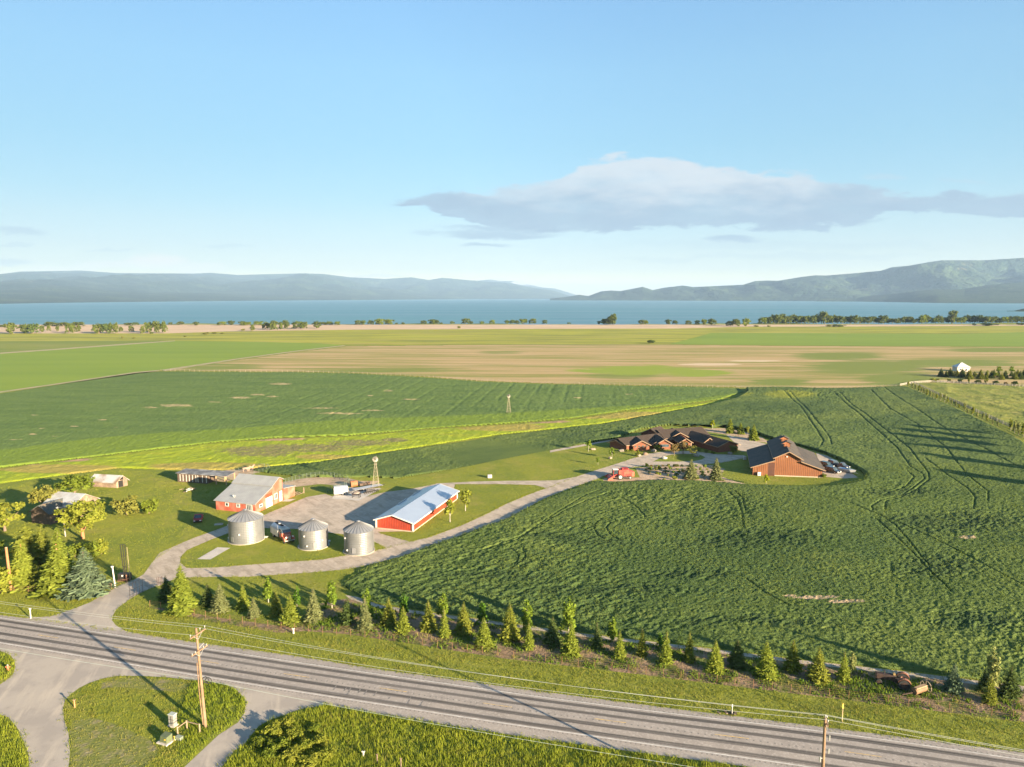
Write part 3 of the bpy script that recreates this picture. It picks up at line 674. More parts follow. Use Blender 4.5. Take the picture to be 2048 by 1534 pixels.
sheet('driveway', [(40, 1240), (50, 1235.5), (100, 1233), (120, 1227), (140, 1220), (180, 1205), (205, 1190), (240, 1170), (262, 1159), (300, 1172), (318, 1170), (330, 1165), (318, 1170), (300, 1177), (283, 1185), (268, 1193), (256, 1201), (243, 1210), (232, 1220), (226, 1230), (224, 1241), (232, 1251), (249, 1261), (270, 1268), (300, 1276)], ASPH2, .014)

# ---------------------------------------------------------------- highway
NL = [(-80, 1224), (0, 1236), (166, 1260.7), (340, 1287), (600, 1326.5), (766, 1350.6), (940, 1374.7), (1066, 1393), (1240, 1415), (1346, 1428.5), (1500, 1446), (1680, 1468), (1860, 1493), (2048, 1521), (2200, 1545)]
SL = [(-80, 1273), (0, 1286), (166, 1313), (340, 1343), (600, 1384.7), (766, 1410), (940, 1437), (1066, 1456), (1240, 1481), (1346, 1496), (1500, 1517.5), (1620, 1535), (1800, 1563), (2200, 1627)]
NE = [(-80, 1221), (0, 1230), (50, 1236), (140, 1248), (224, 1259), (249, 1262), (340, 1278), (600, 1313), (741, 1336.5), (940, 1363.5), (1066, 1381), (1240, 1403.5), (1434, 1428.5), (1500, 1436), (1700, 1461), (2048, 1505), (2200, 1526)]
SE = [(-80, 1282), (0, 1291), (340, 1349), (450, 1366), (560, 1385), (650, 1408), (741, 1424), (940, 1458), (1070, 1477), (1240, 1500), (1346, 1514), (1500, 1534), (1800, 1580), (2200, 1645)]
def sm(pts, x):
    xs = [p[0] for p in pts]; ys = [p[1] for p in pts]
    k = np.arange(-3, 4) * 22.0
    return float(np.mean(np.interp(x + k, xs, ys)))
XS = list(range(-70, 2190, 10))
def line_at(v):                            # ground points across the carriageway: v 0 = south line, 1 = north line
    out = []
    for x in XS:
        a = G(x, sm(SL, x)); b_ = G(x, sm(NL, x)); out.append(a + (b_ - a) * v)
    return out
m, t, bs = base('asphalt')
uv = t.new('ShaderNodeAttribute', attribute_name='across').outputs['Fac']
al = t.new('ShaderNodeAttribute', attribute_name='along').outputs['Fac']
pos = t.new('ShaderNodeNewGeometry').outputs['Position']
cx = t.new('ShaderNodeCombineXYZ'); t.put(cx.inputs[0], t.m('MULTIPLY', al, .035)); t.put(cx.inputs[1], t.m('MULTIPLY', uv, 26.0))
st = t.noise(cx.outputs[0], 1.0, 4, .6)
cx2 = t.new('ShaderNodeCombineXYZ'); t.put(cx2.inputs[0], t.m('MULTIPLY', al, .012)); t.put(cx2.inputs[1], t.m('MULTIPLY', uv, 90.0))
st2 = t.noise(cx2.outputs[0], 1.0, 3, .6)
col = t.mix(t.mr(t.noise(pos, .35, 5, .6), .4, .65), (.325, .283, .245), (.27, .236, .205))
col = t.mix(t.mr(t.noise(pos, 3.0, 3, .6), .5, .7), col, (.40, .355, .31))
tyre = None
for c0, hw, a in ((.095, .07, .88), (.35, .068, .97), (.665, .06, .8), (.885, .068, .95)):
    f = t.m('MULTIPLY', t.mr(t.m('ABSOLUTE', t.m('SUBTRACT', t.m('ADD', uv, t.m('MULTIPLY', t.m('SUBTRACT', st, .5), .035)), c0)), hw, hw * .45, smooth=True), a)
    tyre = f if tyre is None else t.m('MAXIMUM', tyre, f)
tyre = t.m('MULTIPLY', tyre, t.mr(st, .25, .6, .55, 1.1), clamp=True)
col = t.mix(t.m('MULTIPLY', tyre, t.mr(st2, .3, .6, .62, 1.0)), col, (.046, .042, .039))
t.put(bs.inputs['Base Color'], col); bs.inputs['Roughness'].default_value = .85; bs.inputs['Specular IOR Level'].default_value = .2
bp = t.new('ShaderNodeBump'); bp.inputs['Distance'].default_value = 1; t.put(bp.inputs['Height'], t.m('MULTIPLY', t.noise(pos, 8.0, 3), .02)); t.l.new(bp.outputs[0], bs.inputs['Normal'])
V, Fc, ac, aln = [], [], [], []
dist = 0; prev = None
for i, x in enumerate(XS):
    s0 = G(x, sm(SL, x)); n0 = G(x, sm(NL, x)); d = n0 - s0; e0 = G(x, sm(SE, x)); e1 = G(x, sm(NE, x))
    va = (e0 - s0).dot(d) / d.dot(d); vb = (e1 - s0).dot(d) / d.dot(d)
    if prev is not None: dist += (s0 - prev).length
    prev = s0
    for v in (va, -.02, .2, .5, .8, 1.02, vb):
        p = s0 + d * v; crown = .10 * (1 - min(1, abs(v - .5) / .6) ** 2)
        V.append((p.x, p.y, .022 + crown)); ac.append(v); aln.append(dist)
for i in range(len(XS) - 1):
    for j in range(6): Fc.append((i * 7 + j, i * 7 + 7 + j, i * 7 + 8 + j, i * 7 + j + 1))
me = npmesh('highway', V, Fc); fattr(me, 'across', ac); fattr(me, 'along', aln)
tag(add('highway', me, m), kind='structure')
WLINE = mat('road_paint_white', (.62, .59, .54), (.42, .39, .355), 1.2, bump=0)
YLINE = mat('road_paint_yellow', (.62, .40, .10), (.36, .28, .18), 2.5)
GROOVE = mat('groove', (.19, .17, .152), rough=.95)
def crown(v): return .022 + .10 * (1 - min(1, abs(v - .5) / .6) ** 2)
def ribbon(name, v, wd, mt, dash=None, z=.014):
    L = line_at(v); b = MB(); zz = crown(v) + z
    run = 0
    for p, q in zip(L[:-1], L[1:]):
        n = Vector((-(q - p).y, (q - p).x, 0)).normalized() * wd / 2
        seg = (q - p).length
        if dash is None: b.poly(*[Vector((k.x, k.y, zz)) for k in (p - n, q - n, q + n, p + n)])
        else:
            a = 0
            while a < seg - 1e-4:
                ph = (run + a) % dash[1]; step = min(seg - a, (dash[0] - ph) if ph < dash[0] else (dash[1] - ph)) + 1e-5
                if ph < dash[0]:
                    p1 = p + (q - p) * (a / seg); q1 = p + (q - p) * (min(seg, a + step) / seg)
                    b.poly(*[Vector((k.x, k.y, zz)) for k in (p1 - n, q1 - n, q1 + n, p1 + n)])
                a += step
        run += seg
    return tag(b.build(name, mt), kind='structure')
ribbon('edge_line', 0.0, .17, WLINE); ribbon('edge_line', 1.0, .15, WLINE)
ribbon('centre_line', .515, .13, YLINE, (4.2, 15.5))
ribbon('rumble_strip', .482, .26, GROOVE, (.20, .85), .008); ribbon('rumble_strip', -.042, .22, GROOVE, (.2, .62), .008)
ribbon('rumble_strip', 1.04, .2, GROOVE, (.2, .62), .008)
# rubber scuffs on the near lane
b = MB()
for x, y, l in ((667, 1381, 2.2), (688, 1383, 1.4), (697, 1385, 2.4), (716, 1388, 2.6), (728, 1391, 1.6), (747, 1394, 1.2), (777, 1399, .8), (815, 1409, 2.0), (693, 1392, 1.2), (840, 1414, 1.5)):
    p = G(x, y); q = p + Vector((.25, l, 0)); n = Vector((.12, 0, 0))
    b.poly(*[Vector((k.x, k.y, .112)) for k in (p - n, p + n, q + n * .5, q - n * .5)])
tag(b.build('skid_marks', mat('rubber_mark', (.10, .09, .08), (.26, .23, .2), 2)), kind='structure')
# ---------------------------------------------------------------- buildings
WHITE = mat('white_trim', (.62, .59, .54), (.50, .47, .42), 1.5, .6)
GLASS = mat('window_glass', (.06, .085, .10), (.02, .03, .035), .8, .12, spec=.8)
DARK = mat('dark_opening', (.012, .010, .008), rough=.9)
REDW = mat('red_siding', (.32, .034, .010), (.26, .026, .008), .6, .6, ribs=.05, ribw=.45, ribcol=-.35, c3=(.40, .05, .016), lowsc=.25)
SHEETM = mat('shed_roof_metal', (.50, .56, .64), (.45, .505, .58), .25, .30, .55, ribs=.04, ribw=.35, ribcol=-.12)
PINK = mat('faded_red_siding', (.40, .105, .062), (.31, .066, .036), .9, .8, ribs=.03, ribw=.25, ribcol=-.2, c3=(.46, .17, .115), lowsc=.35)
GREYROOF = mat('barn_roof_metal', (.36, .36, .345), (.30, .30, .29), .5, .55, .2, ribs=.03, ribw=.6, ribcol=-.12)
BROWN = mat('brown_siding', (.18, .060, .015), (.145, .046, .012), 1.2, .75, ribs=.06, ribw=.55, ribcol=-.5, c3=(.205, .074, .022), lowsc=.3)
SHING = mat('dark_shingles', (.060, .052, .044), (.085, .072, .06), 2.2, .8, bump=.03, bsc=6, c3=(.045, .042, .040), lowsc=.3, spec=.25)
TRIMT = mat('tan_trim', (.25, .165, .10), (.20, .13, .075), 2, .7)
WOODG = mat('weathered_wood', (.25, .175, .115), (.15, .105, .075), 1.4, .9, ribs=.04, ribw=.3, ribcol=-.35, c3=(.33, .24, .16), lowsc=.5)
WOODD = mat('dark_weathered_wood', (.085, .06, .045), (.14, .095, .065), 1.8, .9, ribs=.04, ribw=.28, ribcol=-.3)
OLDROOF = mat('old_tin_roof', (.45, .46, .45), (.36, .36, .35), .8, .5, .2, ribs=.03, ribw=.5, ribcol=-.15, c3=(.24, .16, .10), lowsc=.25)
MOSSROOF = mat('mossy_shingle_roof', (.10, .105, .09), (.06, .065, .055), 2.5, .9, c3=(.17, .12, .07), lowsc=.7, bump=.05)
FOUND = mat('foundation', (.38, .30, .22), (.30, .24, .18), 1.5)
V3 = lambda p, z=0.0: Vector((p[0], p[1], z))

def gable_block(par, A, B, D, ze, zr, wall, roof, t=.5, ov=.4, ze2=None, th=.16, zb=0.0, wname='wall', rname='roof', trim=None, lift=0.0, eo=None):
    """gable faces along A-B and A+D..B+D, ridge along D; ze / ze2 eaves above A and B"""
    ze2 = ze if ze2 is None else ze2
    A, B, D = V3(A), V3(B), V3(D)
    off = par.location
    Rg = A + (B - A) * t
    prof = [(A, zb), (B, zb), (B, ze2), (Rg, zr), (A, ze)]
    b = MB(off)
    b.solid([V3(p, z + lift) for p, z in prof], [V3(p + D, z + lift) for p, z in prof])
    wl = b.build(wname, wall, par)
    d = D.normalized() * ov; r = MB(off); tr = MB(off)
    for P, z, tt in ((A, ze, t), (B, ze2, 1 - t)):
        sl = (P - Rg); L = sl.length; s = sl / L; k = (z - zr) / L; oo = ov if eo is None else eo
        P2 = P + s * oo; z2 = z + k * oo
        q = [V3(Rg - d, zr + .18 + lift), V3(P2 - d, z2 + .18 + lift), V3(P2 + D + d, z2 + .18 + lift), V3(Rg + D + d, zr + .18 + lift)]
        r.slab(*q, th)
        if trim:
            for a, c in ((q[0], q[1]), (q[3], q[2]), (q[1], q[2])):
                o2 = Vector((0, 0, -.11)); n = ((a - (q[2] + q[0]) / 2)); n.z = 0
                e = (c - a).normalized(); pr = n - e * n.dot(e); pr = pr.normalized() * .025 if pr.length > 0 else pr
                tr.bar(a + o2 + pr, c + o2 + pr, .06, .26)
    rf = r.build(rname, roof, par)
    if trim: tr.build('roof_trim', trim, par)
    return wl, rf
def wallrect(b, P, Q, u0, u1, z0, z1, out=.06, ins=.05):
    """a board on the wall P-Q (outside to the right of P->Q), from u0 to u1 metres along and z0 to z1 up"""
    P, Q = V3(P), V3(Q); e = (Q - P).normalized(); n = Vector((e.y, -e.x, 0))
    a = P + e * u0; c = P + e * u1
    b.solid([V3(a - n * ins, z0), V3(c - n * ins, z0), V3(c + n * out, z0), V3(a + n * out, z0)], [V3(a - n * ins, z1), V3(c - n * ins, z1), V3(c + n * out, z1), V3(a + n * out, z1)])
    return b
def window(par, P, Q, u0, u1, z0, z1, frame=WHITE, glass=GLASS, bars=0, f=.14):
    b = MB(par.location)
    wallrect(b, P, Q, u0, u1, z0, z0 + f, .09); wallrect(b, P, Q, u0, u1, z1 - f, z1, .09)
    wallrect(b, P, Q, u0, u0 + f, z0 + f, z1 - f, .09); wallrect(b, P, Q, u1 - f, u1, z0 + f, z1 - f, .09)
    for i in range(bars):
        u = u0 + (u1 - u0) * (i + 1) / (bars + 1); wallrect(b, P, Q, u - .04, u + .04, z0 + f, z1 - f, .085)
    w_ = b.build('window', frame, par)
    wallrect(MB(par.location), P, Q, u0 + f, u1 - f, z0 + f, z1 - f, .05).build('pane', glass, w_)
def door(par, P, Q, u0, u1, z0, z1, m, handle=True, name='door'):
    d = wallrect(MB(par.location), P, Q, u0, u1, z0, z1, .08).build(name, m, par)
    if handle: wallrect(MB(par.location), P, Q, u1 - .28, u1 - .16, z0 + (z1 - z0) * .42, z0 + (z1 - z0) * .5, .14, -.07).build('handle', DARK, d)
    return d

# --- long red machine shed
A, Bc, Cc = G(753, 1057), G(826, 1064.5), G(914, 999)
D = Cc - Bc
t_ = thing('machine_shed', 'long bright red shed with pale blue-grey metal roof beside the gravel drive', 'shed', A)
ze = Zh(Bc.y, 1045.5)
gable_block(t_, A, Bc, D, ze, ze + 1.45, REDW, SHEETM, t=.46, ov=.55, trim=WHITE, zb=.3)
b = MB(A); n_ = (Bc - A).normalized()
b.solid([V3(p, -.02) for p in (A - n_ * .03, Bc + n_ * .03, Bc + n_ * .03 + D, A - n_ * .03 + D)], [V3(p, .30) for p in (A - n_ * .03, Bc + n_ * .03, Bc + n_ * .03 + D, A - n_ * .03 + D)])
b.build('foundation', FOUND, t_)
for P in (A, Bc, Bc + D): MB(A).box(V3(P, .32 + (ze - .32) / 2), (.34, .34, ze - .35), math.atan2(n_.y, n_.x)).build('corner_board', WHITE, t_)
dn = D.normalized()
door(t_, A + D, A, 3, 8, .3, 2.9, WHITE, False, 'sliding_door'); door(t_, A + D, A, 12, 17, .3, 2.9, WHITE, False, 'sliding_door')
b = MB(A); e0 = V3(A - n_ * .5, ze + .05); b.tube([e0, V3(A - n_ * .5, ze + .05) + D], .07, 6); b.tube([V3(A - n_ * .3, ze), V3(A - n_ * .3, .1)], .05, 6); b.build('gutter', WHITE, t_)

# --- faded red barn with its long lean-to roof
A, Bc = G(432.3, 1019), G(510.6, 1027.5)
E_ = G(566, 1000.3)                        # far end of the gable wall
t_ = thing('barn', 'faded salmon red barn with grey tin roof sloping low on one side', 'barn', A)
n_ = (Bc - A); gd = (E_ - Bc)
ze = Zh(Bc.y, 1008.2)
kb = .60; Bk = Bc + gd * kb; Pk = Bc + gd * .85
zbk = Zh(Bk.y, 974); zpk = Zh(Pk.y, 955.0)
zfe = zpk - 1.0
prof = [(Bc, 0), (E_, 0), (E_, zfe), (Pk, zpk), (Bk, zbk), (Bc, ze)]
b = MB(A); b.solid([V3(p, z) for p, z in prof], [V3(p - n_, z) for p, z in prof]); b.build('wall', PINK, t_)
nn = n_.normalized(); gg = gd.normalized()
b = MB(A); b.slab(V3(Bc - gg * .45 + nn * .35, ze + .05), V3(Bk + nn * .35, zbk + .14), V3(Bk - n_ - nn * .35, zbk + .14), V3(Bc - gg * .45 - n_ - nn * .35, ze + .05), .14); b.build('lean_to_roof', GREYROOF, t_)
b = MB(A)
b.slab(V3(Bk - gg * .3 + nn * .4, zbk + .30), V3(Pk + nn * .4, zpk + .2), V3(Pk - n_ - nn * .4, zpk + .2), V3(Bk - gg * .3 - n_ - nn * .4, zbk + .30), .14)
b.slab(V3(Pk + nn * .4, zpk + .2), V3(E_ + gg * .5 + nn * .4, zfe + .0), V3(E_ + gg * .5 - n_ - nn * .4, zfe + .0), V3(Pk - n_ - nn * .4, zpk + .2), .14)
b.build('roof', GREYROOF, t_)
L = n_.length
window(t_, A, Bc, L * .245, L * .33, ze - 1.35, ze - .35); window(t_, A, Bc, L * .53, L * .62, ze - 1.35, ze - .35, bars=1)
window(t_, A, Bc, L * .78, L * .93, ze - 2.2, ze - .25, bars=2)
Lg = gd.length
door(t_, Bc, E_, Lg * .37, Lg * .60, .05, 2.75, WHITE, name='garage_door')
wallrect(MB(A), Bc, E_, Lg * .37, Lg * .60, 2.8, 3.7, .05).build('door_header', mat('fresh_red_board', (.33, .05, .02), (.28, .04, .015), 2), t_)
window(t_, Bc, E_, Lg * .67, Lg * .79, 1.3, 2.9, bars=1)
door(t_, Bc, E_, Lg * .87, Lg * .965, .1, 2.9, WHITE)
window(t_, Bc, E_, Lg * .14, Lg * .25, 1.1, 1.9)
# roof cowl
cpt = Bc * .45 + Bk * .55; cpt = cpt - n_ * .62 - gg * 2.6; zc = ze + (zbk - ze) * ((cpt - Bc).dot(gg) / (Bk - Bc).length)
b = MB(A)
for s_ in (-1, 1): b.tube([V3(cpt, zc), V3(cpt + nn * .35 * s_, zc + .55)], [.14, .2], 8)
b.build('roof_vent', mat('vent_metal', (.5, .5, .48), rough=.4, metal=.5), t_)
# low annex
P0, P1 = G(567.5, 1000.5), G(590, 991.5); bk = -n_.normalized() * 5
b = MB(A); b.solid([V3(p, 0) for p in (P0, P1, P1 + bk, P0 + bk)], [V3(P0, 3.3), V3(P1, 2.75), V3(P1 + bk, 2.75), V3(P0 + bk, 3.3)]); ax = b.build('annex', PINK, t_)
b = MB(A); s_ = (P1 - P0).normalized()
b.slab(V3(P0 + nn * .25, 3.5), V3(P1 + s_ * .3 + nn * .25, 2.92), V3(P1 + s_ * .3 + bk, 2.92), V3(P0 + bk, 3.5), .12); b.build('annex_roof', GREYROOF, ax)
wallrect(MB(A), P1, P1 + bk, 1.0, 2.4, .3, 2.6, .08).build('annex_door', WHITE, ax)
b = MB(A)
for i in range(4): b.bar(V3(P1 + s_ * .3 + nn * (.2 - i * .9), .1), V3(P1 + s_ * (3 + .1 * i) + nn * (.4 - i * .9), .15 + .05 * i), .12)
b.bar(V3(P1 + s_ * 3.2 + nn * .6, 0), V3(P1 + s_ * 3.2 + nn * .6, 1.7), .28); b.build('ramp_rails', WOODG, ax)

# --- brown barn with raised centre
f0, f1, f2, f3 = G(1505.4, 950.3), G(1549.8, 953), G(1600.6, 954.2), G(1644.4, 955.6)
dirf = (f3 - f0).normalized()
f1 = f0 + dirf * (f1 - f0).dot(dirf); f2 = f0 + dirf * (f2 - f0).dot(dirf)
zpk = Zh(f1.y, 902.5)
rn, rf_ = G(1577, 902.5, zpk), G(1562, 871.5, zpk)
D = (rf_ - rn); D.z = 0
t_ = thing('brown_barn', 'tall brown board barn with raised centre and dark roofs beside parked cars', 'barn', f0)
z1 = Zh(f1.y, 914.5); zl = Zh(f0.y, 933.5); zlt = Zh(f1.y, 921); zr_ = Zh(f3.y, 939.5); zrt = Zh(f2.y, 923.5)
gable_block(t_, f1, f2, D, z1, zpk, BROWN, SHING, t=.53, ov=.9, trim=TRIMT, ze2=z1 - .15, eo=.7)
dd = D.normalized()
def lean(P, Q, zp, zq, name, deep=1.0, back=0.0):
    b = MB(f0); Dk = D * deep; o = dd * back
    b.solid([V3(P + o, 0), V3(Q + o, 0), V3(Q + o, zq), V3(P + o, zp)], [V3(P + Dk, 0), V3(Q + Dk, 0), V3(Q + Dk, zq), V3(P + Dk, zp)]); ln = b.build(name, BROWN, t_)
    b = MB(f0); e = (P - Q).normalized() if zp < zq else (Q - P).normalized()
    lo_, hi_, zl_, zh_ = (P, Q, zp, zq) if zp < zq else (Q, P, zq, zp)
    k = (zh_ - zl_) / (hi_ - lo_).length
    q = [V3(hi_ - dd * .7, zh_ + .2), V3(lo_ + e * .8 - dd * .7, zl_ + .2 - k * .8), V3(lo_ + e * .8 + Dk + dd * .4, zl_ + .2 - k * .8), V3(hi_ + Dk + dd * .4, zh_ + .2)]
    b.slab(*q, .16); b.build('lean_roof', SHING, ln)
    b = MB(f0); b.bar(q[0] + Vector((0, 0, -.1)) - dd * .03, q[1] + Vector((0, 0, -.1)) - dd * .03, .06, .26); b.bar(q[1] + Vector((0, 0, -.1)) + e * .03, q[2] + Vector((0, 0, -.1)) + e * .03, .06, .24); b.build('fascia', TRIMT, ln)
    return ln
ll = lean(f0, f1, zl, zlt, 'lean_to', 1.0, 0.0); lr = lean(f2, f3, zrt, zr_, 'lean_to', 1.0, .02)
u1 = (f1 - f0).length
wallrect(MB(f0), f0, f3, u1 - 2.0, u1 - .05, .05, zlt - .75, .03).build('porch_shade_panel', mat('shade_tinted_boards', (.07, .022, .010), (.05, .016, .008), 1), ll)  # flat panel: porch shade put into the colour, a darker copy of the boards
wallrect(MB(f0), f0, f3, 1.4, 2.0, .15, 2.5, .05).build('door', BROWN, ll)
b = MB(f0)
b.solid([V3(p, -.02) for p in (f1 - dd * .04, f3 + dirf * .04 - dd * .04, f3 + dirf * .04 - dd * .01, f1 - dd * .01)], [V3(p, .32) for p in (f1 - dd * .05, f3 + dirf * .04 - dd * .05, f3 + dirf * .04 - dd * .01, f1 - dd * .01)]); b.build('foundation', FOUND, t_)
lb = MB(f0); pc = f1 + (f2 - f1) * .45; lb.box(V3(pc - dd * .12, zpk - 1.6), (.32, .22, .32)); lb.build('gable_lamp', WHITE, t_)
for k in (.34, .66):
    cpos = f1 + (f2 - f1) * .53 + D * k
    cupo = MB(f0); cupo.box(V3(cpos, zpk + .42), (1.9, 1.7, 1.2), math.atan2(dirf.y, dirf.x)); cb = cupo.build('cupola', BROWN, t_)
    hw = dirf * 1.75; hd = dd * 1.2
    r = MB(f0)
    for s_ in (-1, 1): r.slab(V3(cpos - hd, zpk + 1.85), V3(cpos + hw * s_ - hd, zpk + .95), V3(cpos + hw * s_ + hd, zpk + .95), V3(cpos + hd, zpk + 1.85), .12)
    r.build('cupola_roof', SHING, cb)
    g = MB(f0); p0 = cpos - dd * .9
    g.solid([V3(p0 - hw * .86, zpk + .88), V3(p0 + hw * .86, zpk + .88), V3(p0, zpk + 1.62)], [V3(p0 - hw * .86 + dd * .1, zpk + .88), V3(p0 + hw * .86 + dd * .1, zpk + .88), V3(p0 + dd * .1, zpk + 1.62)]); g.build('cupola_gable', mat('orange_boards', (.28, .10, .035), (.22, .075, .025), 2), cb)
# heat pump beside the wall
p = G(1518, 951.5); t_ = thing('heat_pump', 'white heat pump box against the brown barn wall', 'heat pump', p)
b = MB(); b.box((0, 0, .62), (1.0, .45, 1.1)); b.build('casing', WHITE, t_, .03)
b = MB(); b.tube([(0, -.235, .62), (0, -.26, .62)], .36, 16); b.build('fan_grille', mat('grille_grey', (.25, .25, .25), rough=.5), t_)
for x in (-.35, .35): MB().box((x, 0, .04), (.1, .5, .08)).build('foot', DARK, t_)
p = G(1489.5, 919); t_ = thing('utility_box', 'small white utility box at the far corner of the brown barn', 'box', p)
b = MB(); b.box((0, 0, .6), (.9, .7, 1.1)); b.build('cabinet', WHITE, t_, .04); b = MB(); b.box((0, 0, .03), (1.1, .9, .06)); b.build('plinth', CONC, t_)

# --- sprawling brown lodge
org = G(1340, 893)
t_ = thing('lodge', 'sprawling single storey brown lodge with many dark gabled roofs', 'house', org)
LW = mat('lodge_boards', (.20, .070, .032), (.16, .052, .024), 1.3, .8, ribs=.03, ribw=.35, ribcol=-.25)
LR = mat('lodge_roof', (.060, .044, .034), (.045, .034, .027), 1.6, .85, bump=.03, bsc=5, spec=.2)
def px_block(ax0, ax1, half, ze, zr, **k):
    """gabled wing whose ridge line projects on ax0-ax1 (pixels at ridge height), half width"""
    a, c = G(*ax0, zr), G(*ax1, zr); a.z = c.z = 0
    d = (c - a); n = Vector((d.y, -d.x, 0)).normalized() * half
    return gable_block(t_, a + n, a - n, d, ze, zr, LW, LR, ov=k.pop('ov', .8), trim=TRIMT, **k)
px_block((1239, 877), (1338, 864.5), 4.2, 2.2, 3.75)                      # left wing
px_block((1318, 860), (1400, 854.5), 5.4, 2.6, 4.7)                    # rear wing
px_block((1303, 857.5), (1318, 853.5), 4.6, 2.7, 5.0)                     # rear left block
px_block((1385, 862.5), (1456, 881.5), 4.55, 2.35, 3.95)                    # right wing
fa, fb = G(1253, 900.2), G(1310, 899.2); fdir = (fb - fa).normalized(); fback = Vector((-fdir.y, fdir.x, 0))
def front_gable(px, base, eave, peak, wpx, deep, wins=()):
    c = G(px, base); hw = wpx / F * c.y / 2
    a, d_ = c - fdir * hw, c + fdir * hw
    gable_block(t_, a, d_, fback * deep, Zh(c.y, eave), Zh(c.y, peak), LW, LR, ov=.6, trim=TRIMT)
    for u0, u1, z0, z1 in wins: window(t_, a, d_, u0 * 2 * hw, u1 * 2 * hw, z0, z1, TRIMT, GLASS, 0, .08)
front_gable(1359, 888, 875, 865.5, 38, 9)
front_gable(1418, 897, 884, 876, 20, 6)
front_gable(1282.5, 901.5, 889.5, 881.5, 33, 7, ((.08, .2, 1.2, 1.9), (.3, .42, 1.3, 2.0), (.55, .67, 1.35, 2.05), (.78, .9, 1.4, 2.1)))
front_gable(1328, 899, 887, 879, 29, 9, ((.22, .85, .9, 2.0),))
front_gable(1371, 896.5, 884, 877, 23, 8, ((.3, .7, .2, 2.2),))
front_gable(1312, 898, 887.5, 884, 12, 5, ((.15, .85, .9, 2.1),))
px_block((1233, 881), (1243, 878), 2.8, 2.0, 3.0)
p = G(1371, 897)
for s_ in (-1.9, 1.9): MB(org).box((p.x + s_, p.y - .5, 1.15), (.4, .4, 2.3)).build('porch_post', TRIMT, t_)
q0, q1 = G(1433.5, 904.4), G(1471.5, 900.2); window(t_, q0, q1, 1.6, 2.5, .7, 2.2, TRIMT, mat('pale_curtain', (.45, .45, .42)), 0, .08)  # pane in one even whitish colour

# --- small weathered shed, open run shed, old farmstead
A, Bc, Cc = G(181.5, 973), G(233.6, 976), G(255.5, 971)
t_ = thing('weathered_shed', 'low weathered wooden shed with pale tin roof and open doorway', 'shed', A)
ze = Zh(Bc.y, 964)
gable_block(t_, Bc, Cc, A - Bc, ze, ze + 1.5, WOODG, OLDROOF, ov=.4, wname='wall')
wallrect(MB(A), Bc, Cc, .5, 1.9, .05, 2.0, .04).build('doorway', DARK, t_)
wallrect(MB(A), Bc, Cc, 1.0, 2.1, 2.15, 2.9, .04).build('loft_opening', DARK, t_)
A, Bc, Cc = G(355.5, 963.5), G(415, 967.6), G(455, 963.5)
t_ = thing('run_shed', 'long dark slatted animal shed with flat roof and open bay', 'shed', A)
zf = Zh(A.y, 946); e = (Bc - A).normalized(); nb = Vector((-e.y, e.x, 0)) * 4.2; Ce = A + e * ((Bc - A).length * 1.62)
b = MB(A); b.solid([V3(q, 0) for q in (A, Bc, Bc + nb, A + nb)], [V3(q, zf - .02) for q in (A, Bc, Bc + nb, A + nb)]); b.build('wall', WOODD, t_)
b = MB(A); b.slab(V3(A - e * .4 - nb * .08, zf + .1), V3(Ce + e * .4 - nb * .08, zf + .1), V3(Ce + e * .4 + nb * 1.05, zf + .38), V3(A - e * .4 + nb * 1.05, zf + .38), .16); b.build('roof', mat('patched_tin', (.17, .165, .16), (.08, .08, .08), .7, .7, .0, c3=(.30, .30, .29), lowsc=.45), t_)
for u in (.09, .19, .30, .40, .51, .62, .69, .84, .97):
    wallrect(MB(A), A, Bc, (Bc - A).length * u - .09, (Bc - A).length * u + .09, .3, zf - .3, .05).build('white_board', WHITE, t_)
for q in (Ce, Ce - e * 3.4, Ce + nb, Ce - e * 3.4 + nb):
    b = MB(A); b.box(V3(q, zf / 2), (.26, .26, zf)); b.build('post', mat('new_post', (.42, .27, .14), (.34, .22, .12), 2), t_)
# old farmhouse, two parts
A, Bc = G(97, 1046), G(72, 1040)
zr_ = 4.6
r0, r1 = G(79, 1011.5, zr_), G(127, 997, zr_); r0.z = r1.z = 0
d = r1 - r0; n = Vector((d.y, -d.x, 0)).normalized()
t_ = thing('log_cabin', 'old log outbuilding with mossy dark roof below the farmstead trees', 'cabin', r0)
gable_block(t_, r0 - n * 3.0, r0 + n * 3.0, d, 2.9, zr_, WOODD, MOSSROOF, ov=.45)
wallrect(MB(r0), r0 + n * 3.0, r0 + n * 3.0 + d, d.length * .35, d.length * .5, .1, 2.1, .05).build('doorway', DARK, t_)
wallrect(MB(r0), r0 + n * 3.0, r0 + n * 3.0 + d, d.length * .62, d.length * .72, 1.1, 2.0, .05).build('window', DARK, t_)
zr_ = 5.6
r0, r1 = G(113, 984, zr_), G(167, 988.3, zr_); r0.z = r1.z = 0
d = r1 - r0; n = Vector((d.y, -d.x, 0)).normalized()
t_ = thing('farmhouse', 'old farmhouse with pale tin roof and timbered gable among trees', 'house', r0)
gable_block(t_, r0 - n * 4.2, r0 + n * 4.2, d, 3.3, zr_, WOODG, OLDROOF, ov=.5)
q0, q1 = r1 + n * 4.2, r1 - n * 4.2
for i in range(5): wallrect(MB(r0), q0, q1, .9 + i * 1.45, 1.05 + i * 1.45, 2.0, 3.3 + (1.6 - abs(i - 2) * .75), .05).build('batten', WOODD, t_)
window(t_, q0, q1, 2.4, 3.4, 1.0, 2.2); window(t_, q0, q1, 5.2, 6.2, 1.0, 2.2)
window(t_, r0 + n * 4.2, r1 + n * 4.2, 3, 4.2, 1.0, 2.2); door(t_, r0 + n * 4.2, r1 + n * 4.2, 6.2, 7.2, .1, 2.2, WHITE)

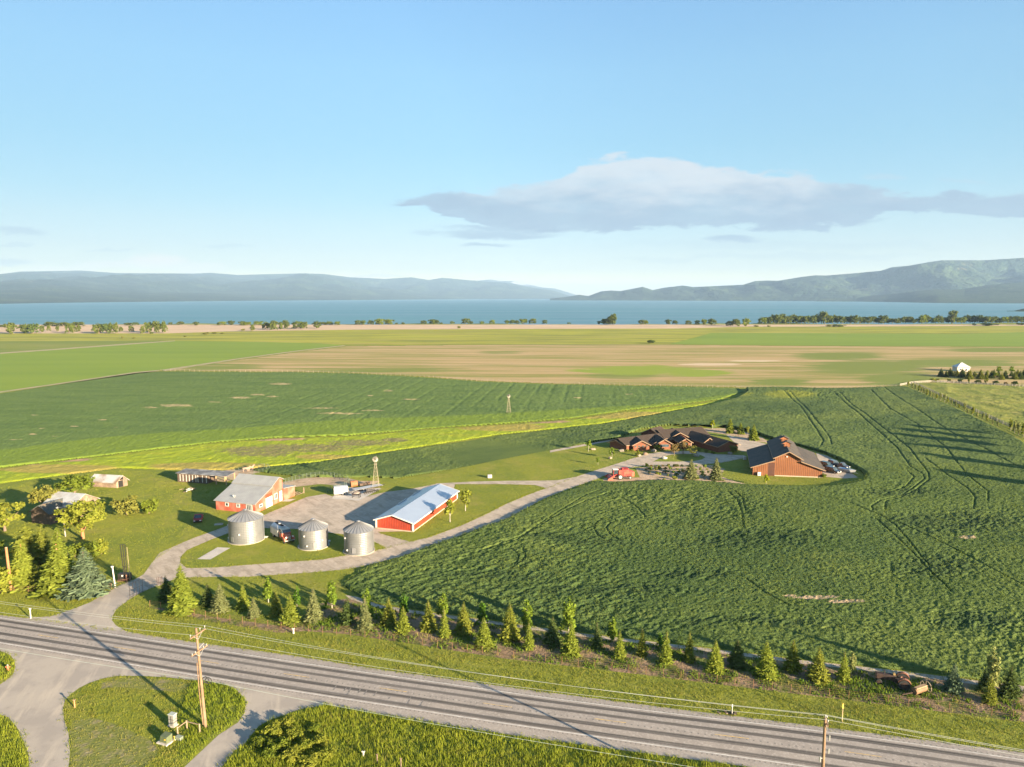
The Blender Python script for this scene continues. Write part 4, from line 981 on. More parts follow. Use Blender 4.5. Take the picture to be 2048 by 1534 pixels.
# --- white house in the shelter belt
p = G(1921, 742.5); zr_ = Zh(p.y, 725); ze = Zh(p.y, 733.5)
t_ = thing('white_house', 'white hip roofed house half hidden behind the far conifers', 'house', p)
b = MB(); b.solid([(x, y, 0) for x, y in ((-5, -4), (4, -5), (5.2, 3.5), (-3.5, 4.6))], [(x, y, ze) for x, y in ((-5, -4), (4, -5), (5.2, 3.5), (-3.5, 4.6))]); b.build('wall', mat('cream_wall', (.55, .5, .40), (.5, .45, .36), 1), t_)
b = MB(); c = [(-5.7, -4.6, ze), (4.5, -5.7, ze), (6, 4, ze), (-4, 5.3, ze)]; tp = [(-.2, -.5, zr_), (.8, -.4, zr_)]
for q in ([c[0], c[1], tp[1], tp[0]], [c[1], c[2], tp[1]], [c[2], c[3], tp[0], tp[1]], [c[3], c[0], tp[0]]): b.poly(*q)
b.poly(*c[::-1]); b.build('roof', mat('white_roof', (.45, .45, .45), (.40, .40, .40), .8, .4), t_)
window(t_, p + Vector((-5, -4, 0)), p + Vector((4, -5, 0)), 1.5, 3, 1, 2.4); window(t_, p + Vector((-5, -4, 0)), p + Vector((4, -5, 0)), 5.5, 7, 1, 2.4)

# --- grain bins
GALV = mat('galvanised_wall', (.20, .205, .205), (.16, .165, .165), .5, .42, .45, c3=(.235, .235, .23), lowsc=.18)
GALVR = mat('galvanised_roof', (.33, .335, .34), (.28, .285, .29), .7, .38, .55)
def grain_bin(px, pb, wpx, pe, pt, label, door_ang):
    yc = G(px, pb - wpx * .13)
    rad = wpx / F * (yc.y * cp + H * sp) / 2
    ze = Zh(yc.y, pe); zt = Zh(yc.y, pt)
    t_ = thing('grain_bin', label, 'grain bin', yc, 0, 'galvanised grain bins by the drive')
    # corrugated sheet rings
    prof = [(rad + .12, 0), (rad + .12, .18), (rad, .18)]
    n = int(ze / .2)
    for i in range(n + 1):
        z = .18 + (ze - .18) * i / n
        prof.append((rad - (.022 if i % 2 else 0) , z))
    b = MB(); b.lathe((0, 0, 0), prof, 48); b.build('wall', GALV, t_)
    b = MB(); b.lathe((0, 0, 0), [(rad + .16, -.02), (rad + .30, -.02), (rad + .30, .12), (rad + .16, .14)], 48); b.build('base_ring', mat('pale_ring', (.40, .35, .27), (.33, .29, .22), 1.5), t_)
    b = MB()
    rim = rad + .14; N = 26
    for i in range(N):
        a0, a1 = 2 * math.pi * i / N, 2 * math.pi * (i + 1) / N; am = (a0 + a1) / 2
        P = [(rim * math.cos(a), rim * math.sin(a), ze - .02) for a in (a0, a1)]; Q = [(.35 * math.cos(a), .35 * math.sin(a), zt - .25) for a in (a0, a1)]
        b.poly(P[0], P[1], Q[1], Q[0])
    b.poly(*[(rim * math.cos(2 * math.pi * i / N), rim * math.sin(2 * math.pi * i / N), ze - .03) for i in range(N)][::-1])
    rf = b.build('roof', GALVR, t_)
    b = MB()
    for i in range(N):
        a = 2 * math.pi * i / N
        b.bar((rim * math.cos(a), rim * math.sin(a), ze + .02), (.36 * math.cos(a), .36 * math.sin(a), zt - .2), .07, .10)
    b.build('roof_ribs', mat('rib_metal', (.19, .19, .19), rough=.5, metal=.4), rf)
    b = MB(); b.lathe((0, 0, zt - .3), [(.42, 0), (.42, .22), (.5, .24), (0.02, .42)], 16); b.build('cap', GALVR, t_)
    # door hatch and ladder
    a = door_ang; c = Vector((math.cos(a), math.sin(a), 0)); s_ = Vector((-c.y, c.x, 0))
    b = MB(); q = c * (rad + .03); b.solid([q - s_ * .4 + Vector((0, 0, .5)), q + s_ * .4 + Vector((0, 0, .5)), q + s_ * .4 + c * .06 + Vector((0, 0, .5)), q - s_ * .4 + c * .06 + Vector((0, 0, .5))], [q - s_ * .4 + Vector((0, 0, 1.7)), q + s_ * .4 + Vector((0, 0, 1.7)), q + s_ * .4 + c * .06 + Vector((0, 0, 1.7)), q - s_ * .4 + c * .06 + Vector((0, 0, 1.7))]); b.build('hatch', GALVR, t_)
    for z, da in ((1.0, -.55), (ze * .72, -.75), (ze * .45, .5)):
        c2 = Vector((math.cos(a + da), math.sin(a + da), 0)); b = MB(); b.box(c2 * (rad + .05) + Vector((0, 0, z)), (.28, .28, .3), a + da); b.build('sensor_box', WHITE, t_)
    c3 = Vector((math.cos(a + 2.2), math.sin(a + 2.2), 0)); s3 = Vector((-c3.y, c3.x, 0)); b = MB()
    for k in (-.2, .2): b.bar(c3 * (rad + .2) + s3 * k + Vector((0, 0, .3)), c3 * (rad + .2) + s3 * k + Vector((0, 0, ze)), .05)
    for i in range(int(ze / .4)): b.bar(c3 * (rad + .2) - s3 * .2 + Vector((0, 0, .5 + i * .4)), c3 * (rad + .2) + s3 * .2 + Vector((0, 0, .5 + i * .4)), .035)
    b.build('ladder', GALVR, t_)
grain_bin(493, 1087, 66, 1034, 1018, 'largest grey metal grain bin, between the faded barn and tanker truck', -2.1)
grain_bin(627.5, 1098.5, 57, 1053, 1037, 'middle grey metal grain bin, standing right of the old tanker truck', -1.2)
grain_bin(718, 1108.5, 58, 1057.5, 1041, 'grey metal grain bin nearest the bright red shed gable', -1.7)
# ---------------------------------------------------------------- vehicles and machines
TYRE = mat('tyre', (.018, .018, .018), (.03, .028, .025), 5, .9)
RIM = mat('rim', (.45, .45, .44), rough=.35, metal=.6)
CHROME = mat('bright_metal', (.6, .6, .58), rough=.3, metal=.7)
LAMP = mat('lamp_glass', (.75, .75, .70), rough=.15)
RLAMP = mat('red_lamp', (.45, .03, .02), rough=.2)
def wheel(par, x, y, r, w_, name='wheel', rimm=None, tm=None):
    b = MB(); b.tube([(x, y - w_ / 2, r), (x, y - w_ / 2 + .03, r), (x, y + w_ / 2 - .03, r), (x, y + w_ / 2, r)], [r * .9, r, r, r * .9], 18)
    o = b.build(name, tm or TYRE, par)
    b = MB(); s_ = 1 if y > 0 else -1
    b.tube([(x, y + s_ * (w_ / 2 - .04), r), (x, y + s_ * (w_ / 2 + .015), r)], r * .58, 14); b.build('rim', rimm or RIM, o)
def car(name, label, cat, loc, rot, paint, L=4.8, Wd=1.95, Ht=1.75, style='suv', group=None):
    """x forward"""
    t_ = thing(name, label, cat, loc, rot, group)
    h = Wd / 2; x0, x1 = -L / 2, L / 2; zb = .32; zw = Ht * .56
    side = [(x0 + .05, zb), (x1 - .1, zb), (x1, zb + .22), (x1 - .05, zw - .18), (x1 - 1.15, zw + .02), (x0 + .02, zw + .02), (x0, zb + .3)]
    b = MB(); b.ext(side, -h, h, Matrix()); bd = b.build('body', paint, t_, .06)
    if style == 'suv': c0, c1, t0, t1 = x0 + .05, x1 - 1.15, x0 + .35, x1 - 1.85
    else: c0, c1, t0, t1 = -.35, x1 - 1.25, -.15, x1 - 1.95
    k = .86
    b = MB(); b.solid([Vector((x, y, zw)) for x, y in ((c0, -h * .96), (c1, -h * .96), (c1, h * .96), (c0, h * .96))], [Vector((x, y, Ht - .06)) for x, y in ((t0, -h * k), (t1, -h * k), (t1, h * k), (t0, h * k))]); b.build('windows', GLASS, t_, .03)
    b = MB(); b.solid([Vector((x, y, Ht - .09)) for x, y in ((t0 - .03, -h * k - .02), (t1 + .05, -h * k - .02), (t1 + .05, h * k + .02), (t0 - .03, h * k + .02))], [Vector((x, y, Ht)) for x, y in ((t0 + .08, -h * k + .1), (t1 - .08, -h * k + .1), (t1 - .08, h * k - .1), (t0 + .08, h * k - .1))]); b.build('roof', paint, t_, .03)
    for s_ in (-1, 1):
        for f in (0.0, .5, 1.0):
            b = MB(); b.bar((c0 + (c1 - c0) * f, s_ * h * .965, zw), (t0 + (t1 - t0) * f, s_ * (h * k + .005), Ht - .07), .08, .05); b.build('pillar', paint, t_)
        b = MB(); b.box((x1 - .03, s_ * h * .72, zw - .28), (.1, .36, .18)); b.build('headlight', LAMP, t_)
        b = MB(); b.box((x0 + .02, s_ * h * .8, zw - .22), (.08, .22, .32)); b.build('tail_light', RLAMP, t_)
        b = MB(); b.box((c1 - .35, s_ * (h + .1), zw + .1), (.14, .2, .16)); b.build('mirror', paint, t_)
        for x in (x0 + .85, x1 - .9): wheel(t_, x, s_ * (h - .1), .37, .26)
    b = MB(); b.box((x1 + .0, 0, .50), (.12, Wd * .9, .2)); b.build('front_bumper', CHROME if style == 'suv' else DARK, t_)
    b = MB(); b.box((x1 - .02, 0, zw - .28), (.08, Wd * .42, .2)); b.build('grille', DARK, t_)
    if style == 'pickup':
        b = MB(); b.box((x0 + 1.05, 0, zw + .025), (1.75, Wd * .8, .03)); b.build('cargo_bed', DARK, t_)
    return t_
BLACKP = mat('black_paint', (.012, .013, .016), (.02, .02, .022), .8, .2, spec=.6, coat=.5)
car('parked_car', 'dark green car tucked behind the corner of the brown barn', 'car', G(1653.5, 933), R(-63), mat('green_paint', (.02, .035, .03), rough=.25, coat=.5), 4.6, 1.9, 1.6, group='cars by the brown barn')
car('parked_car', 'black car nearest the brown barn wall among the parked cars', 'car', G(1665, 945), R(-60), BLACKP, 4.9, 2.0, 1.85, group='cars by the brown barn')
car('parked_car', 'dark pickup with silver front, parked between black car and crop', 'car', G(1682, 935.5), R(-58), mat('maroon_paint', (.035, .018, .018), rough=.25, coat=.5), 5.2, 2.0, 1.85, 'pickup', group='cars by the brown barn')
car('parked_car', 'grey car behind the dark pickup beside the crop edge', 'car', G(1668.5, 930), R(-75), mat('grey_paint', (.09, .10, .11), rough=.25, coat=.5), 4.4, 1.85, 1.55, group='cars by the brown barn')
car('pickup', 'dark red pickup truck standing on the shaded grass', 'pickup', G(397, 1041), R(-72), mat('red_paint', (.34, .022, .02), (.26, .018, .015), 1, .5), 4.9, 1.9, 1.7, 'pickup')
# white boat
p = G(1693, 944.5); t_ = thing('boat', 'white open boat with pale blue deck beside the parked cars', 'boat', p, R(-52))
b = MB(); b.solid([Vector(q) for q in ((-2.4, -.6, .35), (1.6, -.6, .35), (2.7, 0, .5), (1.6, .6, .35), (-2.4, .6, .35))], [Vector(q) for q in ((-2.6, -1.0, 1.15), (1.4, -1.05, 1.15), (3.1, 0, 1.3), (1.4, 1.05, 1.15), (-2.6, 1.0, 1.15))]); b.build('hull', mat('boat_white', (.40, .40, .39), rough=.4), t_, .05)
b = MB(); b.box((-.5, 0, 1.18), (3.2, 1.5, .06)); b.build('deck', mat('boat_blue', (.14, .24, .42), (.2, .3, .45), 1.2, .5), t_)
b = MB(); b.solid([Vector(q) for q in ((.6, -.75, 1.2), (1.2, -.6, 1.2), (1.2, .6, 1.2), (.6, .75, 1.2))], [Vector(q) for q in ((.4, -.7, 1.6), (.8, -.55, 1.6), (.8, .55, 1.6), (.4, .7, 1.6))]); b.build('windscreen', GLASS, t_)
b = MB(); b.box((-2.75, 0, .95), (.35, .4, .9)); b.build('outboard_motor', DARK, t_)
for s_ in (-1, 1): wheel(t_, -.6, s_ * .85, .3, .2)
b = MB(); b.bar((-2.2, 0, .32), (3.6, 0, .32), .12); b.build('trailer', RIM, t_)

# old tanker truck, facing the camera
p = G(567, 1078.5); t_ = thing('tanker_truck', 'old tanker truck with faded red cab and white tank between grain bins', 'truck', p, R(-50), scale=1.2)
CREAM = mat('cream_paint', (.52, .50, .44), (.42, .40, .35), 1.2, .5); ORED = mat('faded_red_paint', (.44, .115, .065), (.34, .07, .04), 2, .5, c3=(.5, .2, .14), lowsc=1.0)
pr = [(1.12 * math.cos(a), 1.75 + .86 * math.sin(a)) for a in [i * math.pi / 9 for i in range(18)]]
b = MB(); b.solid([Vector((-3.6, y, z)) for y, z in pr], [Vector((.1, y, z)) for y, z in pr]); tk = b.build('tank', mat('steel_tank', (.46, .47, .47), (.36, .37, .38), .7, .3, .6), t_, .05)
b = MB()
for s_ in (-1, 1): b.box((-1.75, s_ * 1.08, 1.35), (3.7, .12, 1.25))
b.build('side_skirt', CREAM, t_)
b = MB(); b.box((-1.75, .0, 2.66), (3.3, .5, .10)); b.build('walkway', DARK, tk)
b = MB(); b.tube([(-1.7, 0, 2.6), (-1.7, 0, 2.85)], .28, 12); b.build('manhole', CHROME, tk)
b = MB(); b.box((-1.2, 0, .62), (5.0, .8, .22)); b.build('chassis', DARK, t_)
b = MB(); b.solid([Vector(q) for q in ((.2, -.95, .75), (1.55, -.95, .75), (1.55, .95, .75), (.2, .95, .75))], [Vector(q) for q in ((.2, -.95, 1.75), (1.6, -.95, 1.75), (1.6, .95, 1.75), (.2, .95, 1.75))]); b.build('cab', ORED, t_, .06)
b = MB(); b.solid([Vector(q) for q in ((.22, -.92, 1.74), (1.55, -.92, 1.74), (1.55, .92, 1.74), (.22, .92, 1.74))], [Vector(q) for q in ((.3, -.8, 2.3), (1.25, -.8, 2.3), (1.25, .8, 2.3), (.3, .8, 2.3))]); b.build('cab_windows', GLASS, t_)
b = MB(); b.solid([Vector(q) for q in ((.2, -.86, 2.28), (1.36, -.86, 2.26), (1.36, .86, 2.26), (.2, .86, 2.28))], [Vector(q) for q in ((.35, -.7, 2.48), (1.15, -.7, 2.48), (1.15, .7, 2.48), (.35, .7, 2.48))]); b.build('cab_roof', CREAM, t_, .05)
b = MB(); b.solid([Vector(q) for q in ((1.5, -.6, .8), (3.0, -.42, .8), (3.0, .42, .8), (1.5, .6, .8))], [Vector(q) for q in ((1.5, -.5, 1.72), (2.85, -.22, 1.55), (2.85, .22, 1.55), (1.5, .5, 1.72))]); b.build('hood', ORED, t_, .08)
b = MB(); b.box((3.02, 0, 1.1), (.08, .5, .65)); b.build('grille', CHROME, t_)
for s_ in (-1, 1):
    b = MB(); ring = [(2.45 + .62 * math.cos(a), .62 + .62 * math.sin(a)) for a in [math.pi * i / 8 - .15 for i in range(9)]]
    b.solid([Vector((x, s_ * .62, z)) for x, z in ring], [Vector((x, s_ * 1.08, z)) for x, z in ring]); fd = b.build('fender', ORED, t_, .05)
    b = MB(); b.tube([(2.95, s_ * .66, 1.28), (3.1, s_ * .66, 1.28)], .14, 12); b.build('headlight', LAMP, fd)
    wheel(t_, 2.45, s_ * .85, .45, .24); wheel(t_, -2.5, s_ * .85, .45, .4)
b = MB(); b.box((3.15, 0, .62), (.1, 1.9, .16)); b.build('bumper', CHROME, t_)
b = MB(); b.tube([(.1, -1.05, 2.2), (.1, -1.15, 3.1)], .02, 5); b.build('aerial', CHROME, t_)

# horse trailer on the concrete
p = G(682, 989); t_ = thing('horse_trailer', 'white horse trailer parked on the concrete pad', 'trailer', p, R(18))
TW = mat('trailer_white', (.56, .55, .52), (.48, .47, .44), .9, .35)
b = MB(); b.box((0, 0, 1.42), (3.9, 1.95, 1.95)); b.build('body', TW, t_, .10)
b = MB(); b.box((0, 0, 2.41), (3.85, 1.9, .08)); b.build('roof', TW, t_, .03)
for x in (-.75, .75):
    b = MB(); b.box((x, -.985, 1.95), (.5, .03, .26)); b.build('side_window', GLASS, t_)
b = MB(); b.solid([Vector((x, -1.0, z)) for x, z in ((.1, .45), (1.75, .45), (1.45, 1.0), (.5, 1.0))], [Vector((x, -.95, z)) for x, z in ((.1, .45), (1.75, .45), (1.45, 1.0), (.5, 1.0))]); b.build('wheel_arch', mat('grey_panel', (.25, .25, .25), rough=.5), t_)
for s_ in (-1, 1):
    for x in (.55, 1.25): wheel(t_, x, s_ * .86, .34, .22)
b = MB(); b.box((-1.98, 0, 1.3), (.05, 1.7, 1.7)); b.build('tailgate', TW, t_)
b = MB(); b.bar((1.9, -.5, .5), (3.1, 0, .5), .1); b.bar((1.9, .5, .5), (3.1, 0, .5), .1); b.bar((3.0, 0, .05), (3.0, 0, .7), .08); b.build('tow_bar', DARK, t_)

# things on and beside the pad
p = G(713, 995); t_ = thing('feed_cart', 'black four legged cart with pale load on the concrete pad', 'cart', p, R(-10))
b = MB(); b.box((0, 0, 1.05), (2.3, 1.3, .5)); b.build('tray', mat('black_steel', (.02, .02, .022), (.05, .04, .04), 2, .6), t_, .04)
b = MB(); b.lathe((-.1, 0, 1.28), [(1.05, 0), (.9, .25), (.5, .42), (0.01, .5)], 14); b.build('load', mat('grey_load', (.30, .24, .19), (.12, .10, .09), 4, .9), t_)
for x in (-1, 1):
    for y in (-.5, .5): b = MB(); b.bar((x, y, 0), (x * .92, y, .85), .13); b.build('leg', DARK, t_)
p = G(708, 973); t_ = thing('bale_ring', 'tipped rusty drum lying behind the horse trailer', 'drum', p, R(25))
b = MB(); n_ = 16; b.tube([(-1.0, 0, .85), (1.0, 0, .95)], .85, n_, False); b.build('shell', mat('rust_orange', (.36, .14, .06), (.22, .07, .03), 2, .8), t_)
b = MB(); b.tube([(-.98, 0, .85), (-.9, 0, .85)], .8, n_); b.build('end_plate', DARK, t_)
p = G(735, 978.5); t_ = thing('flatbed_trailer', 'long low flat trailer with pale deck on the concrete pad', 'trailer', p, R(40))
b = MB(); b.box((0, 0, .68), (9.0, 2.2, .14)); b.build('deck', mat('trailer_deck', (.42, .43, .44), (.32, .33, .34), .5, .5, ribs=.02, ribw=.2), t_)
b = MB(); b.bar((-4.4, -1.05, .62), (4.4, -1.05, .62), .1, .22); b.bar((-4.4, 1.05, .62), (4.4, 1.05, .62), .1, .22); b.bar((4.4, 0, .6), (5.8, 0, .55), .14); b.build('frame', DARK, t_)
for s_ in (-1, 1):
    for x in (-1.8, -.9): wheel(t_, x, s_ * .9, .36, .24)
p = G(742, 986); t_ = thing('implement', 'black folded farm implement in front of the flat trailer', 'implement', p, R(38))
b = MB(); b.bar((-2.4, 0, .45), (2.4, 0, .55), .25, .3)
for i in range(8): b.bar((-2.2 + i * .62, 0, .5), (-2.1 + i * .62, -.6, .05), .09)
b.build('toolbar', DARK, t_); b = MB(); b.box((0, .45, .7), (2.8, .6, .5)); b.build('hopper', mat('black_steel', (.02, .02, .022)), t_, .05)
p = G(729, 970.5); t_ = thing('firewood_stack', 'dark stack of timber beside the tipped drum', 'timber', p, R(30))
for i in range(6): b = MB(); b.tube([(-1.6, (i % 3 - 1) * .36, .2 + .34 * (i // 3)), (1.6, (i % 3 - 1) * .36 + .04, .2 + .34 * (i // 3))], .18, 7); b.build('log', WOODD, t_)
for k, (px, py) in enumerate(((733, 969.5), (738, 969.7))):
    p = G(px, py); t_ = thing('garden_chair', ('left' if not k else 'right') + ' wooden chair of the pair beside the near windmill', 'chair', p, R(200), 'wooden chairs by the near windmill')
    CW = mat('chair_wood', (.30, .16, .09), (.2, .1, .06), 2)
    b = MB(); b.box((0, 0, .45), (.6, .6, .06)); b.build('seat', CW, t_)
    b = MB(); b.box((-.3, 0, .85), (.06, .6, .8)); b.build('backrest', CW, t_)
    for x in (-.26, .26):
        for y in (-.26, .26): b = MB(); b.bar((x, y, 0), (x, y, .43), .07); b.build('leg', CW, t_)

# windmills
def windmill(px, pb, pt, label, face):
    g = G(px, pb); hgt = Zh(g.y, pt) - .2
    t_ = thing('windmill', label, 'windmill', g, face, 'farm windmills on lattice towers')
    R_ = hgt * .088
    hub = hgt - R_
    STEEL = mat('tower_steel', (.34, .28, .19), (.26, .22, .15), 2, .6)
    w0 = hgt * .105
    b = MB()
    cs = [(sx_ * w0, sy_ * w0) for sx_, sy_ in ((-1, -1), (1, -1), (1, 1), (-1, 1))]
    tp = [(x * .10, y * .10) for x, y in cs]
    for (x, y), (u, v) in zip(cs, tp): b.bar((x, y, 0), (u, v, hub), .055)
    lv = 7
    for i in range(1, lv):
        f = i / lv; z = hub * f
        ring = [(x + (u - x) * f, y + (v - y) * f) for (x, y), (u, v) in zip(cs, tp)]
        f2 = (i - 1) / lv; r2 = [(x + (u - x) * f2, y + (v - y) * f2) for (x, y), (u, v) in zip(cs, tp)]
        for j in range(4):
            a, c = ring[j], ring[(j + 1) % 4]; b.bar((*a, z), (*c, z), .035)
            b.bar((*r2[j], hub * f2), (*c, z), .022); b.bar((*r2[(j + 1) % 4], hub * f2), (*a, z), .022)
    b.build('tower', STEEL, t_)
    b = MB(); b.box((0, 0, hub * .82), (.9, .9, .06)); b.build('platform', STEEL, t_)
    b = MB(); b.box((0, 0, hub + .05), (.35, .5, .35)); b.tube([(0, -.55, hub), (0, .3, hub)], .09, 8); b.build('gearbox', DARK, t_)
    b = MB(); N = 18
    for i in range(N):
        a = 2 * math.pi * i / N; a2 = a + 2 * math.pi / N * .82
        r0, r1 = R_ * .32, R_
        P = [Vector((r * math.cos(q), -.55 + dy, hub + r * math.sin(q))) for r, q, dy in ((r0, a, 0), (r1, a, 0), (r1, a2, .16), (r0, a2, .07))]
        n = Vector((0, .02, 0)); b.solid(P, [p_ + n for p_ in P])
    for rr in (R_ * .45, R_ * .92):
        for i in range(24):
            a, a2 = 2 * math.pi * i / 24, 2 * math.pi * (i + 1) / 24
            b.bar((rr * math.cos(a), -.42, hub + rr * math.sin(a)), (rr * math.cos(a2), -.42, hub + rr * math.sin(a2)), .035)
    for i in range(6):
        a = 2 * math.pi * i / 6; b.bar((0, -.45, hub), (R_ * math.cos(a), -.42, hub + R_ * math.sin(a)), .045)
    b.build('rotor', mat('fan_blades', (.33, .30, .25), (.26, .23, .19), 3, .5), t_)
    b = MB(); b.bar((0, .2, hub), (.1, 2.0, hub + .05), .06); b.solid([Vector((.1, 1.4, hub - .35)), Vector((.1, 2.7, hub - .5)), Vector((.1, 2.7, hub + .55)), Vector((.1, 1.4, hub + .35))], [Vector((.13, 1.4, hub - .35)), Vector((.13, 2.7, hub - .5)), Vector((.13, 2.7, hub + .55)), Vector((.13, 1.4, hub + .35))]); b.build('tail_vane', STEEL, t_)
windmill(752, 975, 911, 'near farm windmill with pale fan above the concrete pad', R(8))
windmill(1017.5, 827, 787.5, 'distant farm windmill standing alone in the middle of the green crop', R(-6))

# red combine harvester by the drive
p = G(1243, 957); t_ = thing('combine', 'old bright red combine harvester parked at the drive edge', 'combine', p, R(186))
CR = mat('combine_red', (.38, .030, .018), (.30, .022, .014), 1.3, .5, c3=(.46, .075, .04), lowsc=.7)
CRL = mat('combine_light_red', (.50, .11, .065), (.42, .08, .045), 1.5, .5)
b = MB(); b.solid([Vector((x, -1.15, z)) for x, z in ((-3.0, 1.0), (1.2, .9), (1.2, 2.9), (-.4, 3.0), (-2.9, 2.6))], [Vector((x, 1.15, z)) for x, z in ((-3.0, 1.0), (1.2, .9), (1.2, 2.9), (-.4, 3.0), (-2.9, 2.6))]); b.build('body', CR, t_, .08)
b = MB(); b.box((-.9, 0, 3.15), (2.0, 2.0, .45)); b.build('grain_tank', CR, t_, .05)
b = MB(); b.box((-3.3, 0, 1.55), (.9, 2.3, 1.5)); b.build('straw_hood', CRL, t_, .1)
for s_ in (-1, 1):
    b = MB(); b.box((-1.7, s_ * 1.18, 2.0), (1.9, .08, .22)); b.bar((-.7, s_ * 1.2, 2.4), (-.7, s_ * 1.2, 1.2), .3, .1); b.build('side_panel', CRL, t_)
    wheel(t_, .75, s_ * 1.35, .85, .55, rimm=mat('pale_rim', (.5, .46, .36), rough=.5)); wheel(t_, -2.5, s_ * 1.0, .48, .3)
b = MB(); b.box((2.0, 0, 2.35), (1.5, 1.7, 1.3)); b.build('cab', GLASS, t_, .05)
b = MB(); b.box((2.05, 0, 3.07), (1.75, 1.95, .14)); b.build('cab_roof', WHITE, t_, .04)
b = MB(); b.box((1.2, -.5, 2.75), (.8, .9, .75)); b.build('engine_cover', CRL, t_, .1)
b = MB()
for y in (-.9, .9): b.bar((2.8, y, .9), (2.7, y, 3.0), .1)
b.bar((2.9, -1.1, .5), (1.7, -1.1, 1.8), .12); b.build('ladder_frame', CR, t_)
b = MB(); b.solid([Vector((x, -.7, z)) for x, z in ((1.2, 1.0), (3.4, .35), (3.4, .9), (1.2, 1.8))], [Vector((x, .7, z)) for x, z in ((1.2, 1.0), (3.4, .35), (3.4, .9), (1.2, 1.8))]); b.build('feeder_house', CR, t_)
b = MB(); b.solid([Vector((x, -2.1, z)) for x, z in ((3.3, .15), (4.3, .1), (4.3, .3), (3.6, 1.1), (3.3, 1.1))], [Vector((x, 2.1, z)) for x, z in ((3.3, .15), (4.3, .1), (4.3, .3), (3.6, 1.1), (3.3, 1.1))]); b.build('header', CR, t_)
for y in (-2.2, 2.2): b = MB(); b.solid([Vector((x, y - .06, z)) for x, z in ((3.2, .1), (4.9, .1), (4.7, .5), (3.5, 1.2))], [Vector((x, y + .06, z)) for x, z in ((3.2, .1), (4.9, .1), (4.7, .5), (3.5, 1.2))]); b.build('header_end', CRL, t_)
b = MB(); b.tube([(-.5, 1.0, 3.2), (-1.6, 1.6, 3.5)], .16, 10); b.build('unloading_auger', CR, t_)

# rusty tractor and seed drum on the planting strip
p = G(1792, 1371); t_ = thing('rusty_tractor', 'dark rusty old tractor with curved orange fenders on the planting strip', 'tractor', p, R(158))
RUST = mat('dark_rust', (.032, .020, .016), (.060, .030, .020), 2, .9); FEN = mat('orange_rust', (.20, .085, .045), (.14, .055, .03), 2.5, .8)
b = MB(); b.solid([Vector((x, -.42, z)) for x, z in ((.2, .8), (2.7, .75), (2.7, 1.5), (.2, 1.6))], [Vector((x, .42, z)) for x, z in ((.2, .8), (2.7, .75), (2.7, 1.5), (.2, 1.6))]); b.build('hood', RUST, t_, .1)
b = MB(); b.box((2.75, 0, 1.15), (.1, .75, .75)); b.build('radiator', DARK, t_)
b = MB(); b.bar((-1.0, 0, .85), (.5, 0, .85), .6, .5); b.build('gearbox', RUST, t_)
b = MB(); b.lathe((-.85, 0, 1.25), [(.02, 0), (.25, .03), (.32, .12)], 12); b.bar((-.85, 0, .95), (-.85, 0, 1.26), .08); b.build('seat', FEN, t_)
b = MB(); ring = [Vector((-.15 + .22 * math.cos(a) * .4, .22 * math.sin(a), 1.75 + .22 * math.cos(a))) for a in [i * math.pi / 6 for i in range(13)]]; b.tube(ring, .025, 5, False); b.bar((.3, 0, 1.45), (-.15, 0, 1.75), .04); b.build('steering_wheel', DARK, t_)
b = MB(); b.tube([(1.6, .15, 1.5), (1.6, .15, 2.1)], .06, 8); b.build('exhaust', RUST, t_)
b = MB(); b.box((.35, 0, 1.72), (.3, .5, .25)); b.build('fuel_tank', mat('yellow_tin', (.40, .26, .08), (.3, .2, .07), 2), t_, .04)
for s_ in (-1, 1):
    wheel(t_, -.9, s_ * .95, .78, .42, rimm=RUST); wheel(t_, 2.3, s_ * .65, .42, .2, rimm=RUST)
    arc = [(-.9 + .88 * math.cos(a), .78 + .88 * math.sin(a)) for a in [R(25 + i * 17) for i in range(9)]]; arc2 = [(-.9 + .93 * math.cos(a), .78 + .93 * math.sin(a)) for a in [R(25 + i * 17) for i in range(9)]]
    b = MB()
    for (x0, z0), (x1, z1), (x2, z2), (x3, z3) in zip(arc[:-1], arc[1:], arc2[1:], arc2[:-1]): b.solid([Vector((x, s_ * .95 - .26, z)) for x, z in ((x0, z0), (x1, z1), (x2, z2), (x3, z3))], [Vector((x, s_ * .95 + .26, z)) for x, z in ((x0, z0), (x1, z1), (x2, z2), (x3, z3))])
    b.build('fender', FEN, t_)
p = G(1839, 1388); t_ = thing('seed_drum', 'tan wooden machine with one large wheel lying behind the rusty tractor', 'implement', p, R(25))
b = MB(); b.tube([(-1.3, 0, .72), (1.1, 0, .78)], .5, 10); b.build('drum', mat('tan_boards', (.20, .115, .055), (.13, .07, .035), 2, .8), t_)
b = MB(); b.box((-.1, -.15, 1.22), (2.2, .5, .14)); b.build('lid', mat('pale_boards', (.32, .22, .12), (.25, .165, .085), 2, .8), t_)
b = MB(); ring = [Vector((1.25, .85 * math.cos(a), .85 + .85 * math.sin(a))) for a in [i * math.pi / 12 for i in range(25)]]; b.tube(ring, .06, 6, False)
for i in range(8): a = i * math.pi / 4; b.bar((1.25, 0, .85), (1.25, .83 * math.cos(a), .85 + .83 * math.sin(a)), .05)
b.build('wheel', mat('iron_rim', (.30, .24, .16), (.2, .15, .1), 3, .7), t_)
b = MB(); b.bar((-1.4, 0, .6), (-3.0, .5, .4), .12); b.bar((-1.3, -.4, .1), (-1.3, .5, .9), .1); b.build('drawbar', RUST, t_)

# concrete block on the lawn
p = G(979.5, 955.5); t_ = thing('concrete_block', 'pale square stone block standing alone on the wide lawn', 'block', p, R(8))
b = MB(); b.box((0, 0, .5), (1.3, 1.0, 1.0)); b.build('body', CONC, t_, .05)
b = MB(); b.box((0, -.51, .55), (.7, .03, .5)); b.build('plaque', mat('plaque', (.3, .28, .25)), t_)

